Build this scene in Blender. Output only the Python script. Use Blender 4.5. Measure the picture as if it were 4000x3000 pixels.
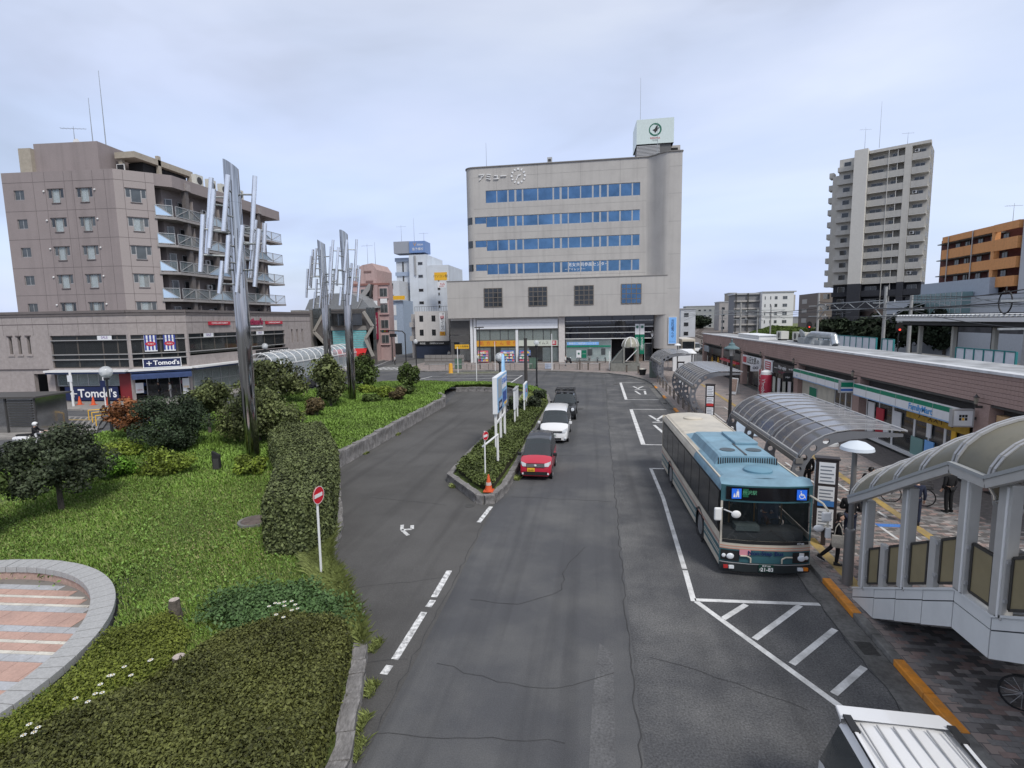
import bpy, bmesh, math, random
import numpy as np
from mathutils import Vector, Matrix
from math import radians, sin, cos, pi, sqrt, atan2

SC = bpy.context.scene
COL = SC.collection
for _o in list(bpy.data.objects):
    bpy.data.objects.remove(_o)

# ------------------------------------------------------------------ camera
def set_camera():
    cam = bpy.data.cameras.new('camera')
    cam.sensor_width = 36.0
    cam.lens = 18.716
    cam.clip_start = 0.1
    cam.clip_end = 6000
    o = bpy.data.objects.new('camera', cam)
    COL.objects.link(o)
    p, r, y = radians(6.82), radians(1.0), radians(8.95)
    f = Vector((-sin(y)*cos(p), cos(y)*cos(p), -sin(p)))
    rt = Vector((cos(y), sin(y), 0))
    up = rt.cross(f)
    R = rt*cos(r) - up*sin(r)
    U = up*cos(r) + rt*sin(r)
    m = Matrix(((R.x, U.x, -f.x, 0), (R.y, U.y, -f.y, 0), (R.z, U.z, -f.z, 7.4), (0, 0, 0, 1)))
    o.matrix_world = m
    SC.camera = o
set_camera()

# ------------------------------------------------------------------ sky and sun
SUN_EL, SUN_AZ = radians(50), radians(142)      # azimuth clockwise from +Y
def set_world():
    w = bpy.data.worlds.new('World')
    SC.world = w
    w.use_nodes = True
    nt = w.node_tree
    nt.nodes.clear()
    N, L = nt.nodes.new, nt.links.new
    out = N('ShaderNodeOutputWorld')
    bg = N('ShaderNodeBackground'); bg.inputs['Strength'].default_value = 0.108
    sky = N('ShaderNodeTexSky'); sky.sky_type = 'NISHITA'; sky.sun_disc = False
    sky.sun_elevation = SUN_EL; sky.sun_rotation = SUN_AZ
    sky.air_density = 1.4; sky.dust_density = 1.2; sky.ozone_density = 1.2
    tc = N('ShaderNodeTexCoord')
    mp = N('ShaderNodeMapping'); mp.inputs['Scale'].default_value = (0.9, 1.5, 3.6)
    mp.inputs['Rotation'].default_value = (0, 0, radians(25))
    L(tc.outputs['Generated'], mp.inputs['Vector'])
    n1 = N('ShaderNodeTexNoise'); n1.inputs['Scale'].default_value = 1.15; n1.inputs['Detail'].default_value = 5; n1.inputs['Roughness'].default_value = 0.5
    n1.inputs['Distortion'].default_value = 0.35
    L(mp.outputs[0], n1.inputs['Vector'])
    # tone of the cloud sheet: pale lavender white to slate
    cr = N('ShaderNodeValToRGB')
    e = cr.color_ramp.elements
    e[0].position = 0.3; e[0].color = (2.35, 2.7, 3.6, 1)
    e[1].position = 0.7; e[1].color = (4.25, 4.8, 6.2, 1)
    e.new(0.52).color = (3.5, 4.1, 5.75, 1)
    L(n1.outputs['Fac'], cr.inputs['Fac'])
    n2 = N('ShaderNodeTexNoise'); n2.inputs['Scale'].default_value = 2.1; n2.inputs['Detail'].default_value = 6
    L(mp.outputs[0], n2.inputs['Vector'])
    mr = N('ShaderNodeMapRange'); mr.inputs['From Min'].default_value = 0.38; mr.inputs['From Max'].default_value = 0.62
    mr.inputs['To Min'].default_value = 0.78; mr.inputs['To Max'].default_value = 0.95
    L(n2.outputs['Fac'], mr.inputs['Value'])
    mx = N('ShaderNodeMix'); mx.data_type = 'RGBA'
    L(mr.outputs[0], mx.inputs['Factor']); L(sky.outputs[0], mx.inputs[6]); L(cr.outputs[0], mx.inputs[7])
    # the sheet turns greyer and whiter overhead, bluer toward the horizon
    sp = N('ShaderNodeSeparateXYZ'); L(tc.outputs['Generated'], sp.inputs[0])
    el = N('ShaderNodeMapRange'); el.inputs['From Min'].default_value = 0.12; el.inputs['From Max'].default_value = 0.75; el.interpolation_type = 'SMOOTHSTEP'
    L(sp.outputs['Z'], el.inputs['Value'])
    bw = N('ShaderNodeHueSaturation'); bw.inputs['Saturation'].default_value = 0.4; bw.inputs['Value'].default_value = 0.84
    L(mx.outputs[2], bw.inputs['Color'])
    m2 = N('ShaderNodeMix'); m2.data_type = 'RGBA'
    L(el.outputs[0], m2.inputs['Factor']); L(mx.outputs[2], m2.inputs[6]); L(bw.outputs[0], m2.inputs[7])
    L(m2.outputs[2], bg.inputs['Color'])
    L(bg.outputs[0], out.inputs['Surface'])
set_world()
def set_sun():
    l = bpy.data.lights.new('sun', 'SUN'); l.energy = 1.5; l.angle = radians(14); l.color = (1.0, 0.965, 0.91)
    o = bpy.data.objects.new('sun', l); COL.objects.link(o)
    d = Vector((sin(SUN_AZ)*cos(SUN_EL), cos(SUN_AZ)*cos(SUN_EL), sin(SUN_EL)))
    o.rotation_euler = d.to_track_quat('Z', 'Y').to_euler()
    o.location = (20, -20, 60)
set_sun()
SC.view_settings.view_transform = 'Standard'
SC.view_settings.look = 'None'
SC.view_settings.gamma = 1
SC.view_settings.exposure = 0.74
SC.view_settings.use_curve_mapping = False
SC.render.engine = 'CYCLES'
SC.cycles.max_bounces = 6; SC.cycles.diffuse_bounces = 2; SC.cycles.glossy_bounces = 3
SC.cycles.transmission_bounces = 5; SC.cycles.transparent_max_bounces = 12
SC.cycles.use_denoising = True

# ------------------------------------------------------------------ materials
MATS = {}
def mat(name, col, rough=0.75, metal=0.0, var=0.0, vs=3.0, bump=0.0, bs=40.0, alpha=1.0, trans=0.0, emit=0.0, dirt=None, ds=0.6, coord='Object', spec=0.5, attr=None, stretch=None, coat=0.0, ior=1.45, streak=0.0, sax=(1.7,1.7,0.07)):
    """procedural surface: base colour with noise variation (var), blotches of a dirt colour, fine relief"""
    if name in MATS: return MATS[name]
    m = bpy.data.materials.new(name); m.use_nodes = True
    nt = m.node_tree; N, L = nt.nodes.new, nt.links.new
    b = nt.nodes['Principled BSDF']
    col = tuple(col) + (1,)
    b.inputs['Base Color'].default_value = col
    b.inputs['Roughness'].default_value = rough
    b.inputs['Metallic'].default_value = metal
    b.inputs['Specular IOR Level'].default_value = spec
    b.inputs['IOR'].default_value = ior
    if coat: b.inputs['Coat Weight'].default_value = coat
    if alpha < 1: b.inputs['Alpha'].default_value = alpha
    if trans: b.inputs['Transmission Weight'].default_value = trans
    if emit:
        b.inputs['Emission Color'].default_value = col; b.inputs['Emission Strength'].default_value = emit
    src = None
    if var or dirt or bump or streak:
        tc = N('ShaderNodeTexCoord'); vec = tc.outputs[coord]
        if stretch:
            mp = N('ShaderNodeMapping'); mp.inputs['Scale'].default_value = stretch
            L(vec, mp.inputs['Vector']); vec = mp.outputs[0]
    def mixc(fac, a, bcol):
        mx = N('ShaderNodeMix'); mx.data_type = 'RGBA'
        L(fac, mx.inputs['Factor'])
        if a is None: mx.inputs[6].default_value = col
        else: L(a, mx.inputs[6])
        mx.inputs[7].default_value = tuple(bcol) + (1,)
        return mx.outputs[2]
    if dirt:
        n = N('ShaderNodeTexNoise'); n.inputs['Scale'].default_value = ds; n.inputs['Detail'].default_value = 6; n.inputs['Roughness'].default_value = 0.6
        L(vec, n.inputs['Vector'])
        mr = N('ShaderNodeMapRange'); mr.inputs['From Min'].default_value = 0.42; mr.inputs['From Max'].default_value = 0.72
        L(n.outputs['Fac'], mr.inputs['Value'])
        src = mixc(mr.outputs[0], src, dirt)
    if streak:
        mp2 = N('ShaderNodeMapping'); mp2.inputs['Scale'].default_value = sax
        L(tc.outputs[coord], mp2.inputs['Vector'])
        n = N('ShaderNodeTexNoise'); n.inputs['Scale'].default_value = 1.0; n.inputs['Detail'].default_value = 5
        L(mp2.outputs[0], n.inputs['Vector'])
        mr = N('ShaderNodeMapRange'); mr.inputs['From Min'].default_value = 0.5; mr.inputs['From Max'].default_value = 0.75
        mr.inputs['To Max'].default_value = streak
        L(n.outputs['Fac'], mr.inputs['Value'])
        src = mixc(mr.outputs[0], src, [c*0.45 for c in col[:3]])
    if var or attr:
        hs = N('ShaderNodeHueSaturation')
        if src is None: hs.inputs['Color'].default_value = col
        else: L(src, hs.inputs['Color'])
        ma = N('ShaderNodeMapRange'); ma.inputs['To Min'].default_value = 1 - var; ma.inputs['To Max'].default_value = 1 + var
        if attr:
            at = N('ShaderNodeAttribute'); at.attribute_name = attr
            L(at.outputs['Fac'], ma.inputs['Value'])
        else:
            n = N('ShaderNodeTexNoise'); n.inputs['Scale'].default_value = vs; n.inputs['Detail'].default_value = 7; n.inputs['Roughness'].default_value = 0.65
            L(vec, n.inputs['Vector']); ma.inputs['From Min'].default_value = 0.3; ma.inputs['From Max'].default_value = 0.7
            L(n.outputs['Fac'], ma.inputs['Value'])
        L(ma.outputs[0], hs.inputs['Value'])
        src = hs.outputs[0]
    if src is not None: L(src, b.inputs['Base Color'])
    if bump:
        n = N('ShaderNodeTexNoise'); n.inputs['Scale'].default_value = bs; n.inputs['Detail'].default_value = 4
        L(vec, n.inputs['Vector'])
        bp = N('ShaderNodeBump'); bp.inputs['Strength'].default_value = bump; bp.inputs['Distance'].default_value = 0.02
        L(n.outputs['Fac'], bp.inputs['Height']); L(bp.outputs[0], b.inputs['Normal'])
    MATS[name] = m
    return m

# ------------------------------------------------------------------ mesh builder
class MB:
    def __init__(s, M=None):
        s.v = []; s.f = []; s.M = M
    def pt(s, p):
        p = Vector(p)
        return tuple(s.M @ p) if s.M is not None else tuple(p)
    def add(s, vs, fs):
        n = len(s.v)
        s.v += [s.pt(p) for p in vs]
        s.f += [tuple(i+n for i in f) for f in fs]
        return s
    def box(s, x0, y0, z0, x1, y1, z1):
        if x1 < x0: x0, x1 = x1, x0
        if y1 < y0: y0, y1 = y1, y0
        if z1 < z0: z0, z1 = z1, z0
        return s.add([(x0,y0,z0),(x1,y0,z0),(x1,y1,z0),(x0,y1,z0),(x0,y0,z1),(x1,y0,z1),(x1,y1,z1),(x0,y1,z1)],
                     [(0,3,2,1),(4,5,6,7),(0,1,5,4),(1,2,6,5),(2,3,7,6),(3,0,4,7)])
    def cb(s, c, d):
        return s.box(c[0]-d[0]/2, c[1]-d[1]/2, c[2]-d[2]/2, c[0]+d[0]/2, c[1]+d[1]/2, c[2]+d[2]/2)
    def poly(s, pts):
        return s.add(pts, [tuple(range(len(pts)))])
    def prism(s, pts, z0, z1):
        "2D outline (ccw) between two heights"
        n = len(pts)
        return s.add([(p[0],p[1],z0) for p in pts] + [(p[0],p[1],z1) for p in pts],
                     [tuple(range(n-1,-1,-1)), tuple(range(n,2*n))] + [(i,(i+1)%n,(i+1)%n+n,i+n) for i in range(n)])
    def ext(s, pts, d):
        "3D outline swept by a vector"
        n = len(pts); d = Vector(d)
        return s.add([Vector(p) for p in pts] + [Vector(p)+d for p in pts],
                     [tuple(range(n-1,-1,-1)), tuple(range(n,2*n))] + [(i,(i+1)%n,(i+1)%n+n,i+n) for i in range(n)])
    def tube(s, a, b, r, r2=None, n=8, cap=True):
        a, b = Vector(a), Vector(b); r2 = r if r2 is None else r2
        d = (b-a)
        if d.length < 1e-6: return s
        q = d.to_track_quat('Z', 'Y')
        vs = []
        for c, rr in ((a, r), (b, r2)):
            for i in range(n):
                t = 2*pi*i/n
                vs.append(c + q @ Vector((rr*cos(t), rr*sin(t), 0)))
        fs = [(i,(i+1)%n,(i+1)%n+n,i+n) for i in range(n)]
        if cap: fs += [tuple(range(n-1,-1,-1)), tuple(range(n,2*n))]
        return s.add(vs, fs)
    def path(s, pts, r, n=6):
        for a, b in zip(pts[:-1], pts[1:]): s.tube(a, b, r, r, n)
        return s
    def bar(s, a, b, w, h, up=(0,0,1)):
        "rectangular bar between two points"
        a, b = Vector(a), Vector(b); d = (b-a).normalized(); u = Vector(up)
        if abs(d.dot(u)) > 0.98: u = Vector((0,1,0))
        x = d.cross(u).normalized(); u = x.cross(d).normalized()
        vs = []
        for c in (a, b):
            for i, j in ((-1,-1),(1,-1),(1,1),(-1,1)): vs.append(c + x*(i*w/2) + u*(j*h/2))
        return s.add(vs, [(0,1,5,4),(1,2,6,5),(2,3,7,6),(3,0,4,7),(3,2,1,0),(4,5,6,7)])
    def lathe(s, prof, c=(0,0,0), n=16, cap=True):
        vs = []; fs = []; c = Vector(c)
        for r, z in prof:
            for i in range(n):
                t = 2*pi*i/n
                vs.append(c + Vector((r*cos(t), r*sin(t), z)))
        for k in range(len(prof)-1):
            for i in range(n):
                fs.append((k*n+i, k*n+(i+1)%n, (k+1)*n+(i+1)%n, (k+1)*n+i))
        if cap and prof[0][0] > 1e-4: fs.append(tuple(range(n-1,-1,-1)))
        if cap and prof[-1][0] > 1e-4: fs.append(tuple(range((len(prof)-1)*n, len(prof)*n)))
        return s.add(vs, fs)
    def ball(s, c, r, n=14, m=8, sq=(1,1,1)):
        vs = []; fs = []; c = Vector(c)
        for k in range(m+1):
            ph = -pi/2 + pi*k/m
            for i in range(n):
                t = 2*pi*i/n
                vs.append(c + Vector((r*sq[0]*cos(ph)*cos(t), r*sq[1]*cos(ph)*sin(t), r*sq[2]*sin(ph))))
        for k in range(m):
            for i in range(n): fs.append((k*n+i, k*n+(i+1)%n, (k+1)*n+(i+1)%n, (k+1)*n+i))
        return s.add(vs, fs)
    def loft(s, rings, closed=True, cap=False):
        n = len(rings[0]); vs = [p for r in rings for p in r]; fs = []
        for k in range(len(rings)-1):
            for i in range(n if closed else n-1):
                fs.append((k*n+i, k*n+(i+1)%n, (k+1)*n+(i+1)%n, (k+1)*n+i))
        if cap: fs += [tuple(range(n-1,-1,-1)), tuple(range((len(rings)-1)*n, len(rings)*n))]
        return s.add(vs, fs)
    def build(s, name, m, parent=None, smooth=False, bevel=0.0, loc=None, rz=None, label=None, kind=None, fix=False):
        me = bpy.data.meshes.new(name)
        me.from_pydata(s.v, [], s.f)
        if m is not None: me.materials.append(m)
        if fix:
            bm = bmesh.new(); bm.from_mesh(me); bmesh.ops.remove_doubles(bm, verts=bm.verts, dist=1e-5); bmesh.ops.recalc_face_normals(bm, faces=bm.faces); bm.to_mesh(me); bm.free()
        if smooth:
            me.shade_smooth()
            me.set_sharp_from_angle(angle=radians(smooth if smooth is not True else 40))
        o = bpy.data.objects.new(name, me)
        COL.objects.link(o)
        if parent is not None: o.parent = parent
        if loc is not None: o.location = loc
        if rz is not None: o.rotation_euler = (0, 0, rz)
        if bevel:
            b = o.modifiers.new('edge', 'BEVEL'); b.width = bevel; b.segments = 2; b.limit_method = 'ANGLE'; b.angle_limit = radians(50)
        if label: o['label'] = label
        if kind: o['kind'] = kind
        return o

def tag(o, label=None, cat=None, group=None, kind=None):
    if label: o['label'] = label
    if cat: o['category'] = cat
    if group: o['group'] = group
    if kind: o['kind'] = kind
    return o
def thing(name, label, cat, loc=(0,0,0), rz=0.0, group=None):
    o = bpy.data.objects.new(name, None); COL.objects.link(o)
    o.empty_display_size = 0.2
    o.location = loc; o.rotation_euler = (0, 0, rz)
    return tag(o, label, cat, group)
def copy_tree(o, parent=None):
    c = o.copy(); COL.objects.link(c)
    if parent is not None: c.parent = parent
    for ch in list(o.children): copy_tree(ch, c)
    return c
def inst(mesh_obj, parent, loc, rz=0.0, scale=None):
    "another object that shares the mesh"
    c = mesh_obj.copy(); COL.objects.link(c); c.parent = parent; c.location = loc; c.rotation_euler = (0,0,rz)
    if scale: c.scale = scale
    return c

# frame: local x along a facade, y into the building, z up
def frame_m(o, rz): return Matrix.Translation(o) @ Matrix.Rotation(rz, 4, 'Z')
FACE_Y = Matrix(((1,0,0,0),(0,0,-1,0),(0,1,0,0),(0,0,0,1)))     # text plane standing up, read from -Y
def txt(s, size, m, parent, loc=(0,0,0), rot=None, ext=0.004, align='CENTER', name='lettering', sx=1.0, bold=0.0, shear=0.0, vert=False, rz=0.0, spacing=1.0):
    "lettering as a mesh; default stands upright in the XZ plane and reads from -Y; local +X is reading direction"
    c = bpy.data.curves.new(name, 'FONT')
    c.body = '\n'.join(s) if vert else s
    if vert: c.space_line = 0.82
    c.size = size; c.extrude = ext; c.align_x = align; c.align_y = 'CENTER'; c.resolution_u = 3; c.offset = bold; c.shear = shear; c.space_character = spacing
    t = bpy.data.objects.new('tmp', c)
    me = bpy.data.meshes.new_from_object(t)
    bpy.data.objects.remove(t); bpy.data.curves.remove(c)
    M = rot if rot is not None else (Matrix.Rotation(rz, 4, 'Z') @ FACE_Y)
    me.transform(Matrix.Translation(loc) @ M @ Matrix.Diagonal((sx,1,1,1)))
    me.name = name
    me.materials.clear(); me.materials.append(m)
    o = bpy.data.objects.new(name, me); COL.objects.link(o); o.parent = parent
    return o

# ------------------------------------------------------------------ scattered foliage (numpy)
def cards(name, P, Nn, size, m, parent=None, rng=None, asp=1.5, var=None, fold=0.25, kind=None):
    "small folded leaf faces at points P with normals Nn"
    n = len(P); rng = rng or np.random.default_rng(1)
    Nn = Nn/np.maximum(np.linalg.norm(Nn, axis=1, keepdims=True), 1e-6)
    T = rng.normal(size=(n,3)); T -= (T*Nn).sum(1, keepdims=True)*Nn
    T /= np.maximum(np.linalg.norm(T, axis=1, keepdims=True), 1e-6)
    B = np.cross(Nn, T)
    sz = np.broadcast_to(np.asarray(size, dtype=float), (n,)) * (0.55+0.9*rng.uniform(0,1,n)**1.6)
    a = (T*(sz*asp/2)[:,None]); b = (B*(sz/2)[:,None]); up = Nn*(sz*fold)[:,None]
    V = np.empty((n,4,3)); V[:,0] = P-a; V[:,1] = P-b+up; V[:,2] = P+a; V[:,3] = P+b+up
    me = bpy.data.meshes.new(name)
    me.vertices.add(4*n); me.vertices.foreach_set('co', V.reshape(-1).astype(np.float32))
    me.loops.add(4*n); me.loops.foreach_set('vertex_index', np.arange(4*n, dtype=np.int32))
    me.polygons.add(n); me.polygons.foreach_set('loop_start', np.arange(0,4*n,4,dtype=np.int32))
    me.polygons.foreach_set('loop_total', np.full(n,4,dtype=np.int32))
    me.update()
    at = me.attributes.new('var', 'FLOAT', 'POINT')
    v = rng.uniform(0,1,n) if var is None else np.clip(var,0,1)
    at.data.foreach_set('value', np.repeat(v,4).astype(np.float32))
    me.materials.append(m)
    o = bpy.data.objects.new(name, me); COL.objects.link(o)
    if parent is not None: o.parent = parent
    if kind: o['kind'] = kind
    return o
def crown(name, blobs, n, size, m, parent=None, seed=1, asp=1.6, shell=0.55, spread=0.9):
    rng = np.random.default_rng(seed)
    bl = np.array(blobs, dtype=float)
    w = (bl[:,3]*bl[:,4]+bl[:,4]*bl[:,5]+bl[:,3]*bl[:,5]); w /= w.sum()
    k = rng.choice(len(bl), n, p=w)
    d = rng.normal(size=(n,3)); d /= np.linalg.norm(d, axis=1, keepdims=True)
    rad = shell + (1.05-shell)*rng.uniform(0,1,n)**0.6
    P = bl[k,:3] + d*bl[k,3:6]*rad[:,None]
    Nn = d*0.8 + rng.normal(size=(n,3))*spread*0.6 + np.array([0,0,0.35])
    v = 0.5 + 0.22*rng.normal(size=n) + 0.25*rng.normal(size=len(bl))[k]
    return cards(name, P, Nn, size, m, parent, rng, asp, v)
def clump_blobs(c, r, k, seed, lo=0.28, hi=0.45, flat=1.0):
    "k small lobes packed inside an ellipsoid, for an uneven outline"
    rng = np.random.default_rng(seed); out = []
    for i in range(k):
        d = rng.normal(size=3); d /= np.linalg.norm(d); q = rng.uniform(0.35,1)**0.5
        s = rng.uniform(lo, hi)
        p = np.array(c) + d*np.array(r)*q*(1-s*0.75)
        out.append((p[0],p[1],p[2], r[0]*s, r[1]*s, r[2]*s*flat))
    out.append((c[0],c[1],c[2], r[0]*0.6, r[1]*0.6, r[2]*0.6))
    return out
def in_poly(x, y, poly):
    c = np.zeros(len(x), bool); n = len(poly)
    for i in range(n):
        x0,y0 = poly[i]; x1,y1 = poly[(i+1)%n]
        if y0 == y1: continue
        k = ((y0 > y) != (y1 > y)) & (x < (x1-x0)*(y-y0)/(y1-y0)+x0)
        c ^= k
    return c
def scatter(poly, n, rng):
    a = np.array(poly); lo = a.min(0); hi = a.max(0); X = []; got = 0
    while got < n:
        p = rng.uniform(lo, hi, (n,2)); p = p[in_poly(p[:,0], p[:,1], poly)]
        X.append(p); got += len(p)
    return np.concatenate(X)[:n]
# ================================================================== setting
random.seed(7)
M_ASPH  = mat('asphalt_main', (0.076,0.0775,0.083), 0.9, var=0.22, vs=38, bump=0.5, bs=70, dirt=(0.125,0.124,0.122), ds=0.35, streak=.55, sax=(1.6,.05,1))
M_ASPHB = mat('asphalt_coarse', (0.075,0.076,0.080), 0.9, var=0.55, vs=26, bump=0.8, bs=45, dirt=(0.15,0.148,0.145), ds=0.45, streak=.5, sax=(1.4,.06,1))
M_ASPHT = mat('asphalt_old', (0.094,0.091,0.088), 0.92, var=0.25, vs=30, bump=0.6, bs=60, dirt=(0.062,0.06,0.058), ds=0.3, streak=.6, sax=(1.3,.07,1))
M_CONC  = mat('kerb_concrete', (0.2,0.195,0.185), 0.9, var=0.3, vs=6, bump=0.4, bs=30, dirt=(0.09,0.087,0.08), ds=1.4)
M_GUTT  = mat('gutter_concrete', (0.15,0.148,0.142), 0.9, var=0.3, vs=9, bump=0.4, bs=50, dirt=(0.08,0.078,0.074), ds=1.1)
M_ORNG  = mat('kerb_orange_paint', (0.72,0.27,0.03), 0.7, var=0.15, vs=8, dirt=(0.42,0.2,0.06), ds=3)
M_WHITE = mat('road_paint', (0.68,0.68,0.67), 0.75, var=0.12, vs=14, dirt=(0.38,0.38,0.37), ds=2.2)
M_WORN  = mat('road_paint_worn', (0.7,0.7,0.69), 0.8, var=0.1, vs=12, dirt=(0.09,0.09,0.09), ds=7.5)
M_YELL  = mat('tactile_yellow', (0.42,0.29,0.09), 0.85, var=0.25, vs=8, dirt=(0.2,0.17,0.12), ds=2)
M_CRACK = mat('crack_dark', (0.05,0.05,0.051), 0.95, var=.4, vs=2)
M_JOINT = mat('paver_joint', (0.07,0.065,0.06), 0.95, var=0.2)
M_SOIL  = mat('lawn_soil', (0.07,0.105,0.022), 0.95, var=0.55, vs=2.2, bump=0.6, bs=12, dirt=(0.1,0.12,0.03), ds=0.7)
M_TOWN  = mat('far_ground', (0.13,0.13,0.125), 0.95, var=0.2, vs=0.05)

def sheet(name, pts, z, m, kind='structure', parent=None):
    b = MB(); b.poly([(x,y,z) for x,y in pts])
    return b.build(name, m, parent, kind=kind)
sheet('ground', [(-2500,-600),(2500,-600),(2500,4000),(-2500,4000)], -0.05, M_TOWN)
sheet('road', [(-75,-8),(-13.0,-8),(-4.0,-8),(0.75,-8),(0.95,40),(1.2,60),(1.3,76.5),(-36,77.2),(-36,150),(-75,150)], 0.0, M_ASPH)
sheet('bus_lane', [(0.75,-8),(6.4,-8),(6.4,61),(6.05,64.6),(4.45,69.3),(1.7,72.7),(1.3,76.5),(1.2,60),(0.95,40)], 0.0, M_ASPHB)
TAXI = [(-9.5,18),(-8.2,14.6),(-5.8,11.7),(-4.6,9),(-4.1,7.4),(-3.9,4),(-3.9,13.5),(-4.02,20.7),(-6.7,23.2),(-6.78,50.5),(-9.0,54.3),(-14.5,54.5),(-13.1,45),(-13.1,24.2)]
sheet('taxi_lane', TAXI, 0.004, M_ASPHT)
sheet('car_park', [(6.4,66),(40,60),(46,260),(20,260),(16,84),(7,84)], 0.0, M_ASPH)

def ribbon(pts, w, z, b):
    for a, c in zip(pts[:-1], pts[1:]):
        a, c = Vector((a[0],a[1],z)), Vector((c[0],c[1],z)); d = (c-a).normalized(); n = Vector((-d.y,d.x,0))*(w/2)
        b.add([a-n, c-n, c+n, a+n], [(0,1,2,3)])
def mark(name, segs, w, m=M_WHITE, z=0.0045):
    for s in segs:
        b = MB(); ribbon(s, w, z, b)
        o = b.build(name, m, kind='structure')
# bus bay outline, hatched zone, bays beyond
mark('bus_bay_line', [[(2.72,26.45),(2.78,22),(2.62,15.6)],[(2.62,15.5),(2.56,13.74)],[(2.72,26.4),(4.4,26.45)],
   [(2.6,13.82),(5.72,13.98)],[(2.62,13.74),(4.72,9.95)],[(4.72,9.95),(5.35,8.9)],
   [(3.12,12.98),(3.86,13.74)],[(3.64,12.2),(5.2,13.86)],[(4.16,11.36),(5.62,12.85)],[(4.64,10.5),(5.62,11.45)]], 0.145)
for y0,y1 in ((31.5,44.0),(49.3,62.5)):
    mark('bus_bay_line', [[(2.8,y0),(2.9,y1)]], 0.26)
    mark('bus_bay_line', [[(2.8,y0),(6.0,y0+.05)],[(2.9,y1),(6.05,y1)]], 0.14)
    q = y0-49.3
    mark('road_lettering', [[(4.1,59.1+q),(4.55,56.7+q)],[(4.45,57.3+q),(5.15,59.1+q)],[(4.05,56.3+q),(5.2,56.4+q)],[(4.05,55.3+q),(4.35,52.8+q)],[(5.0,55.4+q),(4.85,52.8+q)]], 0.2)
mark('road_lettering', [[(-7.0,17.95),(-6.85,17.5),(-6.45,17.05)],[(-6.62,17.95),(-6.5,17.6),(-6.85,17.5)]], 0.13, M_WORN, 0.0085)
mark('lane_line', [[(-4.12,20.2),(-4.25,18.5)],[(-4.3,14.65),(-4.3,13.1)],[(-4.28,12.95),(-4.3,12.6)],[(-4.33,12.35),(-4.37,10.4)],[(-4.4,10.2),(-4.42,9.9)]], 0.17, M_WORN, 0.0085)
mark('parking_line', [[(-22,69.75),(-9.8,70.8)],[(-22,66.2),(-9.9,67.25)],[(-21.5,62.4),(-9.95,63.6)],[(-16,59.6),(-9.9,59.9)],[(-9.75,70.9),(-10.05,58.4)],[(-22,69.8),(-23.2,60)]], 0.16)
mark('crossing_bar', [[(-34.6+i*.9,84.0),(-34.6+i*.9,79.5)] for i in range(5)], 0.45, M_WORN)
mark('edge_line', [[(-30,78),(-24.5,92)],[(-36,80),(-40,100)],[(-41,36.3),(-33.2,28.2)],[(-33.2,28.2),(-33,50)]], 0.15, M_WORN)
# cracks and patch seams in the asphalt
def crack(pts, w, z, m=M_CRACK, seed=0):
    r = random.Random(seed); q = [pts[0]]
    for a, c in zip(pts[:-1], pts[1:]):
        n = max(2, int(math.dist(a,c)/0.3))
        for i in range(1, n+1):
            t = i/n; q.append((a[0]+(c[0]-a[0])*t + r.uniform(-.05,.05), a[1]+(c[1]-a[1])*t + r.uniform(-.05,.05)))
    b = MB(); ribbon(q, w, z, b); b.build('crack', m, kind='structure')
for i, (p, w) in enumerate([([(-9.2,13.8),(-7,13.2),(-4.3,14.2)],.012),([(-3.3,13.1),(-2.0,13.0),(-.9,13.9),(-.9,15.2),(-.3,16.8)],.014),([(-3.4,10.4),(-2,10.0),(-.8,9.9),(.4,10.6)],.012),
        ([(-5.0,10.2),(-4.1,10.5)],.02),([(-3.5,21.5),(0.7,21.3)],.015),([(1.2,11.2),(2.5,10.7),(4,10.0)],.012),([(-3.4,28.5),(1,28.6)],.02),([(-9.5,20.8),(-6,20.2)],.02),([(-4,8.3),(-.5,8.6)],.012),
        ([(.75,-2),(.78,13.5),(.83,20.4),(.95,40),(1.15,60)],.022),([(-3.95,6),(-3.98,10),(-4.0,13.7),(-4.05,18.4)],.02),([(5.7,8),(5.69,13.9),(5.72,30),(5.72,55)],.018)]):
    crack(p, w, 0.009, seed=i)
for x, y, r in ((-9.9,17.2,.32),(-5.0,20.2,.2),(-1.3,44,.33),(2.3,61,.35)):
    MB().lathe([(0.0,0.013),(r,0.013),(r,0.002)], (x,y,0.002), 20).build('manhole_cover', mat('iron_cover',(0.06,0.058,0.055),.7,var=.3,vs=20), kind='structure')
sheet('repair_patch', [(-.1,8.0),(.35,8.0),(.4,11.2),(.1,11.6),(-.05,9.8)], 0.0032, mat('patch_light',(0.115,0.115,0.117),.9,var=.35,vs=20,dirt=(0.08,0.08,0.083),ds=1.6))

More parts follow.
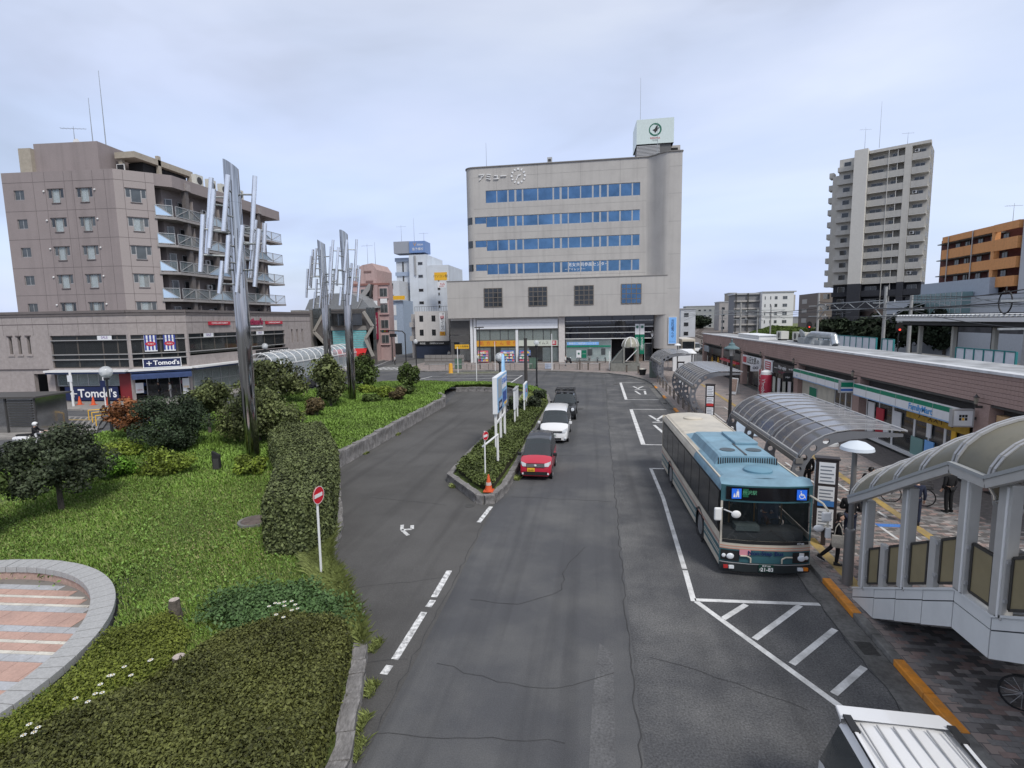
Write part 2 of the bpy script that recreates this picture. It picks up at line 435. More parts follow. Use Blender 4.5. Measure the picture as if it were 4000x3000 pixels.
# ---------------------------------------------------------------- right pavement with kerb
KERB = [(6.4,-8),(6.4,61),(6.05,64.6),(4.45,69.3),(1.7,72.7),(-3.6,75.0),(-7,76.3),(-16,76.9),(-25,76.0),(-29,77.5),(-30.5,82)]
M_PAVE = mat('plaza_paving_far', (0.2,0.16,0.145), 0.85, var=0.3, vs=5, dirt=(0.14,0.125,0.12), ds=0.8)
PAVE = [(6.45,-8),(15.55,-8),(15.55,84),(14,90),(14,100),(-26,100),(-30.5,92)] + [(p[0]+.05,p[1]+.05) for p in reversed(KERB[1:])]
pv = MB(); pv.prism(PAVE, -0.02, 0.138); pv = pv.build('pavement', M_PAVE, kind='structure')
def brick_mat(name, c1, c2, joint, bw, bh, mortar=0.012):
    m = bpy.data.materials.new(name); m.use_nodes = True; nt = m.node_tree; N, L = nt.nodes.new, nt.links.new
    b = nt.nodes['Principled BSDF']; b.inputs['Roughness'].default_value = 0.85
    tc = N('ShaderNodeTexCoord'); br = N('ShaderNodeTexBrick')
    br.inputs['Color1'].default_value = c1+(1,); br.inputs['Color2'].default_value = c2+(1,); br.inputs['Mortar'].default_value = joint+(1,)
    br.inputs['Scale'].default_value = 1; br.inputs['Brick Width'].default_value = bw; br.inputs['Row Height'].default_value = bh; br.inputs['Mortar Size'].default_value = mortar
    L(tc.outputs['Object'], br.inputs['Vector'])
    n = N('ShaderNodeTexNoise'); n.inputs['Scale'].default_value = 1.3; n.inputs['Detail'].default_value = 5; L(tc.outputs['Object'], n.inputs['Vector'])
    hs = N('ShaderNodeHueSaturation'); mr = N('ShaderNodeMapRange'); mr.inputs['To Min'].default_value = 0.7; mr.inputs['To Max'].default_value = 1.3
    L(n.outputs['Fac'], mr.inputs['Value']); L(mr.outputs[0], hs.inputs['Value']); L(br.outputs['Color'], hs.inputs['Color']); L(hs.outputs[0], b.inputs['Base Color'])
    return m
pv.data.materials[0] = brick_mat('plaza_brick_far', (0.31,0.25,0.225), (0.2,0.185,0.18), (0.12,0.11,0.105), 0.48, 0.24)
# single pavers, the 300 nearest as their own pieces
PM = [mat('paver_'+n, c, 0.85, var=0.18, vs=9, bump=0.2) for n, c in (('rose',(0.28,0.21,0.19)),('grey',(0.22,0.21,0.205)),('dark',(0.125,0.115,0.11)),('pale',(0.36,0.32,0.3)))]
def make_pavers():
    r = random.Random(5); W, Hh = 0.26, 0.13
    meshes = []
    for m in PM:
        b = MB(); b.box(0.005,0.005,-0.03, W-0.005, Hh-0.005, 0.0); o = b.build('paver', m, pv); meshes.append(o)
    used = [False]*4
    rows = []
    y = 8.8; j = 0
    while y < 27.0:
        x = 6.62 + (W/2 if j % 2 else 0); i = 0
        while x < 15.2:
            c = r.choices((0,1,2,3), (5,5,3,2))[0]
            if (i + j//2) % 3 == 0: c = r.choice((2,1,2))
            rows.append((math.hypot(x,y), x, y, c)); x += W; i += 1
        y += Hh; j += 1
    # the pieces that show largest and are not under the stairs
    vis = sorted([q for q in rows if not (q[1] < 9.4 and q[2] < 14.2) and q[1] < 12.5 and q[2] > 13.2])[:300] 
    ids = set((q[1],q[2]) for q in vis)
    for d, x, y, c in vis:
        z = 0.15 + r.uniform(-.002,.002)
        if not used[c]: used[c] = True; meshes[c].location = (x,y,z)
        else: inst(meshes[c], pv, (x,y,z))
    for c in range(4):
        if not used[c]: bpy.data.objects.remove(meshes[c])
        b = MB()
        for d, x, y, cc in rows:
            if cc == c and (x,y) not in ids:
                z = 0.15 + r.uniform(-.002,.002); x0,y0,x1,y1 = x+.005,y+.005,x+W-.005,y+Hh-.005
                b.add([(x0,y0,z),(x1,y0,z),(x1,y1,z),(x0,y1,z),(x0,y0,z-.012),(x1,y0,z-.012),(x1,y1,z-.012),(x0,y1,z-.012)], [(0,1,2,3),(0,4,5,1),(1,5,6,2),(2,6,7,3),(3,7,4,0)])
        b.build('pavers', PM[c], pv, kind='stuff')
make_pavers()
# kerb stones along the stop, orange-painted every other stretch
kb = thing('kerb', 'low concrete kerb with orange painted stretches along the bus lane', 'kerb'); kb['kind'] = 'structure'; del kb['category']
y = -6.0; i = 0
ORNG = [(9.55,11.6),(13.4,15.2)]
def kerbseg(y0, y1, m, zt=0.15): MB().box(6.24,y0+.004,0.0,6.45,y1-.004,zt).build('kerb_stone', m, kb, bevel=0.02)
yy = [-6,-3,0,2.4,4.8,7.2,9.55,10.55,11.6,12.5,13.4,14.3,15.2]
for a, c in zip(yy[:-1], yy[1:]): kerbseg(a, c, M_ORNG if any(o0-.01 <= a < o1-.01 for o0,o1 in ORNG) else M_CONC)
y = 15.2; i = 0
while y < 60.5:
    L_ = 1.8; kerbseg(y, y+L_, M_ORNG if i % 4 == 3 else M_CONC); y += L_; i += 1
for a, c in zip(KERB[1:-1], KERB[2:]):
    b = MB(); d = Vector((c[0]-a[0],c[1]-a[1],0)); n = Vector((-d.y,d.x,0)).normalized()*0.16
    A, C_ = Vector((a[0],a[1],0)), Vector((c[0],c[1],0))
    b.add([A-n*-1, C_-n*-1, C_-n, A-n]+[p+Vector((0,0,.148)) for p in (A+n, C_+n, C_-n, A-n)], [(4,5,6,7),(3,2,6,7),(0,1,5,4)])
    b.build('kerb_stone', M_CONC, kb, fix=True)
for y in (11.9,21.0,33,47,58):
    g=MB(); [g.box(5.82,y+k*.05,.004,6.16,y+k*.05+.022,.018) for k in range(10)]; g.build('drain_grate',mat('iron_cover',(0.06,0.058,0.055),.7),kind='structure')
sheet('gutter', [(5.72,-8),(6.24,-8),(6.24,61),(5.9,64.4),(4.3,69.0),(3.9,68.6),(5.4,64.2),(5.72,60.5)], 0.006, M_GUTT)
# paint and tactile strips on the plaza
mark('plaza_line', [[(10.35,27.0),(10.34,23.2)],[(10.33,20.8),(10.33,20.2)],[(10.33,19.3),(10.33,18.2)],[(9.66,19.25),(9.68,18.2)],[(9.35,27.6),(9.36,26.4)],[(9.4,25),(9.5,21.8)],[(8.9,44.6),(8.95,34)],[(10.3,44.6),(10.3,38)],[(8.9,44.6),(10.3,44.6)]], 0.1, M_WHITE, 0.1565)
b = MB(); b.poly([(9.62,19.27,.157),(10.42,19.27,.157),(10.42,19.55,.157),(9.62,19.55,.157)]); b.build('plaza_sign_panel', mat('plaza_blue',(0.07,0.2,0.55),.7,var=.3,vs=20), kind='structure')
mark('tactile_strip', [[(10.75,16.0),(10.8,18.4),(11.0,25.7),(11.2,30),(11.4,60)]], 0.3, M_YELL, 0.1575)
mark('tactile_strip', [[(6.95,14.6),(6.95,18)]], 0.3, M_YELL, 0.1575)
sheet('shop_step', [(13.6,20),(15.55,20),(15.55,36),(13.6,36)], 0.1525, mat('shop_paving',(0.11,0.1,0.095),.85,var=.3,vs=6))

# ---------------------------------------------------------------- left street, paved islands
M_SLAB = brick_mat('slab_paving', (0.3,0.28,0.26), (0.24,0.225,0.21), (0.14,0.135,0.13), 0.6, 0.3, 0.01)
for i, (nm, p) in enumerate([('pavement', [(-75,41.0),(-47,40.7),(-42.5,40.2),(-38.5,44),(-38.0,78),(-41,100),(-75,100)]), ('pavement', [(-60,37.2),(-40,37.3),(-35.2,32.4),(-36,30.6),(-46,27.5),(-60,24)])]):
    b = MB(); b.prism(p[::1] if i else p, -0.02, 0.14); b.build(nm, M_SLAB, kind='structure', fix=True)
mark('pavement_stripe', [[(-44+i*.55,37.0),(-40.5+i*.55,33.0)] for i in range(10)], 0.26, mat('slab_dark',(0.1,0.1,0.1),.9,var=.3), 0.146)
mark('tactile_strip', [[(-45,33.2),(-37.6,33.4)],[(-45,35.8),(-38.5,35.9)]], 0.3, M_YELL, 0.149)
# low island in the road before the far shops
b = MB(); b.prism([(-20.7,71.4),(-12.8,72.2),(-13.2,75.2),(-20.6,74.4)], 0, 0.14); b.build('traffic_island', M_CONC, kind='structure')
sheet('weedy_ground', [(-20.3,71.8),(-13.2,72.5),(-13.5,74.9),(-20.2,74.1)], 0.1445, mat('weedy',(0.1,0.11,0.06),.95,var=.5,vs=3,dirt=(.2,.19,.16),ds=1))

# ---------------------------------------------------------------- lawn and planting
def lawn_h(x, y):
    t = min(max((y-15)/10, 0), 1); t = t*t*(3-2*t)
    return 0.22 + 0.5*t + 0.05*sin(x*0.7)*cos(y*0.5)
LAWN = [(-30,-8),(-4.15,-8),(-4.1,6.0),(-4.25,7.4),(-4.75,9.0),(-5.35,10.6),(-5.95,11.8),(-8.25,14.75),(-9.3,17.5),(-11.6,22.1),(-13.3,24.4),(-13.35,45.2),(-13.9,46.4),(-14.6,50),(-14.7,54.7),(-9.2,54.55),(-7.2,51.9),(-6.6,50.6),(-6.55,23.3),(-4.75,20.75),(-4.15,20.8),(-3.95,26),(-3.9,45),(-4.6,49.8),(-6.2,53.6),(-9.2,56.4),(-12.2,57.0),(-18,58),(-24,57.5),(-28.5,53),(-30.6,45),(-31.2,29.5),(-31,20)]
PLZ_C, PLZ_R = (-16.3,7.4), 5.6
def lawn_mesh():
    bm = bmesh.new()
    bm.faces.new([bm.verts.new((x,y,0)) for x,y in LAWN])
    for x in range(-31,-3,1):
        bmesh.ops.bisect_plane(bm, geom=bm.verts[:]+bm.edges[:]+bm.faces[:], plane_co=(x,0,0), plane_no=(1,0,0))
    for y in range(-7,58,1):
        bmesh.ops.bisect_plane(bm, geom=bm.verts[:]+bm.edges[:]+bm.faces[:], plane_co=(0,y,0), plane_no=(0,1,0))
    bmesh.ops.delete(bm, geom=[f for f in bm.faces if min(math.dist(v.co[:2], PLZ_C) for v in f.verts) < 5.15], context='FACES')
    for v in bm.verts:
        v.co.z = lawn_h(v.co.x, v.co.y)
        if v.co.x > -6.8 and v.co.y > 20: v.co.z = 0.3 if v.co.y < 48 else 0.4
        d = math.dist(v.co[:2], PLZ_C)
        if d < 6: v.co.z = 0.2
    bmesh.ops.recalc_face_normals(bm, faces=bm.faces)
    me = bpy.data.meshes.new('lawn'); bm.to_mesh(me); bm.free(); me.materials.append(M_SOIL); me.shade_smooth()
    o = bpy.data.objects.new('lawn', me); COL.objects.link(o); o['kind'] = 'structure'
    return o
lawn_mesh()
# rough stones: six shapes, placed over and over
M_STONE = mat('wall_stone', (0.23,0.22,0.215), 0.95, var=0.35, vs=4, bump=0.8, bs=14, dirt=(0.1,0.095,0.09), ds=1.6)
def stone_proto(seed):
    r = random.Random(seed); bm = bmesh.new(); bmesh.ops.create_cube(bm, size=1.0)
    bmesh.ops.subdivide_edges(bm, edges=bm.edges[:], cuts=1, use_grid_fill=True)
    for v in bm.verts:
        k = 0.055 if abs(v.co.x) > 0.4 or abs(v.co.z) > .4 else 0.14
        v.co += Vector((r.uniform(-k,k)*.6, r.uniform(-.1,.1), r.uniform(-k,k)*.6))
    bmesh.ops.triangulate(bm, faces=bm.faces[:])
    me = bpy.data.meshes.new('stone'); bm.to_mesh(me); bm.free(); me.materials.append(M_STONE); return me
STONES = [stone_proto(i) for i in range(6)]
def stone_run(parent, pts, h, th, lo=0.5, hi=1.0, seed=1, z0=-0.03):
    r = random.Random(seed)
    for a, c in zip(pts[:-1], pts[1:]):
        a, c = Vector((a[0],a[1],0)), Vector((c[0],c[1],0)); L_ = (c-a).length; d = (c-a)/L_; s = 0
        while s < L_ - 0.05:
            w = min(r.uniform(lo,hi), L_-s)
            if L_-s-w < lo*.5: w = L_-s
            o = bpy.data.objects.new('stone', r.choice(STONES)); COL.objects.link(o); o.parent = parent
            p = a + d*(s+w/2); hh = h*r.uniform(.93,1.07)
            o.location = (p.x,p.y,z0+hh/2); o.rotation_euler = (0,0,atan2(d.y,d.x)+(pi if r.random()<.5 else 0)); o.scale = (w*.985,th,hh)
            s += w
w1 = thing('stone_wall', 'long low wall of rough grey stones holding the lawn beside the taxi lane', 'wall', group=None)
stone_run(w1, [(-11.75,22.2),(-13.15,24.3),(-13.2,45),(-13.6,46.3),(-14.4,47.6)], 0.82, 0.34, seed=2)
w2 = thing('stone_wall', 'curved low stone wall closing the far end of the taxi lane', 'wall')
stone_run(w2, [(-14.6,54.5),(-9.15,54.4),(-7.1,51.9),(-6.7,50.5),(-6.68,40)], 0.5, 0.3, seed=3)
w3 = thing('stone_wall', 'low stone edging with blunt nose around the narrow traffic island', 'wall')
stone_run(w3, [(-6.68,40),(-6.68,23.3),(-5.6,21.9),(-4.75,20.65),(-4.45,20.5),(-4.1,20.7),(-3.9,22),(-3.85,26),(-3.8,45),(-4.5,49.8),(-6.1,53.7)], 0.42, 0.26, seed=4)
w4 = thing('stone_edging', 'weathered stone kerb along the near lawn, grass spilling over it', 'kerb')
stone_run(w4, [(-4.0,2),(-4.05,6.0),(-4.15,7.4),(-4.65,9.0),(-5.25,10.6),(-5.85,11.75),(-8.15,14.65),(-9.2,17.4),(-11.75,22.2)], 0.3, 0.3, 0.45, 0.8, seed=5)

# ---------------------------------------------------------------- round plaza
def round_plaza():
    cx, cy = PLZ_C; r = random.Random(3)
    base = MB().lathe([(0,0.06),(5.3,0.06),(5.3,-.05)], (cx,cy,0), 48).build('round_plaza', mat('plaza_mortar',(0.2,0.185,0.17),.95), kind='structure')
    gm = mat('granite_rim', (0.36,0.36,0.355), 0.7, var=0.18, vs=25, bump=0.2, dirt=(0.3,0.3,0.3), ds=1)
    pink = mat('plaza_pink', (0.46,0.3,0.245), 0.8, var=0.14, vs=20, dirt=(0.36,0.24,0.2), ds=1.2); grey = mat('plaza_greytile', (0.4,0.41,0.43), 0.8, var=0.15, vs=18, dirt=(.3,.3,.3), ds=1.1); wht = mat('plaza_whitetile', (0.6,0.57,0.5), 0.8, var=0.12, vs=18, dirt=(.42,.4,.36), ds=1.4)
    rim = thing('plaza_rim', 'curved pale granite rim around the round pink paved plaza', 'rim', (cx,cy,0))
    n = 96
    inner = MB()
    b = MB(); a0, a1 = -pi/n+.002, pi/n-.002
    pts = [(5.08*cos(a0),5.08*sin(a0)),(5.6*cos(a0),5.6*sin(a0)),(5.6*cos(a1),5.6*sin(a1)),(5.08*cos(a1),5.08*sin(a1))]
    b.prism(pts, 0.3, 0.46); o = b.build('rim_stone', gm, rim)
    for k in range(1,n):
        c = inst(o, rim, (0,0,r.uniform(-.004,.004)), 2*pi*k/n)
    pinkw = mat('rim_facing',(0.42,0.29,0.24),.85,var=.2,vs=8)
    m = 64
    b = MB(); b.loft([[(5.13*cos(2*pi*i/m),5.13*sin(2*pi*i/m),z) for i in range(m)] for z in (0.05,.31)], True); b.build('rim_base', pinkw, rim)
    b = MB(); b.loft([[(5.56*cos(2*pi*i/m),5.56*sin(2*pi*i/m),z) for i in range(m)] for z in (0.0,.31)], True); b.build('rim_base', M_CONC, rim)
    # bands of tiles running across, clipped to the circle
    bands = [(pink,.62),(grey,.26),(wht,.12),(pink,.28),(wht,.12),(pink,.3),(grey,.26)]
    y = -5.0; i = 0; tw = 0.6; cnt = 0; ang = radians(4)
    rest = {}
    while y < 5.0:
        m_, h = bands[i % len(bands)]; off = r.uniform(0,tw)
        ymid = y+h/2; half = sqrt(max(0, 5.08**2 - max(abs(y),abs(y+h))**2))
        x = -half
        while x < half-0.02:
            x1 = min(half, x + (tw if x > -half else off+.05)); 
            # visible right half only
            if x1 > -4.2:
                b = MB(Matrix.Rotation(ang,4,'Z')); b.box(x+.006,y+.006,0.03,x1-.006,y+h-.006,0.074+r.uniform(-.002,.002)); b.build('tile', m_, base, loc=(cx,cy,0))
            x = x1
        y += h; i += 1
round_plaza()
# ================================================================== building kit
G_BLUE = mat('glass_blue_mirror', (0.1,0.185,0.3), 0.04, metal=0.95, var=0.3, vs=0.35, coord='Object')
G_DARK = mat('glass_dark', (0.02,0.024,0.028), 0.05, spec=0.9, var=.4, vs=.8)
G_GREY = mat('glass_grey', (0.07,0.08,0.085), 0.06, spec=0.9, var=.5, vs=.7)
G_CLR  = mat('glass_clear', (0.35,0.42,0.42), 0.03, alpha=0.22, spec=0.8)
G_SMOK = mat('glass_smoke', (0.03,0.033,0.036), 0.04, alpha=0.62, spec=0.9)
F_ALU  = mat('frame_aluminium', (0.42,0.42,0.42), 0.45, metal=0.3)
F_DRK  = mat('frame_dark', (0.05,0.048,0.046), 0.5)
F_WHT  = mat('frame_white', (0.72,0.72,0.71), 0.5)
F_BRN  = mat('frame_bronze', (0.16,0.14,0.12), 0.5, metal=.3)
M_CURT = mat('curtain', (0.55,0.58,0.6), 0.9, var=.25, vs=9, stretch=(6,6,.3))
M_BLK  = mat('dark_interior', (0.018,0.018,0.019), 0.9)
M_GALV = mat('galvanised', (0.33,0.35,0.36), 0.5, metal=.5, var=.2, vs=5)
M_STEELD = mat('steel_dark', (0.045,0.045,0.048), 0.5)
M_PWHITE = mat('painted_white', (0.74,0.74,0.74), 0.5, var=.06, vs=3)
def facade(b, x0, x1, z0, z1, holes, y=0.0, dep=0.25):
    xs = sorted({x0,x1} | {v for h in holes for v in (h[0],h[1]) if x0 < v < x1}); zs = sorted({z0,z1} | {v for h in holes for v in (h[2],h[3]) if z0 < v < z1})
    for k in range(len(zs)-1):
        i = 0; cz = (zs[k]+zs[k+1])/2
        while i < len(xs)-1:
            j = i
            def inh(q): c = (xs[q]+xs[q+1])/2; return any(h[0]<c<h[1] and h[2]<cz<h[3] for h in holes)
            if inh(i): i += 1; continue
            while j < len(xs)-1 and not inh(j): j += 1
            b.add([(xs[i],y,zs[k]),(xs[j],y,zs[k]),(xs[j],y,zs[k+1]),(xs[i],y,zs[k+1])], [(0,1,2,3)]); i = j
    for a,c,d,e in holes:
        b.add([(a,y,d),(c,y,d),(c,y,e),(a,y,e),(a,y+dep,d),(c,y+dep,d),(c,y+dep,e),(a,y+dep,e)], [(0,4,5,1),(1,5,6,2),(2,6,7,3),(3,7,4,0)])
_WC = {}
def win(parent, x0, x1, z0, z1, y, nx=1, nz=1, fm=None, gm=None, fw=0.05, th=0.06, M=None, name='window', curtain=False, pane='pane'):
    "frame with bars as a part, glass as its sub-part; alike windows share meshes. M places it in a turned facade"
    fm = fm or F_ALU; gm = gm or G_DARK; w, h = round(x1-x0,3), round(z1-z0,3)
    key = (w,h,nx,nz,fm.name,gm.name,fw,th,curtain)
    loc = Vector((x0,y,z0)); rz = 0
    if M is not None: loc = M @ loc; rz = M.to_euler().z
    if key in _WC:
        f = inst(_WC[key][0], parent, loc, rz); f.name = name
        for c in _WC[key][1]: inst(c, f, c.location)
        return f
    b = MB()
    b.box(0,0,0,w,th,fw).box(0,0,h-fw,w,th,h).box(0,0,fw,fw,th,h-fw).box(w-fw,0,fw,w,th,h-fw)
    for i in range(1,nx): b.box(w*i/nx-fw/2,.002,fw,w*i/nx+fw/2,th-.002,h-fw)
    for k in range(1,nz): b.box(fw,.004,h*k/nz-fw/2,w-fw,th-.004,h*k/nz+fw/2)
    f = b.build(name, fm, parent, loc=loc, rz=rz)
    subs = [MB().box(fw*.5,th*.2,fw*.5,w-fw*.5,th*.35,h-fw*.5).build(pane, gm, f)]
    if curtain: subs.append(MB().box(fw,th+.03,fw,w*curtain,th+.06,h-fw).build('curtain', M_CURT, f))
    _WC[key] = (f, subs)
    return f
def panel(name, label, cat, x0, x1, z0, z1, y, m, th=0.12, lines=(), M=None, group=None, edge=None):
    "a flat sign standing in a facade: panel, and lettering lines (text, x, z, size, material, kw)"
    M = M or Matrix.Identity(4)
    t = thing(name, label, cat, M @ Vector(((x0+x1)/2,y,z0)), M.to_euler().z, group); w = (x1-x0)/2; h = z1-z0
    MB().box(-w,-th,0,w,0,h).build('panel', m, t)
    if edge:
        e = .06; MB().box(-w-e,-th-.01,-e,w+e,.0-.002,0).box(-w-e,-th-.01,h,w+e,-.002,h+e).box(-w-e,-th-.01,0,-w,-.002,h).box(w,-th-.01,0,w+e,-.002,h).build('edge_trim', edge, t)
    for q in lines:
        s, x, z, sz, tm = q[:5]; kw = q[5] if len(q) > 5 else {}
        txt(s, sz, tm, t, (x-(x0+x1)/2, -th-.006, z-z0), **kw)
    return t
T_WHT = mat('letter_white',(0.8,0.8,0.8),.6); T_BLK = mat('letter_black',(0.02,0.02,0.02),.6); T_RED = mat('letter_red',(0.5,0.03,0.03),.6); T_BLU = mat('letter_blue',(0.05,0.16,0.5),.6); T_GRN = mat('letter_green',(0.01,0.13,0.08),.6); T_NAVY = mat('letter_navy',(0.012,0.025,0.1),.6)
P_WHT = mat('sign_white',(0.72,0.73,0.74),.5,var=.05); P_NAVY = mat('sign_navy',(0.012,0.02,0.075),.4); P_YEL = mat('sign_yellow',(0.8,0.45,0.03),.5); P_GRN = mat('sign_green',(0.0,0.16,0.09),.5); P_BLUE = mat('sign_lightblue',(0.2,0.45,0.85),.5); P_RED = mat('sign_red',(0.45,0.03,0.05),.5); P_ORG = mat('sign_orange',(0.62,0.32,0.03),.5); P_BLK = mat('sign_black',(0.02,0.02,0.022),.4)
def antenna(label, x, y, z, h, kind='mast', parent=None, rz=0, cat='antenna'):
    t = thing('antenna', label, cat, (x,y,z), rz); MB().tube((0,0,0),(0,0,h),.05,.02,6).build('mast', M_GALV, t)
    if kind == 'yagi':
        b = MB(); b.tube((-1.2,0,h*.9),(1.2,0,h*.9),.02,.02,5)
        for i in range(7): b.tube((-1.1+i*.35,-.3+.02*i,h*.9),(-1.1+i*.35,.3-.02*i,h*.9),.012,.012,4)
        b.build('crossbars', M_GALV, t)
    return t
def ac_unit(parent, x, y, z, M=None, s=1.0):
    "wall or roof air conditioner: case and fan grille"
    p = Vector((x,y,z)); rz = 0
    if M is not None: p = M @ p; rz = M.to_euler().z
    if 'ac' in _WC:
        a, g = _WC['ac']; c = inst(a, parent, p, rz, (s,s,s)); inst(g, c, (0,0,0)); return
    a = MB().box(-.4,0,0,.4,.3,.6).build('air_conditioner', F_WHT, parent, loc=p, rz=rz); a.scale = (s,s,s)
    b = MB(Matrix.Translation((-.08,-.005,.3)) @ FACE_Y); b.lathe([(0,.004),(.24,.004),(.25,-.002)],(0,0,0),14); g = b.build('fan_grille', F_DRK, a)
    _WC['ac'] = (a, g)
# ================================================================== tall grey building with the clock
M_TILE = mat('grey_tile', (0.45,0.43,0.405), 0.8, var=0.1, vs=14, bump=0.15, bs=30, streak=0.22, dirt=(0.4,0.38,0.36), ds=0.35)
M_TJNT = mat('tile_joint', (0.24,0.23,0.22), .9)
def center_building():
    t = thing('office_building', 'tall grey tiled building with four blue window bands and a wall clock', 'building', (0,90,0))
    PX = [(-18.47,-16.64),(-16.53,-14.78),(-14.56,-13.54),(-13.25,-12.28),(-12.06,-9.65),(-9.52,-7.09),(-6.87,-5.9),(-5.6,-4.58),(-4.42,-2.52),(-2.38,-.56),(-.33,.64),(.89,1.89),(2.13,3.9),(4.11,5.88),(6.05,7.17)]
    rows = [(27.3,29.4),(23.3,25.1),(19.3,21.15),(15.3,17.15)]
    holes = [(-18.5,7.2,a,c) for a,c in rows] + [(-20.5,-18.5,c-1.2,c) for a,c in rows[1:]]
    b = MB(); facade(b, -20.6, 8.2, 14.2, 33.2, holes, 2.2, .3)
    left = [(-22.1,30)] + [(-20.6-1.5*cos(a), 3.7-1.5*sin(a)) for a in np.linspace(0,pi/2,8)]
    right = [(8.2+3.3*s, 2.2-2.2*(s*s*(3-2*s))) for s in np.linspace(0,1,10)] + [(13.45,0),(13.45,30)]
    for pts, z1 in ((left,33.2),(right,33.4)): b.loft([[(x,y,z) for x,y in pts] for z in (14.2,z1)], False)
    top = left + right
    b.poly([(x,y,33.15) for x,y in top]); b.build('tower_wall', M_TILE, t, smooth=35)
    cp = MB()
    for a,c in zip(top[:-1],top[1:]): cp.bar((a[0],a[1],33.28),(c[0],c[1],33.28),.3,.16)
    cp.build('coping', mat('coping_dark',(0.2,0.19,0.18),.7), t)
    # podium
    pw = [(-18.74,-15.55,9.68,12.88),(-11.11,-7.93,9.7,12.9),(-3.45,-.26,9.72,12.93),(4.16,7.42,9.76,13.0)]
    b = MB(); facade(b, -25.2, 11.5, 7.9, 14.2, pw, 0, .3)
    b.add([(-25.2,0,7.9),(-25.2,0,14.2),(-25.2,30,14.2),(-25.2,30,7.9)],[(0,1,2,3)]).add([(-25.2,0,14.2),(11.5,0,14.2),(11.5,3,14.2),(-25.2,3,14.2)],[(0,1,2,3)]).add([(-25.2,0,7.9),(11.5,0,7.9),(11.5,30,7.9),(-25.2,30,7.9)],[(3,2,1,0)])
    b.add([(-25.2,30,0),(-25.2,30,14.2),(13.4,30,14.2),(13.4,30,0)],[(0,1,2,3)]); b.build('podium_wall', M_TILE, t)
    b = MB(); b.box(-25.25,-.06,14.12,11.5,.3,14.26); b.build('podium_coping', mat('coping_dark',(0.2,0.19,0.18),.7), t)
    rc = [(9.7,8)] + [(11.6-1.9*cos(a), 1.9-1.9*sin(a)) for a in np.linspace(0,pi/2,9)] + [(13.45,0),(13.45,30)]
    b = MB(); b.loft([[(x,y,z) for x,y in rc] for z in (2.35,7.9)], False); b.poly([(x,y,2.36) for x,y in rc]).add([(11.5,0,7.9),(13.45,0,7.9),(13.45,0,14.2),(11.5,0,14.2)],[(0,1,2,3)]).add([(13.45,0,7.9),(13.45,30,7.9),(13.45,30,14.2),(13.45,0,14.2)],[(0,1,2,3)])
    b.build('rounded_corner', M_TILE, t, smooth=35)
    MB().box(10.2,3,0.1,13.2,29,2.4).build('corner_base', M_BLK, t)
    # panel joints, 2 cm wide, 3 mm proud
    b = MB(); 
    for z in (11.33,): b.box(-25.2,-.004,z-.02,11.5,.01,z+.02)
    for x in (-17.15,-9.5,-1.85,5.8): b.box(x-.02,-.004,7.9,x+.02,.01,9.6).box(x-.02,-.004,13.05,x+.02,.01,14.1)
    for z in (31.6,26.4,22.3,18.2,14.9): b.box(-20.6,2.196,z-.02,8.2,2.21,z+.02)
    for x in (-16.6,-9.6,-2.45,4.0): b.box(x-.02,2.196,14.3,x+.02,2.21,15.2).box(x-.02,2.196,29.5,x+.02,2.21,33.1)
    for z in (12.1,17.5,22.6,26.9,31): b.box(11.5,-.004,z-.02,13.44,.01,z+.02)
    b.build('panel_joints', M_TJNT, t)
    for a,c in rows:
        f = MB()
        lo = c-1.2
        xs = [p[0] for p in PX]+[7.2]
        f.box(-18.5,2.3,a,7.2,2.42,a+.08).box(-18.5,2.3,c-.08,7.2,2.42,c)
        for (p0,p1),(q0,q1) in zip(PX[:-1],PX[1:]): f.box(p1-.02,2.29,a+.08,q0+.02,2.43,c-.08)
        if c < 28: f.box(-20.5,2.3,lo,-18.5,2.42,lo+.08).box(-20.5,2.3,c-.08,-18.5,2.42,c).box(-18.56,2.29,lo,-18.44,2.43,c)
        f = f.build('window_band', F_ALU, t)
        for k,(p0,p1) in enumerate(PX): MB().box(p0,2.36,a+.06,p1,2.38,c-.06).build('pane', G_BLUE, f)
        if c < 28:
            MB().box(-20.48,2.36,lo+.06,-18.56,2.38,c-.06).build('pane', G_BLUE, f)
            for q0,q1 in ((.18,.75),(.8,1.35)):
                g = MB(); g.loft([[(-20.6-1.53*cos(x),3.7-1.53*sin(x),z) for x in np.linspace(q0,q1,5)] for z in (lo+.02,c-.02)], False); g.build('corner_pane', G_DARK, f, smooth=True)
    MB().box(-18.4,5.2,14.4,7.1,5.3,33).build('interior', mat('room_back',(0.12,0.14,0.17),.9), t)
    for x0,x1,z0,z1 in pw: win(t, x0,x1,z0,z1,-.1,4,4,F_BRN,G_BLUE if x0>0 else G_DARK,.12,.3)
    # clock and name
    ck = thing('wall_clock','round wall clock of white dots with two hands','clock',(-12.82,92.18,31.5))
    for i in range(12):
        a = 2*pi*i/12; s = .15 if i%3==0 else .1
        MB(Matrix.Translation((1.13*sin(a),0,1.13*cos(a))) @ Matrix.Rotation(a,4,'Y')).box(-s,-.08,-.15,s,0,.15).build('hour_mark', T_WHT, ck)
    MB().bar((0,-.12,0),(-.42,-.12,-.75),.12,.06,(0,1,0)).build('hand', T_WHT, ck); MB().bar((-.1,-.16,0),(.45,-.16,.16),.14,.06,(0,1,0)).build('hand', T_WHT, ck)
    nm = thing('building_name','large grey katakana letters on the wall left of the clock','sign',(-17.25,92.18,31.5)); txt('アミュー',1.25,T_WHT,nm,(0,-.1,0),ext=.08,spacing=1.02)
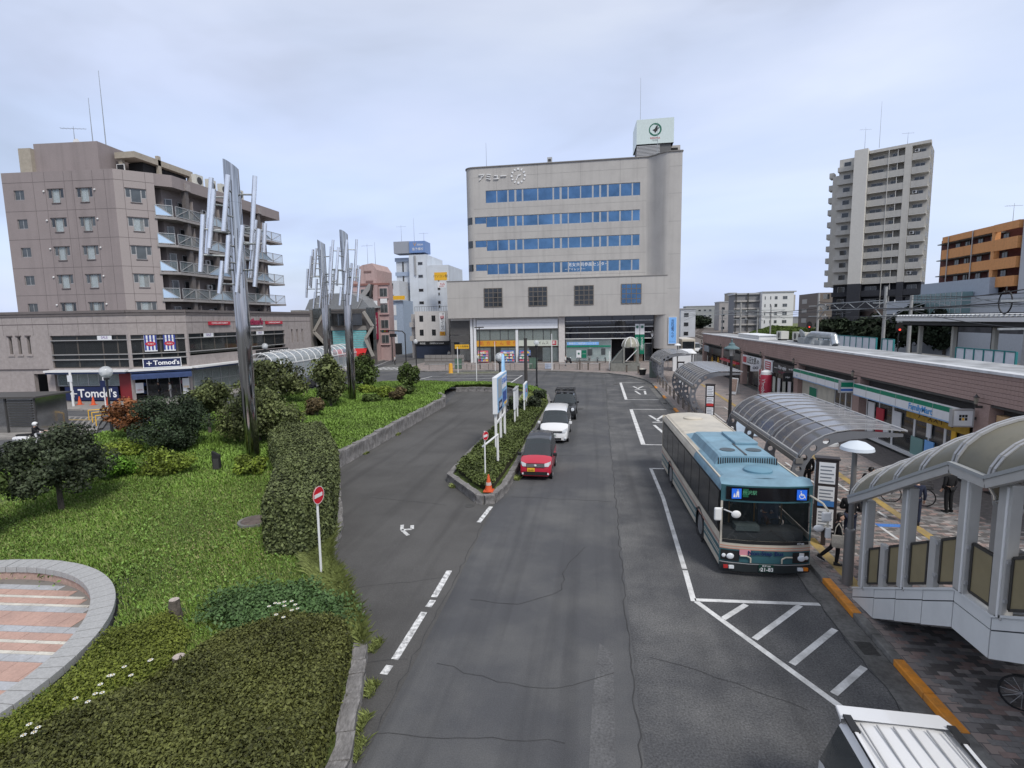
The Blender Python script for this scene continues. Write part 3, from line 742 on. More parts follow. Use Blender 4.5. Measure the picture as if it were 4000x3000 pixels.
    # lettering on the lowest band
    panelless = thing('window_lettering','white lettering on the panes of the lowest blue window band','sign',(-1.2,92.34,16.2)); txt('男女共同参画センター',.68,T_WHT,panelless,(0,-.01,.32)); txt('ーアイレックー',.5,T_WHT,panelless,(-2.2,-.01,-.42))
    # roof: sign box on louvred base, stair box, masts
    rs = thing('roof_sign','white box roof sign with green round emblem above the louvres','sign',(9.75,95,33.2))
    MB().add([(-3,0,2.9),(3,0,2.9),(3,0,6.85),(-3,0,6.8),(-3.2,6,2.9),(3,6,2.9),(3,6,6.85),(-3.2,6,6.8)],[(0,1,2,3),(4,0,3,7),(1,5,6,2),(3,2,6,7),(5,4,7,6)]).build('panel', mat('sign_mint',(0.58,0.66,0.64),.35,var=.06), rs)
    MB().box(-2.9,.3,0,2.6,5.5,2.88).build('base', mat('louvre_back',(0.12,0.12,0.12),.8), rs)
    for i in range(11): MB().box(-2.95,.12,.35+i*.22,.8,.3,.48+i*.22).build('louvre', F_ALU, rs)
    b = MB(Matrix.Translation((0,-.03,5.1)) @ FACE_Y)
    rr = lambda r0,r1,a0,a1,n=24: b.add([(r*cos(a),r*sin(a),0.0) for a in np.linspace(a0,a1,n) for r in (r0,r1)],[(2*i,2*i+1,2*i+3,2*i+2) for i in range(n-1)])
    rr(.78,1.02,-2.6,1.7,30); rr(.86,1.02,1.7,3.7,20)
    b.build('emblem_ring', T_GRN, rs)
    b = MB(Matrix.Translation((.1,-.035,5.15)) @ FACE_Y); b.poly([(-.55,-.1,0),(-.2,.05,0),(.05,.5,0),(.3,.62,0),(.35,.4,0),(.2,.2,0),(.6,.3,0),(.35,-.05,0),(.1,-.35,0),(-.1,-.6,0),(-.25,-.3,0)]); b.build('emblem_bird', T_BLK, rs)
    txt('RESONA',.42,T_RED,rs,(0,-.02,3.75)); txt('りそな',.3,T_BLK,rs,(0,-.02,3.38))
    sb = thing('roof_stair_box','dark open roof shelter behind the roof sign','roof box',(12.3,97,33.2)); MB().box(-1.9,0,0,1.8,5,3.0).build('wall', M_TILE, sb); MB().box(-1.6,-.05,.3,1.4,.1,2.6).build('dark_opening', M_BLK, sb)
    antenna('tall lightning mast behind the roof sign', 7.4,96,33.2,13.8); antenna('thin mast near the end of the clock building roof', -19,96,33.2,5.2); antenna('short bracket mast in front of the roof sign', 9.9,92.8,33.2,5.5)
    v = thing('roof_vent','small grey vent box on the parapet of the clock building','vent',(-7.6,93.2,33.2)); MB().box(-.4,-.3,0,.4,.3,1.2).build('case',F_ALU,v); MB().box(-.25,-.32,.5,.25,-.3,.9).build('grille',F_DRK,v)
    # ---- ground floor
    gy = 1.3
    MB().box(-25,gy+5.5,.14,9.6,gy+5.7,7.9).build('shop_back_wall', mat('shop_back',(0.5,0.5,0.46),.9,var=.2,vs=2), t)
    MB().box(-25,gy,7.5,-5.1,gy+.2,7.9).build('lintel', F_WHT, t)
    for x in (-21.35,-20.75): MB().box(x-.22,gy-.25,.14,x+.22,gy+.25,7.88).build('pillar', P_WHT, t)
    MB().box(-6.15,gy-.4,.14,-5.12,gy+.3,7.88).build('pillar', mat('pillar_pale',(0.55,0.52,0.5),.7,var=.1), t)
    MB().box(-13.6,gy-.12,.14,-13.15,gy+.15,5.8).build('pillar', P_WHT, t)
    wl = mat('grey_panelling',(0.085,0.082,0.08),.5,var=.2,vs=3)
    for z0,z1 in ((5.05,7.5),(3.75,4.9)): MB().box(-25.2,gy,z0,-21.8,gy+.15,z1).build('grey_panel', wl, t)
    MB().box(-25.2,gy+.02,.14,-24.6,gy+.3,3.7).build('grey_panel', wl, t)
    cr = mat('shop_cream_wall',(0.62,0.62,0.5),.9,var=.1,vs=2)
    MB().box(-20.5,gy+1.2,3.0,-6.2,gy+1.3,5.9).build('upper_shop_wall', cr, t)
    for x0,x1 in zip((-20.5,-18.1,-16.3,-14.9),(-18.1,-16.3,-14.9,-13.6)): win(t,x0,x1,4.0,5.8,gy,1,1,F_DRK,G_CLR,.06,.08)
    for x0,x1 in zip((-13.15,-12.0,-10.6,-8.8,-7.5),(-12.0,-10.6,-8.8,-7.5,-6.2)): win(t,x0,x1,3.0,5.8,gy,1,1,F_DRK,G_CLR,.06,.08)
    for x0,x1 in ((-20.5,-18.0),(-16.3,-13.6),(-13.1,-11.2),(-9.0,-6.2)): win(t,x0,x1,.2,2.75,gy,2,1,F_DRK,G_CLR,.06,.08)
    sg = panel('shop_fascia','blank white shop fascia panel above the pharmacy windows','sign',-20.4,-6.3,5.95,7.5,90+gy-.12,mat('fascia_white',(0.72,0.74,0.78),.5,var=.05),.2)
    for z in (.5,1.0): MB().box(-7.05,-.215,z-.015,7.05,-.2,z+.015).build('joint', F_ALU, sg)
    panel('window_banner','orange window banner with red prescription lettering','banner',-20.5,-13.62,2.95,3.95,90+gy-.03,P_ORG,.03,[(c,-19.6+i*1.18,3.45,.78,T_RED) for i,c in enumerate('処方せん受付')])
    pg = mat('poster_pale',(0.55,0.58,0.5),.8)
    panel('window_banner','pale window band with black katakana shop name and red medicine mark','banner',-13.1,-6.25,2.95,3.95,90+gy-.03,pg,.03,[('セイムス',-9.1,3.42,.62,T_BLK)])
    mk = thing('medicine_mark','red square medicine mark on the shop window','sign',(-7.0,90+gy-.07,3.1)); MB().box(-.42,-.02,0,.42,0,.75).build('panel',P_RED,mk); txt('薬',.55,T_WHT,mk,(0,-.03,.37))
    panel('shop_sign','yellow sign with black lettering above the small corner shop','sign',-24.42,-21.87,2.6,3.33,90+gy-.05,P_YEL,.15,[('一オル気整軸',-23.15,2.97,.4,T_BLK)])
    # pharmacy goods
    r = random.Random(8); pal = [mat('goods_%d'%i,c,.7) for i,c in enumerate(((.6,.1,.15),(.65,.6,.5),(.1,.35,.2),(.1,.2,.5),(.7,.5,.1),(.7,.7,.7),(.6,.25,.35)))]
    for x0,x1,lb in ((-18.0+1.8,-13.8,'rack of packaged goods outside the pharmacy left of the white pillar'),(-12.9,-11.0,'rack of packaged goods right of the white pillar'),(-20.2,-18.4,'pale vending display left of the pharmacy door')):
        s = thing('goods_rack',lb,'rack',((x0+x1)/2,90+gy-.6,.14)); w=(x1-x0)/2
        for z in (.25,.7,1.15,1.6): MB().box(-w,-.25,z,w,.2,z+.04).build('shelf',F_WHT,s)
        for z in (.29,.74,1.19,1.64):
            x=-w+.05
            while x<w-.2:
                ww=r.uniform(.15,.4); MB().box(x,-.2,z,x+ww-.03,.1,z+r.uniform(.2,.34)).build('box',r.choice(pal),s); x+=ww
        MB().box(-w,.2,0,w,.24,2.1).build('backing',r.choice(pal),s)
    # bank: dark glass with white rails, pale glass front below
    bg = mat('bank_pale',(0.58,0.68,0.67),.6,var=.1,vs=1)
    MB().box(-5.1,2.0,4.05,9.6,2.1,7.88).build('dark_glazing', mat('glass_navy',(0.01,0.012,0.02),.03,spec=1.0,var=.6,vs=.5), t)
    for z in (7.05,6.03,5.08,4.07): MB().box(-5.1,1.86,z-.06,9.6,1.99,z+.06).build('rail', F_WHT, t)
    for x in (-1.0,2.8,6.4): MB().box(x-.05,1.93,4.1,x+.05,1.99,7.85).build('mullion', F_DRK, t)
    MB().box(-5.05,3.2,.14,2.7,3.3,4.0).build('bank_wall', bg, t)
    for x0,x1 in ((-5.0,-.9),(-.85,2.7)): win(t,x0,x1,.4,3.9,2.0,1,1,F_ALU,G_CLR,.07,.1)
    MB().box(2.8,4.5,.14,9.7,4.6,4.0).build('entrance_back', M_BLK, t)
    MB().box(6.5,2.2,.14,7.9,3.4,7.8).build('pillar', mat('pillar_brown',(0.16,0.12,0.09),.6,var=.2), t)
    win(t,8.2,9.5,.2,3.2,2.3,1,1,F_ALU,G_DARK,.08,.1)
    panel('window_banner','blue window banner with white lettering across the bank front','banner',-4.8,.6,3.0,3.5,91.97,P_BLUE,.03,[('資産のご相談はじっくりと',-2.1,3.25,.4,T_WHT)])
    panel('window_banner','green stripe banner along the bank window','banner',-4.9,2.6,2.65,2.9,91.96,mat('stripe_green',(0.0,0.22,0.13),.5),.03)
    panel('poster','green poster in the middle of the bank window','poster',-2.3,-1.5,.8,2.1,91.95,P_GRN,.02,[('りそな',-1.9,1.5,.2,T_WHT)])
    panel('poster','white poster with green emblem left of the green poster','poster',-3.2,-2.4,.8,2.1,91.95,P_WHT,.02,[('◉',-2.8,1.5,.5,T_GRN)])
    panel('poster','grey poster right of the green poster on the bank window','poster',-1.3,-.5,1.2,2.3,91.95,G_GREY,.02)
    panel('poster','grey poster near the end of the bank window','poster',1.0,1.7,1.3,2.4,91.95,G_GREY,.02)
    for i,x in enumerate((6.95,7.75)):
        p = thing('bank_banner','tall white and green bank banner, '+('left of the pair','right of the pair')[i],'banner',(x,91.8,1.4),0,'bank banners on the brown pillar')
        MB().box(-.36,-.08,3.3,.36,0,5.05).build('panel',P_WHT,p); MB().box(-.36,-.08,0,.36,0,3.28).build('panel',P_GRN,p); txt('りそな銀行',.52,T_WHT,p,(0,-.09,1.7),vert=True); txt('◉',.6,T_GRN,p,(0,-.09,4.5))
    panel('wall_sign','tall light blue sign with dark blue vertical lettering on the rounded corner','sign',11.8,12.98,3.2,7.43,89.97,P_BLUE,.15,[('市民協働プラザ',12.39,5.55,.52,T_NAVY,{'vert':True}),('ーーーーー',12.39,3.5,.2,T_NAVY)],edge=P_WHT)
center_building()
# ================================================================== left apartment block over a drugstore
M_MAUV = mat('mauve_tile', (0.285,0.243,0.236), 0.8, var=0.1, vs=16, bump=0.15, streak=.25, dirt=(0.25,0.214,0.208), ds=.3)
M_MAUJ = mat('mauve_joint', (0.12,0.1,0.1), .9)
M_MAUC = mat('mauve_podium', (0.33,0.292,0.278), .8, var=.14, vs=3, bump=.15, streak=.3)
def left_block():
    t = thing('apartment_block','mauve brown apartment block with corner balconies above a drugstore','building',(-45,45.85,0))
    MS = Matrix.Rotation(radians(4.4),4,'Z'); MC = Matrix.Rotation(radians(42),4,'Z'); ME = Matrix.Translation((3.5,3.15,0)) @ Matrix.Rotation(radians(90),4,'Z')
    FZ = [20.6,17.9,15.22,12.53,9.85]
    # south and chamfer walls with T shaped windows
    def twin(xc, zt, M, w=1.6, style=0):
        f = [ (xc-w/2,xc-.42,zt-.85,zt), (xc-.42,xc+.42,zt-1.28,zt), (xc+.42,xc+w/2,zt-.85,zt)]
        gm = G_GREY if style else G_DARK
        for i,(a,c,d,e) in enumerate(f): win(t,a,c,d,e,.06,1,1,F_ALU,(G_CLR if i==1 and style!=2 else gm),.045,.05,M,curtain=(.5+.14*((int(xc*3)+int(zt))%4)) if i==1 and style!=2 else False)
        MB(M).box(xc-w/2-.05,-.05,zt,xc+w/2+.05,.02,zt+.05).build('lintel',M_MAUJ,t); MB(M).box(xc-.47,-.06,zt-1.36,xc+.47,.02,zt-1.28).build('sill',M_MAUJ,t)
        return f
    hs = []; r = random.Random(2)
    for i,z in enumerate(FZ):
        for xc in (-6.0,-3.05): hs += twin(xc,z,MS,1.6,r.choice((0,1,1,2)))
        hs.append((-10.3,-9.25,z-.9,z)); win(t,-10.3,-9.25,z-.9,z,.1,2,1,F_ALU,G_GREY,.045,.05,MS,curtain=.6)
        for x in (-7.15,-1.95): MB(MS).ball((x,-.06,z-.2),.09,8,6).build('vent_cap',F_WHT,t)
    b = MB(MS); facade(b,-11.4,0,9.0,22.25,hs,0,.12); b.build('wall', M_MAUV, t)
    hs = []
    for i,z in enumerate(FZ): hs += twin(1.65,z,MC,1.65,(2,1,2,1,1)[i])
    b = MB(MC); facade(b,0,3.2,9.0,22.25,hs,0,.12); b.build('wall', mat('mauve_tile_fine_lit',(0.34,0.297,0.285),.8,var=.12,vs=22,bump=.15), t)  # finer mauve tile, lightened in its colour for the face turned to the sun
    b = MB(MS)
    for z in (21.3,18.63,15.97,13.25,10.62): b.box(-11.4,-.004,z-.02,0,.01,z+.02)
    for x in (-8.2,-7.0,-5.0,-4.15,-2.1,-.9): b.box(x-.015,-.0035,9.1,x+.015,.01,22.2)
    b.M = MC
    for z in (21.3,18.63,15.97,13.25,10.62): b.box(0,-.004,z-.02,3.2,.01,z+.02)
    for x in (.75,2.5): b.box(x-.015,-.0035,9.1,x+.015,.01,22.2)
    b.build('panel_joints', M_MAUJ, t)
    # body behind, roof slab, parapet rim
    c0 = MS @ Vector((-11.4,0,0)); c1 = MC @ Vector((3.2,0,0)); k0 = MC @ Vector((3.2,1.5,0)); e0 = ME @ Vector((.2,1.5,0)); e1 = ME @ Vector((17.3,1.5,0)); e2 = ME @ Vector((17.3,14,0)); r1 = ME @ Vector((18.3,0,0)); r0 = ME @ Vector((0,0,0))
    MB().prism([(c0.x,c0.y+.15),(-.1,.15),(c1.x-.12,c1.y+.12),(k0.x,k0.y),(e0.x,e0.y),(e1.x,e1.y),(e2.x,e2.y),(c0.x-.5,e2.y)],8.9,21.1).build('core', M_MAUV, t, fix=True)
    MB().prism([(c0.x,c0.y+.14),(-.05,.14),(c1.x,c1.y),(r0.x,r0.y),(r1.x,r1.y),(r1.x-14,r1.y),(c0.x-.5,e2.y)],21.1,22.24).build('roof_parapet', M_MAUV, t, fix=True)
    MB().box(c0.x-1.2,c0.y+1.5,9.5,c0.x-.1,c0.y+9,21).build('side_balconies', M_MAUC, t)
    # balconies: slab, glass and lattice railings, dividers, doors
    rail = mat('rail_glass',(0.3,0.36,0.38),.05,alpha=.22,spec=.7); lat = F_ALU
    rw = mat('rail_mirror',(0.55,0.68,0.8),.08,metal=.6)
    posts = [1.9,5.9,9.9,13.9]
    MK = MC
    for i,z in enumerate(FZ):
        zs = z-2.42      # slab top
        if i < 4:
            s = MB(); p = [MC@Vector((3.0,-.15,0)), ME@Vector((-.07,-.15,0)), ME@Vector((18.3,-.15,0)), ME@Vector((18.3,1.6,0)), ME@Vector((.3,1.6,0)), MC@Vector((3.0,1.6,0))]
            s.prism([(q.x,q.y) for q in p], zs-.24, zs); s.build('balcony_slab', mat('slab_grey',(0.3,0.28,0.27),.8,var=.15,vs=3,streak=.3), t, fix=True)
            segs = [(MC,3.05,4.6,0)] + [(ME,a,c,k+1) for k,(a,c) in enumerate(((0.0,1.9),(1.9,3.9),(3.9,5.9),(5.9,7.9),(7.9,9.9),(9.9,11.9),(11.9,13.9),(13.9,16.1),(16.1,18.25)))]
            for M_,a,c,k in segs:
                g = MB(M_); g.box(a+.02,-.1,zs+1.06,c-.02,-.05,zs+1.12).box(a+.02,-.1,zs+.08,c-.02,-.05,zs+.14).box(a+.02,-.1,zs,a+.07,-.05,zs+1.1).box(c-.07,-.1,zs,c-.02,-.05,zs+1.1)
                dn = k%2==0
                g.bar((a+.05,-.075,zs+(1.08 if dn else .12)),(c-.05,-.075,zs+(.12 if dn else 1.08)),.05,.05)
                g = g.build('railing', lat, t)
                if k in (0,3,4,7,8) :
                    h = MB(M_); tri = [(a+.08,-.06,zs+.15),(c-.08,-.06,zs+.15),(a+.08,-.06,zs+1.05)] if dn else [(a+.08,-.06,zs+.15),(c-.08,-.06,zs+.15),(c-.08,-.06,zs+1.05)]
                    h.ext(tri,(0,.012,0)); h.build('mirror_panel', rw, g)
                h = MB(M_); h.box(a+.07,-.058+.02,zs+.14,c-.07,-.03,zs+1.06); h.build('glass_panel', rail, g)
        # doors and air conditioners on the back wall
        for k,(a,c) in enumerate(((2.2,4.0),(6.2,8.2),(10.2,12.2),(14.2,15.4))): win(t,a,c,zs+.02,zs+2.0,1.4,2,1,F_ALU,G_GREY if k%2 else G_DARK,.05,.06,ME,name='balcony_door',curtain=.45)
        win(t,3.5,4.6,zs+.02,zs+2.0,1.38,2,1,F_ALU,G_DARK,.05,.06,MC,name='balcony_door')
        ac_unit(t,5.4,.9,zs+1.3,ME,.8); ac_unit(t,9.3,.9,zs+1.3,ME,.8)
        for x in posts: MB(ME).box(x+.9,.2,zs,x+.95,1.48,zs+2.1).build('divider', M_MAUC, t)
    for x in posts: MB(ME).box(x-.2,.05,8.9,x+.25,.5,21.1).build('pillar', mat('pillar_grey',(0.13,0.115,0.11),.8,var=.15), t)
    [MB(ME).box(q,-.12,21.15,q+.7,.1,21.85).build('parapet_block', M_MAUC, t) for q in (1.6,13.6)]
    # rooftop storey
    p = thing('rooftop_penthouse','mauve rooftop storey with pitched screens on the apartment block','roof storey',(-45,45.85,22.2))
    MB(Matrix.Rotation(radians(4.4),4,'Z')).box(-10.3,2.6,0,-3.5,9,3.5).build('wall', M_MAUV, p); MB(Matrix.Rotation(radians(4.4),4,'Z')).box(-11.6,2.2,-.3,-10.3,9,3.0).build('side_wing', mat('beige_wing',(0.36,0.32,0.26),.8,var=.15), p)
    b = MB(); b.box(-3.5,4,2.3,-1.2,12,2.9).box(-3.3,4.2,0,-2.9,4.6,2.3).box(-1.6,11.5,0,-1.2,12,2.3).box(-1.5,7,0,-1.2,7.4,3.3); b.build('canopy_frame', mat('beige_wing',(0.36,0.32,0.26),.8,var=.15), p); MB().box(-3.4,5.5,.1,-1.7,11.5,2.2).build('dark_recess',M_BLK,p)
    win(p,-3.3,-2.4,.8,1.7,3.9,1,1,F_WHT,G_DARK)
    for i,(x,y) in enumerate(((2.6,8.2),(2.6,10.2),(2.5,12.3),(2.6,15))): 
        a = thing('roof_condenser','white rooftop air conditioner, '+('first','second','third','last')[i]+' from the corner of the apartment block','air conditioner',(-45+x,45.85+y,22.24),radians(90),'rooftop condensers'); MB().box(-.55,0,0,.55,.5,1.35).build('case',mat('case_cream',(0.55,0.54,0.48),.6),a)
        bb=MB(Matrix.Translation((0,-.01,.75)) @ FACE_Y); bb.lathe([(0,.01),(.38,.01),(.4,0)],(0,0,0),16); bb.build('fan_grille',F_DRK,a)
    antenna('tallest whip mast on the apartment roof',-49.5,50,25.6,7.5); antenna('thin whip mast left of the tallest on the apartment roof',-51,50,25.6,5); antenna('television aerial with crossbars on the apartment roof',-52.6,49.5,25.6,2.2,'yagi',rz=.3)
    d = thing('satellite_dish','pale satellite dish on the rooftop storey','dish',(-51.9,49,25.7)); MB(Matrix.Translation((0,0,.3)) @ FACE_Y).lathe([(0,-.12),(.25,-.08),(.4,.02)],(0,0,0),14).build('dish',F_WHT,d,smooth=True); MB().tube((0,0,0),(0,.1,.3),.03).build('arm',M_GALV,d)
    # ---- podium: two storeys
    P0 = ME @ Vector((24,0,0)); P1 = ME @ Vector((24,14,0)); A0 = MS @ Vector((-17,0,0))
    slots = [(-12.55,-12.2,4.9,6.65),(-11.6,-11.25,4.9,6.65),(-10.6,-10.25,4.9,6.65)]
    b = MB(MS); facade(b,-17,.086,0,9.05,slots+[(-8.1,-.1,3.45,6.66),(-8.1,-.1,.14,3.1),(-10.3,-8.9,.14,2.92)],-.25,.4); b.build('podium_wall', M_MAUC, t)
    b = MB(MC); facade(b,-.086,4.82,0,9.05,[(.1,4.6,3.45,6.62),(.1,4.6,.14,3.1)],-.25,.4); b.build('podium_wall', M_MAUC, t)
    s3 = [(18.9,19.3,4.9,6.7),(20.2,20.6,4.9,6.7),(21.5,21.9,4.9,6.7)]
    b = MB(ME); facade(b,-.111,24,0,9.05,s3+[(.1,17.3,4.35,6.62),(.1,17.3,.14,3.0)],-.25,.4); b.add([(24,-.25,0),(24,14,0),(24,14,9.05),(24,-.25,9.05)],[(0,1,2,3)]); b.build('podium_wall', M_MAUC, t)
    MB().prism([(A0.x,A0.y+.9),(-.6,.9),(3.1,4.0),(P0.x-.9,P0.y),(P1.x,P1.y),(A0.x,P1.y)],6.7,9.0).build('podium_core', M_MAUC, t, fix=True)
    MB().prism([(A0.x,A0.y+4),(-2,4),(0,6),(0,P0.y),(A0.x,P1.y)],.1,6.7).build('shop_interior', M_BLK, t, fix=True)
    for M_,x0,x1 in ((MS,-17,.1),(MC,-.1,4.8),(ME,-.1,24)):
        MB(M_).box(x0,-.4,8.8,x1,.1,9.05).box(x0,-.33,8.55,x1,.05,8.72).build('cornice', mat('cornice_dark',(0.15,0.13,0.125),.8,var=.15), t)
        MB(M_).box(x0,-.258,7.75,x1,-.24,7.83).build('band_joint', M_MAUJ, t)
        n = int((x1-x0)/1.6); bb = MB(M_)
        for i in range(n): bb.box(x0+.8+i*1.6-.012,-.2535,6.72,x0+.8+i*1.6+.012,-.24,8.5)
        bb.build('panel_joints', M_MAUJ, t)
    for x0,x1,z0,z1 in slots: win(t,x0,x1,z0,z1,0,1,1,F_DRK,G_DARK,.04,.05,MS); MB(MS).box(x0-.12,-.34,z1,x1+.12,-.2,z1+.1).build('lintel',M_MAUJ,t); MB(MS).box(x0-.15,-.33,z0-.22,x1+.15,-.2,z0-.05).build('sill',M_MAUC,t)
    for x0,x1,z0,z1 in s3: win(t,x0,x1,z0,z1,0,1,1,F_DRK,G_DARK,.04,.05,ME)
    # upper shop glazing
    for M_,xs,z0 in ((MS,(-8.1,-5.4,-2.75,-1.2,0),3.45),(MC,(0,1.0,2.5,3.9,4.72),3.45),(ME,(0,2,4,6,8.2,10.6,13,15.2,17.3),4.35)):
        for a,c in zip(xs[:-1],xs[1:]):
            for d,e in ((6.2,6.62),(4.8,6.14),(4.3,4.74),(3.5,4.24)):
                if d < z0: continue
                win(t,a+.02,c-.02,d,e,-.1,1,1,F_BRN,G_SMOK if d==4.8 else G_DARK,.04,.05,M_)
        MB(M_).box(xs[0],-.3,6.14,xs[-1],-.1,6.2).box(xs[0],-.3,4.74,xs[-1],-.1,4.8).build('rail', F_ALU, t)
        if z0 < 4: MB(M_).box(xs[0],-.3,4.24,xs[-1],-.1,4.3).build('rail', F_ALU, t)
        MB(M_).box(xs[0],1.3,4.4,xs[-1],1.35,6.6).build('blinds', mat('blind_beige',(0.36,0.36,0.3),.9,var=.35,vs=3,stretch=(4,4,.2)), t)
    # ground floor shop
    for M_,x0,x1 in ((MS,-8.2,.3),(MC,-.3,5.0),(ME,-.3,17.6)):
        MB(M_).box(x0,-1.3,3.12,x1,-.26,3.3).build('canopy', F_WHT, t); MB(M_).box(x0+.1,-1.2,2.95,x1-.1,-.27,3.11).build('canopy_under', mat('canopy_navy',(0.03,0.05,0.12),.6), t)
    cw = mat('shop_cream_pale',(0.56,0.6,0.56),.8,var=.2,vs=1.5)
    MB(MS).box(-7.9,.9,1.6,-1.4,1.0,3.0).build('shop_display', cw, t); MB(ME).box(1,.9,.3,17,1.0,2.9).build('shop_display', cw, t)
    for a,c in ((-8.0,-4.7),(-4.7,-1.4)): win(t,a,c,1.65,3.05,-.1,3,1,F_ALU,G_CLR,.05,.06,MS)
    MB(MS).box(-1.35,-.2,.2,-.05,-.05,3.0).build('red_panel', mat('maroon',(0.2,0.02,0.025),.5), t)
    for a,c in ((.5,4.6),(4.6,8.7),(8.7,13),(13,17.2)): win(t,a,c,.25,2.95,-.1,3,2,F_ALU,G_CLR,.05,.06,ME)
    win(t,1.0,3.9,.15,2.4,.2,3,1,F_ALU,G_SMOK,.06,.06,MC,name='shop_door')
    rr = random.Random(6); pal = [MATS['goods_%d'%i] for i in range(7)]
    for k in range(26):
        x = rr.uniform(.5,4.2); z = rr.choice((.2,.6,1.0,1.4)); MB(MC).box(x,1.5,z,x+rr.uniform(.15,.4),1.8,z+.3).build('goods',rr.choice(pal),t)
    MB(MC).box(-.1,-1.7,2.35,4.9,-1.62,2.75).add([(-.1,-1.66,2.75),(4.9,-1.66,2.75),(4.9,-.3,3.0),(-.1,-.3,3.0)],[(0,1,2,3)]).build('awning', mat('awning_navy',(0.035,0.06,0.15),.7,var=.2), t)
    MB(MS).box(-16.5,-.35,3.35,-8.6,-.26,3.42).build('band_joint',M_MAUJ,t)
    O = Matrix.Translation((-45,45.85,0))
    def sgn(lb,M_,x0,x1,z0,z1,m,lines,th=.12,y=-.3,edge=None,nm='shop_sign'): return panel(nm,lb,'sign',x0,x1,z0,z1,y,m,th,lines,O@M_,edge=edge)
    sgn('navy drugstore sign with white frame above the corner awning',MC,.95,4.05,3.4,4.2,P_NAVY,[("Tomod's",2.85,3.8,.62,T_WHT,{'bold':.012})],edge=P_WHT,y=-.45)
    for lb,M_,x,z,s,y in (('white plus mark on the corner drugstore sign',MC,1.4,3.8,.22,-.58),('white plus mark on the large navy window panel',MS,-6.1,.92,.36,-.43)):
        q = thing('plus_mark',lb,'sign',(O@M_)@Vector((x,y,z)),M_.to_euler().z); MB().box(-s,-.02,-.04,s,0,.04).box(-.04,-.021,-s,.04,.001,s).build('mark',T_WHT,q)
    sgn('large navy window panel with white drugstore lettering',MS,-7.0,-1.4,.25,1.6,P_NAVY,[("Tomod's",-3.6,.92,1.15,T_WHT,{'bold':.02})],th=.05,y=-.36)
    sgn('black drugstore sign above the side windows',ME,10.8,17.6,3.35,4.28,P_BLK,[("Tomod's",12.4,3.75,.6,T_WHT),('DRUGSTORE',15.7,3.8,.78,T_WHT,{'bold':.01})],y=-.3)
    for lb,x0,x1 in (('red coffee and restaurant sign nearer the corner',3.0,6.4),('red coffee and restaurant sign at the far end',13.1,16.7)): sgn(lb,ME,x0,x1,7.45,7.85,P_RED,[('COFFEE & RESTAURANT',(x0+x1)/2,7.65,.24,T_WHT)],edge=None)
    q = sgn('white script restaurant sign with red outline half hidden by the sculpture',ME,8.2,12.4,7.1,7.25,P_WHT,[("Jonathan's",10.3,7.75,1.05,mat('letter_plum',(0.3,0.03,0.08),.5),{'bold':.03,'shear':.2,'ext':.05})],th=.1)
    for k,(x0,x1) in enumerate(((1.15,2.2),(2.75,3.75))):
        q = sgn('blue and white striped window banner with red oval, '+('left one','right one')[k],MC,x0,x1,4.95,6.55,P_WHT,[],th=.02,y=-.27,nm='window_banner')
        for i in range(4): MB().box(-.5+i*.29,-.03,.12,-.5+i*.29+.15,-.021,1.6).build('stripe',mat('banner_blue',(0.04,0.06,0.28),.6),q)
        bb = MB(Matrix.Translation((0,-.035,.75)) @ FACE_Y @ Matrix.Diagonal((1.0,.52,1,1))); bb.lathe([(0,.004),(.44,.004),(.44,-.004)],(0,0,0),20); bb.build('oval',P_RED,q); txt("Kelly's",.2,T_WHT,q,(0,-.045,.75),shear=.3)
    for i,(M_,x) in enumerate(((MS,-2.4),(ME,3.0),(ME,12.0))): sgn('purple and white lettered banner in the upper window, '+('on the front','nearest the corner','farthest from the corner')[i],M_,x-.75,x+.75,6.2,6.6,P_WHT,[('SALE',x,6.42,.34,mat('letter_purple',(0.12,0.03,0.25),.6))],th=.02,y=-.22,nm='window_banner')
    sgn('white notice board with red stripe left of the shop door',MC,.1,.75,.9,1.9,P_WHT,[('NEW',.42,1.2,.2,T_RED)],th=.05,y=-.3,nm='notice_board')
    sgn('white and yellow poster board right of the shop door',MC,4.05,4.65,.5,2.1,P_WHT,[('特価',4.35,1.2,.25,P_YEL)],th=.05,y=-.3,nm='notice_board')
    # pale neighbour at the far edge
    n = thing('apartment_block','pale grey apartment block with small balconies behind the mauve block','building',(-66,60,0))
    MB().box(-8,0,0,4.2,12,16).build('wall', mat('pale_grey_wall',(0.4,0.42,0.44),.8,var=.12,vs=.6,streak=.3), n)
    for z in (3,6,9,12): MB().box(2.3,-1.0,z,4.4,0,z+1.0).build('balcony', mat('pale_balcony',(0.5,0.5,0.48),.8), n); win(n,2.6,4.0,z+1.0,z+2.2,-.04,2,1,F_ALU,G_DARK)
left_block()
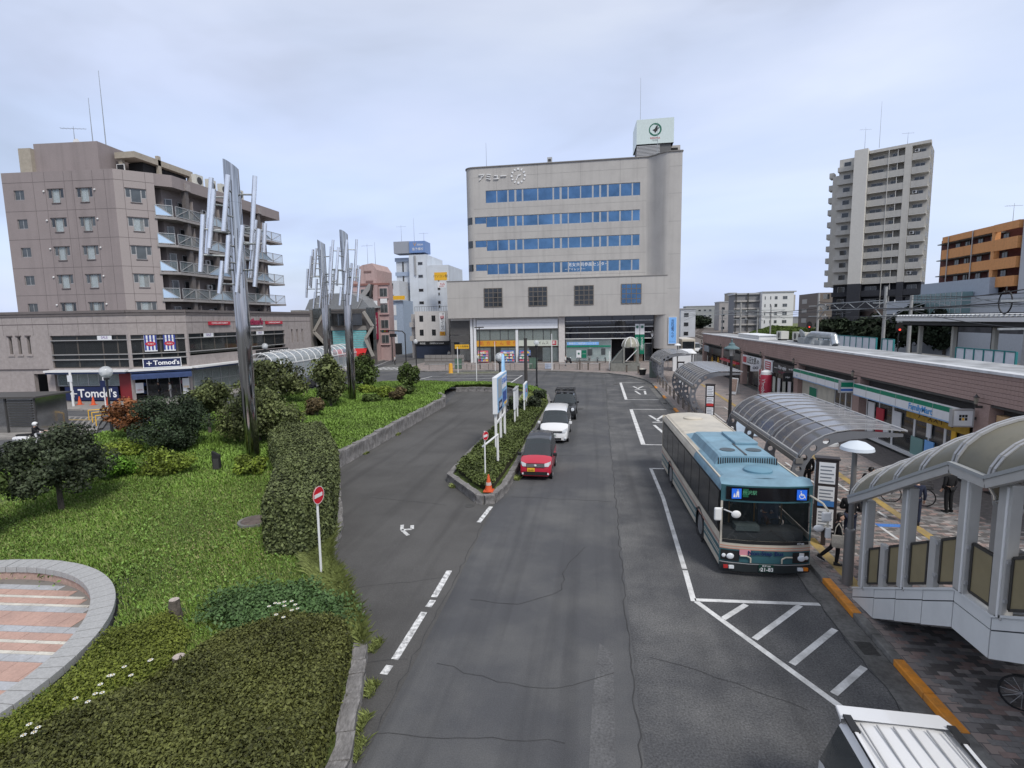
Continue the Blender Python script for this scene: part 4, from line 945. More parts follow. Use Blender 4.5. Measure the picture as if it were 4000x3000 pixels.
# ================================================================== buildings down the side street
def mid_left():
    gd = mat('museum_panel',(0.115,0.105,0.1),.5,var=.25,vs=1.5); gl = mat('museum_wall',(0.24,0.225,0.21),.8,var=.12); teal = mat('teal_glazing',(0.2,0.5,0.52),.15,spec=.8,var=.25,vs=2,stretch=(1,1,4))
    t = thing('entertainment_hall','low brown hall with diamond glass frames and domed grey roof','building',(0,90,0))
    MB().prism([(-51.2,.4),(-38.6,.4),(-40.5,5),(-51.2,16)],0,9.9).build('wall', gd, t, fix=True); MB().box(-52.4,-3.5,0,-50.6,12,9.8).build('side_wall', gl, t)
    for i in range(3):
        for z in (2.6,4.6,6.6,8.4): MB().box(-50.4+i*1.2,.3,z,-49.3+i*1.2,.39,z+1.7).build('panel', G_GREY, t); MB().box(-40.2+i*.55,.3,z,-39.75+i*.55,.39,z+1.7).build('panel', G_GREY, t)
    fr = mat('diamond_frame',(0.33,0.31,0.28),.5)
    def zig(pts): 
        b = MB()
        for a,c in zip(pts[:-1],pts[1:]): b.bar((a[0],-.6,a[1]),(c[0],-.6,c[1]),.5,.3,(0,1,0))
        b.build('diamond_frame', fr, t)
        b = MB(); n=len(pts); b.poly([(p[0],-.5,p[1]) for p in pts]); b.build('diamond_glass', gd, t)
    zig([(-47.6,9.5),(-49.9,6.0),(-47.4,3.3),(-48.8,1.2)]); zig([(-40.3,9.4),(-38.7,6.7),(-40.2,4.6),(-38.9,1.5)])
    cv = [(-46.6+i*5.8/10, -.3-1.2*sin(pi*i/10)) for i in range(11)]
    b = MB(); b.loft([[(x,y,z) for x,y in cv] for z in (7.0,9.1)],False); b.build('curved_window', G_DARK, t, smooth=True)
    for z in (9.15,9.5): b = MB(); [b.bar((p[0],p[1]-.1,z),(q[0],q[1]-.1,z),.2,.2) for p,q in zip(cv[:-1],cv[1:])]; b.build('cornice', F_DRK, t)
    for x0,x1 in ((-46.6,-43.4),(-43.3,-40.2)): MB().box(x0,-.1,2.7,x1,0,6.1).build('teal_window', teal, t); [MB().box(x0,-.14,2.9+k*.4,x1,-.11,2.95+k*.4).build('blind_bar',F_ALU,t) for k in range(8)]
    MB().box(-46.8,-.2,6.15,-40.0,.1,6.9).build('lintel', gl, t)
    b = MB(); b.add([(-46.6,-.1,2.7),(-40.1,-.1,3.0),(-40.1,-1.2,2.0),(-46.6,-1.2,1.8)],[(0,1,2,3)]).box(-46.6,-1.25,1.5,-40.1,-1.2,2.0); b.build('red_awning', mat('awning_red',(0.5,0.02,0.02),.6), t)
    pr = [(-54,10.0),(-53,11.9),(-50,12.8),(-47.5,12.95),(-44.4,12.7),(-42.3,11.6),(-41,10.0)]
    b = MB(); b.loft([[(x,4-.0*k,z) for x,z in pr] for k in (0,)]+[[(x*.93-3.3,14,z+.6) for x,z in pr]],False); b.poly([(x,4,z) for x,z in pr]); b.build('domed_roof', mat('roof_grey',(0.22,0.23,0.24),.6,var=.15), t)
    for x in (-50,-46,-43.5): MB().bar((x,3.9,10.1),(x+1.2,3.9,12.2),.16,.1,(0,1,0)).build('roof_rib', F_ALU, t)
    # pink building
    pk = mat('pink_wall',(0.46,0.33,0.32),.8,var=.1,vs=1,streak=.2)
    p = thing('pink_building','pink corner building with slanted dark beam and curved roof tower','building',(0,99,0))
    MB().prism([(-47.5,.5),(-39.6,.5),(-40.6,5.5),(-47.5,9)],0,14.8).build('wall', pk, p, fix=True); MB().box(-42.4,-.3,0,-41.5,.5,14.6).build('corner_fin', mat('pink_fin',(0.42,0.3,0.29),.8), p)
    b = MB(); b.ext([(-47.5,2,14.8),(-42.5,2,14.8),(-42.4,2,17.7),(-43.3,2,19.0),(-45.3,2,18.7),(-47.5,2,17.6)],(0,8,0)); b.build('roof_tower', mat('pink_tower',(0.44,0.32,0.3),.8,var=.15,streak=.3), p, fix=True)
    MB().box(-47.6,.3,14.6,-39.4,.9,15.0).build('roof_edge', mat('rust_edge',(0.25,0.12,0.1),.7), p)
    [MB().box(a,1.9,c,a+1.5,2.05,c+.35).build('tower_ledge', mat('pink_dark',(0.2,0.13,0.12),.8), p) for a,c in ((-45,17.2),(-44.7,15.3))]
    for z in (12.4,9.3,6.3,3.4):
        win(p,-41.3,-39.8,z,z+1.6,.35,2,1,F_ALU,G_GREY,.05,.2)
        if z > 9: win(p,-45.2,-42.8,z,z+1.5,.4,2,1,F_ALU,G_GREY,.05,.15)
        MB().box(-41.5,.2,z-.35,-39.55,.45,z-.1).build('sill_band', mat('pink_pale',(0.55,0.38,0.37),.8), p)
    MB().bar((-46.5,-.4,10.2),(-42.7,-.4,14.6),.3,.9,(0,0,1)).build('slanted_beam', mat('beam_grey',(0.3,0.29,0.28),.6), p); MB().bar((-42.3,-.5,14.7),(-42.75,-.5,12.4),.9,.35,(1,0,0)).build('dark_beam', F_DRK, p)
    sg = panel('vertical_sign','tall maroon vertical sign on the pink building','sign',-42.3,-41.5,4.2,9.4,98.5,mat('sign_maroon',(0.3,0.02,0.06),.5),.5,[('医療福祉専門学',-41.9,6.9,.62,T_WHT,{'vert':True})])
    panel('shop_sign','white bird shaped sign panel on the pink building corner','sign',-42.2,-41.5,10.2,11.6,98.5,P_WHT,.1); panel('shop_sign','long white lettered sign under the top windows of the pink building','sign',-46.2,-42.8,11.5,12.0,99.3,mat('pink_pale',(0.55,0.38,0.37),.8),.05,[('美術協会ハウス',-44.5,11.75,.45,T_WHT)]); panel('shop_sign','small white sign beside the bird sign on the pink building','sign',-41.2,-39.8,11.1,12.0,99.3,P_WHT,.1)
    antenna('aerial with crossbars on the pink building roof',-45,103,18.6,4.5,'yagi'); antenna('thin mast on the pink building roof',-43.4,103,18.8,4.5)
    # pale blue slab block with roof sign
    bl = mat('pale_blue_wall',(0.6,0.64,0.69),.8,var=.08,vs=.5,streak=.25); bd = mat('blue_band',(0.3,0.36,0.46),.7,var=.1)
    q = thing('pale_blue_building','tall pale blue building with stair shaft and rooftop sign box','building',(0,125,0))
    MB().box(-44.2,0,0,-39.9,14,23.4).build('wall', bl, q); MB().box(-39.9,.3,0,-34.6,14,20.8).build('wall', bl, q); MB().box(-48,1.5,0,-44.2,14,22.9).build('stair_shaft', mat('stair_pale',(0.5,0.53,0.57),.8,var=.1), q)
    for z in (22,18.6,15.2,11.8): MB().box(-48.2,1.2,z,-44.1,1.5,z+.9).build('stair_band', bd, q)
    MB().box(-46.4,1.35,2,-46.1,1.5,22).build('stair_slit', F_DRK, q)
    for z in (20.9,17.9,14.6,11.6,8.6): win(q,-42.0,-40.8,z,z+.75,-.04,1,1,F_ALU,G_DARK,.06,.1); win(q,-37.4,-36.7,z-3,z-2.2,.26,1,1,F_ALU,G_DARK,.06,.1)
    for z in (18.3,15,12): MB().box(-37.2,.2,z-1.3,-36.9,.29,z-.7).build('letter_mark',F_DRK,q)
    MB().tube((-42.8,-.2,18.6),(-42.8,-.2,23.2),.12).tube((-42.5,-.2,18.4),(-42.5,-.2,23.2),.12).build('duct',F_ALU,q)
    rs = thing('roof_sign','grey and blue rooftop sign box on the pale blue building','sign',(-43.7,125,23.6)); MB().box(-4.2,0,.2,-.2,4,3.0).build('grey_side',mat('sign_grey',(0.3,0.32,0.36),.6),rs); MB().box(-.2,-.3,.2,3.7,4,2.9).build('panel',mat('sign_midblue',(0.16,0.26,0.5),.5),rs); txt('V',1.2,P_ORG,rs,(1.2,-.32,2.1)); txt('ision',.8,T_WHT,rs,(2.5,-.32,2.1)); txt('塾予備校',.7,T_WHT,rs,(1.9,-.32,1.0))
    antenna('cluster aerial left on the blue sign box',-46.2,126,26.6,4,'yagi'); antenna('thin mast on the blue sign box',-43,126,26.6,5.5); antenna('small aerial right on the blue sign box',-40.6,126,26.6,2,'yagi')
    panel('roof_sign','yellow rooftop sign with black lettering beside the clock building','sign',-36.9,-33.9,16.9,18.7,121.5,P_YEL,.3,[('パソコン塾',-35.4,17.8,.72,T_BLK)]); panel('roof_sign','white sign with red letters under the yellow rooftop sign','sign',-36.2,-34.2,15.2,16.6,121.5,P_WHT,.2,[('NA',-35.0,16.0,.8,T_RED),('専門学校',-35.2,15.5,.3,T_RED)])
    # lower blue-grey wing
    w = thing('pale_building','low pale wing with open corridors in front of the blue tower','building',(0,118,0)); MB().box(-51,2,0,-45,10,17).build('wall', mat('pale_wing',(0.55,0.57,0.6),.8,var=.1), w); MB().box(-48,0,0,-43.6,10,12.4).build('front_wing', mat('bluegrey_wing',(0.33,0.4,0.5),.8,var=.12), w)
    for z in (15.2,12.6): MB().box(-49.5,1.9,z,-46.5,2.1,z+1.2).build('corridor_opening', F_DRK, w)
    for z in (9,5.6,2.2): MB().box(-47.3,-.05,z,-45.2,.1,z+2.3).build('shutter', P_WHT, w); MB().box(-46.3,-.07,z-.6,-46.1,.05,z+2.3).build('pipe',F_DRK,w)
    MB().box(-47.6,-.3,.1,-44.2,.05,2.6).build('garage_opening', M_BLK, w)
    panel('awning_sign','yellow awning sign on the wall of the blue tower','sign',-45.6,-42.9,12.5,13.4,117.6,P_YEL,.2)
    # white three storey building
    x = thing('white_building','small white three storey building with roof railing','building',(0,104,0)); ww = mat('white_render',(0.62,0.6,0.58),.8,var=.07,streak=.2)
    MB().box(-36,0,3.5,-29,10,9.5).build('wall', ww, x); MB().box(-36.2,.3,0,-29,10,3.5).build('shopfront', mat('navy_front',(0.03,0.04,0.07),.5), x); MB().box(-37.3,1.5,0,-36,9,9).build('stair_side', mat('stair_beige',(0.42,0.41,0.4),.8), x)
    for z in (7.45,4.65):
        for x0 in (-35.05,-32.5): win(x,x0,x0+.8,z,z+1.2,-.04,2,1,F_DRK,G_DARK,.05,.1)
        MB().box(-37.5,.9,z-1.1,-35.9,1.5,z-.1).build('balcony', mat('stair_beige',(0.42,0.41,0.4),.8), x)
    rl = MB(); rl.box(-36,.1,10.4,-29,.15,10.46)
    for i in range(15): rl.box(-36+i*.5,.1,9.5,-35.96+i*.5,.14,10.4)
    rl.build('roof_railing', F_DRK, x)
    panel('shop_sign','black fascia sign with white lettering on the white building','sign',-36,-29,2.7,3.4,104.2,P_BLK,.1,[('ROSE',-34.6,3.05,.5,T_WHT),('GREEN & HANA',-31.6,3.05,.42,T_WHT)])
    panel('vertical_sign','white vertical sign with red mark and katakana at the corner','sign',-29.45,-28.35,4.7,9.1,99.8,P_WHT,.6,[('セイムス',-28.9,6.9,.68,T_BLK,{'vert':True}),('一伊',-28.9,8.8,.4,T_BLK)]); panel('vertical_sign','red square mark on the white vertical sign','sign',-29.2,-28.6,8.0,8.5,99.15,P_RED,.03,[('薬',-28.9,8.25,.42,T_WHT)]); panel('vertical_sign','orange foot panel of the white vertical sign','sign',-29.43,-28.37,4.72,5.5,99.15,P_ORG,.03,[('24',-28.9,5.1,.5,T_RED)])
    for i,(bx,by,bw,bh,c,lb) in enumerate(((-58,150,9,12.4,(0.5,0.5,0.5),'far white flat roofed block between the hall and apartment block'),(-66,140,10,11,(0.3,0.28,0.27),'far brown low block left of the domed hall'),(-30,150,8,9,(0.4,0.4,0.42),'far grey block at the end of the side street'),(-78,170,16,13,(.55,.55,.55),'far pale block with rooftop tanks'))):
        f = thing('far_building',lb,'building',(bx,by,0)); MB().box(-bw/2,0,0,bw/2,8,bh).build('wall', mat('far_wall_%d'%i,c,.8,var=.1), f)
        for z in range(2,int(bh)-1,3):
            for xx in np.arange(-bw/2+.8,bw/2-1.2,2.2): win(f,xx,xx+1.2,z,z+1.2,-.05,2,1,F_ALU,G_DARK)
        MB().box(-bw/2-.1,-.1,bh,bw/2+.1,8,bh+.3).build('parapet', F_ALU, f)
    antenna('television aerial on the far brown block',-58,150,12.7,4,'yagi')
mid_left()
# ================================================================== station shops with tiled parapet
M_BTILE = mat('brown_tile',(0.36,0.25,0.218),.6,var=.14,vs=12,bump=.15); M_BTIL2 = mat('brown_tile_light',(0.365,0.254,0.222),.6,var=.14,vs=12,bump=.15); M_GROUT = mat('tile_grout',(0.13,0.092,0.082),.9)
def station():
    t = thing('station_shops','long low station building with brown tiled parapet and shop fronts','building',(15.66,0,0)); MX = Matrix.Rotation(radians(-90),4,'Z'); O = Matrix.Translation((15.66,0,0)) @ MX
    # local x = -Y of the scene, local y = into the building
    MB(MX).box(-82,.02,3.7,8,3.4,4.95).build('parapet', M_GROUT, t); MB(MX).box(-82.05,-.12,4.95,8,.35,5.06).build('coping', mat('coping_white',(0.55,0.56,0.57),.6,var=.2,vs=2), t); MB(MX).box(-82,.36,4.9,8,3.45,4.97).build('flat_roof', mat('roof_felt',(0.36,0.37,0.38),.8,var=.3,vs=1.2,dirt=(.2,.2,.2),ds=.7), t)
    tw, th_ = .2, .168; W = MB(MX).box(.004,-.012,.004,tw-.004,.019,th_-.004).build('tile', M_BTILE, t)
    Wb = MB(MX).box(.004,-.012,.004,tw-.004,.019,th_-.004).build('tile', M_BTIL2, t)
    r = random.Random(1); n = 0; rest = MB(MX); rest2 = MB(MX); first = [W,Wb]; used=[0,0]
    cells = [(y,k) for y in np.arange(20.2,46,tw) for k in range(7)]
    for y,k in cells:
        z = 3.72+k*.176; c = int(r.random()<.4)
        if n < 296:
            p = (0,y+tw,z)
            if not used[c]: first[c].location = p; used[c]=1
            else: inst(first[c], t, p)
            n += 1
        else: (rest2 if c else rest).box(-y-tw+.004,-.012,z+.004,-y-.004,.019,z+th_-.004)
    rest.build('tiles',M_BTILE,t,kind='stuff'); rest2.build('tiles',M_BTIL2,t,kind='stuff')
    f = MB(MX); 
    for k in range(7): f.box(-81.9,-.012,3.724+k*.176,-46.01,.019,3.724+k*.176+th_-.008)
    f.build('tiles', brick_mat('brown_tile_far',(0.35,0.243,0.212),(0.37,0.26,0.23),(0.17,0.12,0.105),.2,.17,.01), t, kind='stuff')
    # pillars
    for y in (24.2,34.85,44.7,53.2,60.6,69.5,81.6): 
        MB(MX).box(-y-.42,-.02,.14,-y+.42,.5,3.69).build('pillar', M_BTILE, t)
        for k in range(19): pass
        L_ = thing('wall_lantern','small black wall lantern on the brown pillar %s'%{24.2:'right of the convenience store',34.85:'between the two green striped signs',44.7:'beside the cream walled shop',53.2:'right of the white shop sign',60.6:'left of the white shop sign',69.5:'two pillars left of the white shop sign',81.6:'at the far station corner'}[y],'lantern',(15.4,y,3.5),0,'wall lanterns on the station shops')
        MB().lathe([(.02,.42),(.05,.36),(.12,.3),(.1,.29)],(0,0,.15),6).lathe([(.0,.0),(.07,.02),(.08,.05)],(0,0,.1),6).box(-.02,-.03,.0,.25,.03,.1).build('frame',F_DRK,L_); MB().lathe([(.07,.05),(.09,.29)],(0,0,.13),6).build('glass',mat('lantern_glass',(0.3,0.28,0.22),.3,alpha=.7),L_)
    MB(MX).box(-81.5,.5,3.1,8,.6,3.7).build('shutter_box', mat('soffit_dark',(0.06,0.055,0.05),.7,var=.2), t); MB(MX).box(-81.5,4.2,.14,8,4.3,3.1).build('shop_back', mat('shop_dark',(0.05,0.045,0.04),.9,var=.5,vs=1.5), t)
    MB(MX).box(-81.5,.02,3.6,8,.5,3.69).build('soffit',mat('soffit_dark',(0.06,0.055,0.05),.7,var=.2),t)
    # convenience store signs
    gr = mat('store_green',(0.0,0.2,0.11),.5)
    for lb,y0,y1,tx in (('long white and green convenience store sign with blue lettering',25.2,34.35,True),('long white and green store sign without lettering',35.4,44.2,False)):
        s = panel('store_sign',lb,'sign',-y1,-y0,2.68,3.3,-.1,P_WHT,.3,[],O); w=(y1-y0)/2
        MB().box(-w,-.303,.4,w,-.301,.62).build('green_stripe',gr,s); MB().box(-w,-.306,-.06,w,.0,0).build('lower_rail',mat('rail_blue',(0.25,0.4,0.6),.5),s)
        for k in range(6): MB().box(-w+w*2*k/6-.015,-.305,0,-w+w*2*k/6+.015,-.3,.62).build('joint',F_ALU,s)
        if tx: txt('FamilyMart',.42,mat('store_blue',(0.06,0.3,0.65),.5),s,(2.1,-.31,.2),bold=.008)
        else: txt('▲',.2,mat('store_blue',(0.06,0.3,0.65),.5),s,(-3.6,-.31,.16))
    for lb,y,m1 in (('small white store box sign with dark cash logo squares',24.6,0),('small green and blue store box sign',35.0,1)):
        s = panel('box_sign',lb,'sign',14.75,15.45,2.72,3.35,y,P_WHT,.2,[],None,edge=F_ALU); MB().box(.35,-.12,.25,.6,-.06,.35).build('bracket',F_DRK,s)
        if m1: MB().box(-.34,-.203,.3,.34,-.201,.6).build('stripe',gr,s); MB().box(-.34,-.203,.06,.34,-.201,.2).build('stripe',T_BLU,s)
        else:
            for i in range(3):
                for k in range(2): MB().box(-.15+i*.11,-.204,.22+k*.13,-.06+i*.11,-.2,.33+k*.13).build('square',P_YEL if (i==1 and k==0) else T_BLK,s)
    # shop fronts
    for a,c in ((25.0,27.0),(27.0,29.4),(29.4,31.4),(31.4,34.3)): win(t,-c,-a,.2,2.66,.35,2 if c-a>2.2 else 1,1,F_WHT,G_SMOK,.08,.1,MX,name='shop_window')
    MB(MX).box(-34.4,.2,.14,-24.6,.6,.3).build('threshold',F_WHT,t)
    for i,(y,z,w,h,m) in enumerate(((32.6,.5,.8,1.6,P_RED),(31.9,.6,.5,.8,P_WHT),(30.9,1.2,.8,1.0,P_WHT),(29.0,.3,1.0,.9,mat('cooler_teal',(0.2,0.35,0.33),.4)),(28.1,1.4,.35,.9,P_WHT),(28.0,.35,.7,.9,P_BLUE),(26.3,1.0,.3,1.2,P_YEL),(26.7,.9,.5,.4,P_WHT),(25.4,.9,.6,.7,P_WHT),(33.6,.4,.7,1.9,F_WHT))): MB(MX).box(-y-w/2,.28,z,-y+w/2,.33,z+h).build('window_poster',m,t)
    for k in range(30):
        y = r.uniform(25,34); z = r.choice((.3,.7,1.1,1.5)); MB(MX).box(-y,1.4,z,-y+r.uniform(.2,.6),1.6,z+.3).build('goods',MATS['goods_%d'%r.randrange(7)],t)
    panel('shop_banner','yellow banner with black dessert lettering over the store door','banner',-30.0,-25.3,2.1,2.62,.3,mat('banner_gold',(0.5,0.3,0.03),.6,var=.25,vs=2),.03,[('チーズスイーツ',-27.6,2.36,.42,mat('letter_brown',(0.05,0.02,0.0),.6))],O)
    MB(MX).box(-44.2,.3,.14,-38.6,.5,2.7).build('cream_wall', mat('cream_boards',(0.56,0.53,0.44),.8,var=.12,vs=2,streak=.2), t)
    panel('wall_poster','green and white poster on the cream shop wall','poster',-42.6,-41.3,.9,2.1,.28,P_WHT,.03,[('FamilyMart',-41.95,1.15,.2,T_BLU)],O); panel('wall_poster','green upper field of the cream wall poster','poster',-42.58,-41.32,1.4,2.08,.24,gr,.02,[],O)
    for a,c in ((35.4,37.0),(37.0,38.6)): win(t,-c,-a,.3,2.66,.35,2,2,F_WHT,G_SMOK,.07,.1,MX,name='shop_window')
    # shops further on
    def front(y0,y1,wall,m,nx=3): 
        MB(MX).box(-y1,.6,.14,-y0,.7,3.1).build('shop_wall',wall,t)
        for k in range(nx): win(t,-y1+.3+(y1-y0-.6)*k/nx,-y1+.3+(y1-y0-.6)*(k+1)/nx-.1,.2,2.3,.5,1,1,F_BRN,G_SMOK,.06,.08,MX,name='shop_window')
    wd = mat('dark_wood',(0.06,0.04,0.03),.7,var=.4,vs=3)
    front(45.2,52.7,wd,1,4); front(53.7,60.1,mat('brown_front',(0.12,0.08,0.06),.7,var=.3),1,3); front(61.1,69,wd,1,4); front(70,81,mat('grey_front',(0.09,0.085,0.08),.7),1,4)
    for i in range(5): MB(MX).box(-51.6+i*1.3,.42,.5,-50.9+i*1.3,.45,1.9).build('window_poster',P_WHT if i%2 else MATS['poster_pale'],t)
    panel('shop_sign','black shop sign with white lettering and red band','sign',-50.3,-45.1,2.4,3.35,.1,P_BLK,.12,[('Hair-style',-47.9,3.0,.5,T_WHT),('cut color perm',-49.5,2.9,.14,T_WHT),('open 10:00',-45.9,3.05,.2,T_WHT),('ヘアー la サロン',-47.9,2.58,.28,mat('letter_pinkred',(0.4,0.03,0.1),.6))],O)
    panel('shop_sign','white square sign with red stacked logo beside the black sign','sign',-52.7,-50.4,2.3,3.4,.1,P_WHT,.15,[('moripot',-51.55,2.42,.2,T_BLK)],O); q = panel('shop_sign','red stacked bar logo on the white square sign','sign',-52.3,-50.8,2.55,3.25,-.05,P_RED,.03,[],O); [MB().box(-.6,-.035,.12+k*.2,.6,-.031,.2+k*.2).build('bar',T_WHT,q) for k in range(3)]
    panel('shop_sign','white sign with bold black kanji and red logo','sign',-60.1,-53.8,2.4,3.35,.1,P_WHT,.15,[('山田太郎',-56.8,2.88,.82,T_BLK,{'bold':.01}),('(株)',-54.6,2.85,.6,T_BLK)],O); panel('shop_sign','red stacked logo at the end of the kanji sign','sign',-59.8,-58.6,2.6,3.2,-.06,P_RED,.03,[],O)
    panel('shop_sign','dark sign with red strip and white panel left of the lamp','sign',-68.9,-61.2,2.5,3.3,.1,P_BLK,.12,[('Cafe NEW',-65,2.9,.5,T_WHT)],O); panel('shop_sign','red awning strip under the dark sign','sign',-68.9,-61.2,2.15,2.35,-.05,P_RED,.4,[],O)
    panel('shop_sign','grey picture sign at the far end of the station shops','sign',-81,-78,2.5,3.35,.1,mat('sign_photo',(0.3,0.34,0.37),.5,var=.4,vs=1),.1,[],O); panel('shop_sign','dark sign with red bars near the far end of the station shops','sign',-77.5,-70.2,2.5,3.3,.1,P_BLK,.1,[('|',-75.5,2.9,.7,T_RED)],O)
    panel('box_sign','dark projecting box sign below the lantern by the cream wall','sign',14.7,15.4,2.2,2.9,44.9,P_BLK,.2,[('Hair',15.05,2.55,.2,T_WHT)]); panel('box_sign','small white projecting sign with black glasses drawing','sign',14.6,15.4,2.2,2.85,53.4,P_WHT,.2,[('∞',15.0,2.52,.6,T_BLK)])
    # opening at the near end
    MB(MX).box(-23.7,.2,.14,-22.9,.5,3.3).build('cream_pillar', mat('cream_orange',(0.5,0.33,0.17),.7), t); MB(MX).box(-22.9,.3,1.6,6,.4,3.4).build('dark_window', G_DARK, t)
    for z in (1.75,2.15): MB(MX).box(-22.9,.16,z,6,.28,z+.3).build('white_rail',mat('rail_cream',(0.62,0.58,0.48),.6),t)
    # roof items
    for i,(y,x,lb) in enumerate(((56.5,18,'low cream air unit on the station roof left'),(53,18.3,'white air conditioner box on the station roof'),(51.6,18.2,'white panel cabinet behind the roof ducts'))):
        a = thing('roof_unit',lb,'roof unit',(x,y,4.97),radians(-90)); MB().box(-.7,0,.15,.7,.7,.9).build('case',mat('case_cream',(0.55,0.54,0.48),.6),a); MB().box(-.6,.1,0,-.5,.6,.15).box(.5,.1,0,.6,.6,.15).build('feet',F_DRK,a)
        bb=MB(Matrix.Translation((0,-.01,.52)) @ FACE_Y); bb.lathe([(0,.01),(.28,.01),(.3,0)],(0,0,0),14); bb.build('fan_grille',F_DRK,a)
    d = thing('roof_duct','silver ventilation ducts on the station roof before the white fence','duct',(18.2,48.5,4.97)); b=MB(); b.path([(0,1.5,.3),(0,.2,.8),(0,-1,.8),(.3,-3.2,.75),(.3,-3.6,.1)],.28,10); b.build('duct_run',mat('duct_silver',(0.45,0.48,0.5),.35,metal=.7,var=.2),d,smooth=True); MB().box(-.6,.4,0,.4,1.8,.5).box(-.5,-2.6,0,.3,-1.6,.4).build('duct_box',M_GALV,d)
    d = thing('roof_dish','pale round fan hood beside the roof ducts','vent',(18.0,50.4,4.97)); MB(Matrix.Translation((0,0,.8))@Matrix.Rotation(radians(70),4,'Y')).lathe([(.1,.2),(.45,.0),(.4,-.08)],(0,0,0),16).build('hood',M_GALV,d,smooth=True); MB().tube((0,0,0),(0,0,.8),.08).build('post',M_GALV,d)
    s = thing('roof_slab','flat white roof slab on the station roof','roof box',(17.6,62,4.97)); MB().box(-1.0,-4,0,1.0,4,.4).build('slab',F_WHT,s); MB().box(-1.1,-4.1,.4,1.1,4.1,.46).build('lid',P_WHT,s)
station()

# ================================================================== railway, platform, far right buildings
def railway():
    lt0=mat('truss_dark',(0.06,0.06,0.06),.8)
    M_BAL = mat('ballast',(0.14,0.12,0.105),.95,var=.4,vs=3,bump=.6,bs=8)
    b = MB(); L_ = [(24.5,-8),(24.5,80),(24.5,140),(30,220),(52,330),(95,470)]; R_ = [(46,-8),(46,80),(50,140),(58,220),(80,320),(130,470)]
    for i in range(len(L_)-1): b.add([(L_[i][0],L_[i][1],1.0),(R_[i][0],R_[i][1],1.0),(R_[i+1][0],R_[i+1][1],1.0),(L_[i+1][0],L_[i+1][1],1.0)],[(0,1,2,3)])
    b.build('railway_bed', M_BAL, kind='structure'); MB().box(24.3,-8,0,24.5,140,1.0).build('retaining_wall',M_CONC,kind='structure')
    rm = mat('rail_rust',(0.1,0.065,0.05),.6,metal=.4)
    def off(k,y): # track centre lines
        base = [(-8,0),(80,0),(140,2.0),(220,9),(320,30),(400,62)]
        for (y0,a),(y1,c) in zip(base[:-1],base[1:]):
            if y0<=y<=y1: t=(y-y0)/(y1-y0); return k+a+(c-a)*t
        return k+62
    for i,k in enumerate((27.5,31.0,44.5)):
        t = thing('railway_track','rusty railway track, '+('nearest the shops','second from the shops','beyond the platform')[i],'track',(0,0,1.0),0,'railway tracks'); ys = list(np.linspace(-8,400,70))
        for s in (-.53,.53): 
            b=MB(); [b.bar((off(k,a)+s,a,.16),(off(k,c)+s,c,.16),.07,.14) for a,c in zip(ys[:-1],ys[1:])]; b.build('rail',rm,t)
        b=MB(); [b.box(off(k,y)-1.0,y-.11,0,off(k,y)+1.0,y+.11,.09) for y in np.arange(40,300,.75)]; b.build('sleepers',mat('sleeper',(0.16,0.14,0.125),.9),t,kind='stuff')
    # embankment
    b=MB(); E_=[(49,148),(54,190),(66,270)]; 
    for (x0,y0),(x1,y1) in zip(E_[:-1],E_[1:]): b.add([(x0,y0,1),(x1,y1,1),(x1+8,y1-2,3.6),(x0+8,y0-2,3.6)],[(0,3,2,1)]).add([(x0+8,y0-2,3.6),(x1+8,y1-2,3.6),(x1+60,y1,3.8),(x0+60,y0,3.8)],[(0,3,2,1)])
    b.build('embankment', mat('bank_grass',(0.09,0.12,0.03),.95,var=.6,vs=.8,dirt=(.2,.19,.08),ds=.3), kind='structure')
    rng=np.random.default_rng(9); n=16000; u=rng.uniform(0,1,n); v=rng.uniform(0,1,n); y=148+u*122; x0=np.interp(y,[148,190,270],[49,54,66]); P=np.c_[x0+8*v,y,1+2.6*v+.15]
    o=cards('bank_grass',P,rng.normal(size=(n,3))+np.array([-.5,0,.6]),.5,leafmat2('bank_leaf',(0.085,0.125,0.03)),None,rng,1.5); tag(o,'rough green grass on the railway bank','grass',kind='stuff')
    sheet('trackside_grass',[(26,230),(45,330),(60,420),(80,420),(54,330),(36,230)],1.05,MATS['bank_grass'])
    # platform with roof
    t = thing('platform','station platform with white edged roof on pale posts','platform',(36.5,0,0)); MB().box(-.5,30,1.0,6.5,80,2.1).build('platform_slab',M_CONC,t)
    MB().box(.3,20,5.95,6.8,71.5,6.05).box(.3,20,5.95,.5,71.5,6.6).box(3.2,20,5.95,3.5,71.5,6.6).build('roof_truss',MATS['roof_felt'] if 0 else mat('truss_dark',(0.06,0.06,0.06),.8),t); MB().box(0,20,6.62,7,72,6.9).build('roof_deck',mat('roof_under',(0.1,0.1,0.1),.8),t); MB().box(-.15,20,6.5,0,72.1,6.95).build('roof_fascia',F_WHT,t); MB().box(-.15,72,6.5,7,72.15,6.95).build('roof_fascia',F_WHT,t)
    b=MB(); [b.tube((-.1,y,7.08),(7,y,7.08),.14,.14,8) for y in np.arange(20.5,72,.62)]; b.build('corrugated_roof',mat('roof_corrugated',(0.6,0.62,0.64),.45,var=.2,vs=2),t,kind='stuff')
    for y in (40,46,52,58,64,70): MB().box(1.4,y-.18,2.1,1.75,y+.18,6.6).build('post',mat('post_beige',(0.42,0.41,0.37),.7),t); MB().box(5.2,y-.15,2.1,5.5,y+.15,6.6).build('post',F_DRK,t); MB().box(.2,y-.08,6.35,6.8,y+.08,6.6).build('roof_beam',F_DRK,t)
    bb=thing('platform_fence','brown slatted fence at the end of the platform','fence',(36.3,74,1.0))
    for k in range(5): MB().box(0,k*1.4,0,.12,k*1.4+.1,1.4).build('post',F_BRN,bb)
    for z in (.4,.8,1.2): MB().box(.02,0,z,.08,5.7,z+.1).build('rail',F_BRN,bb)
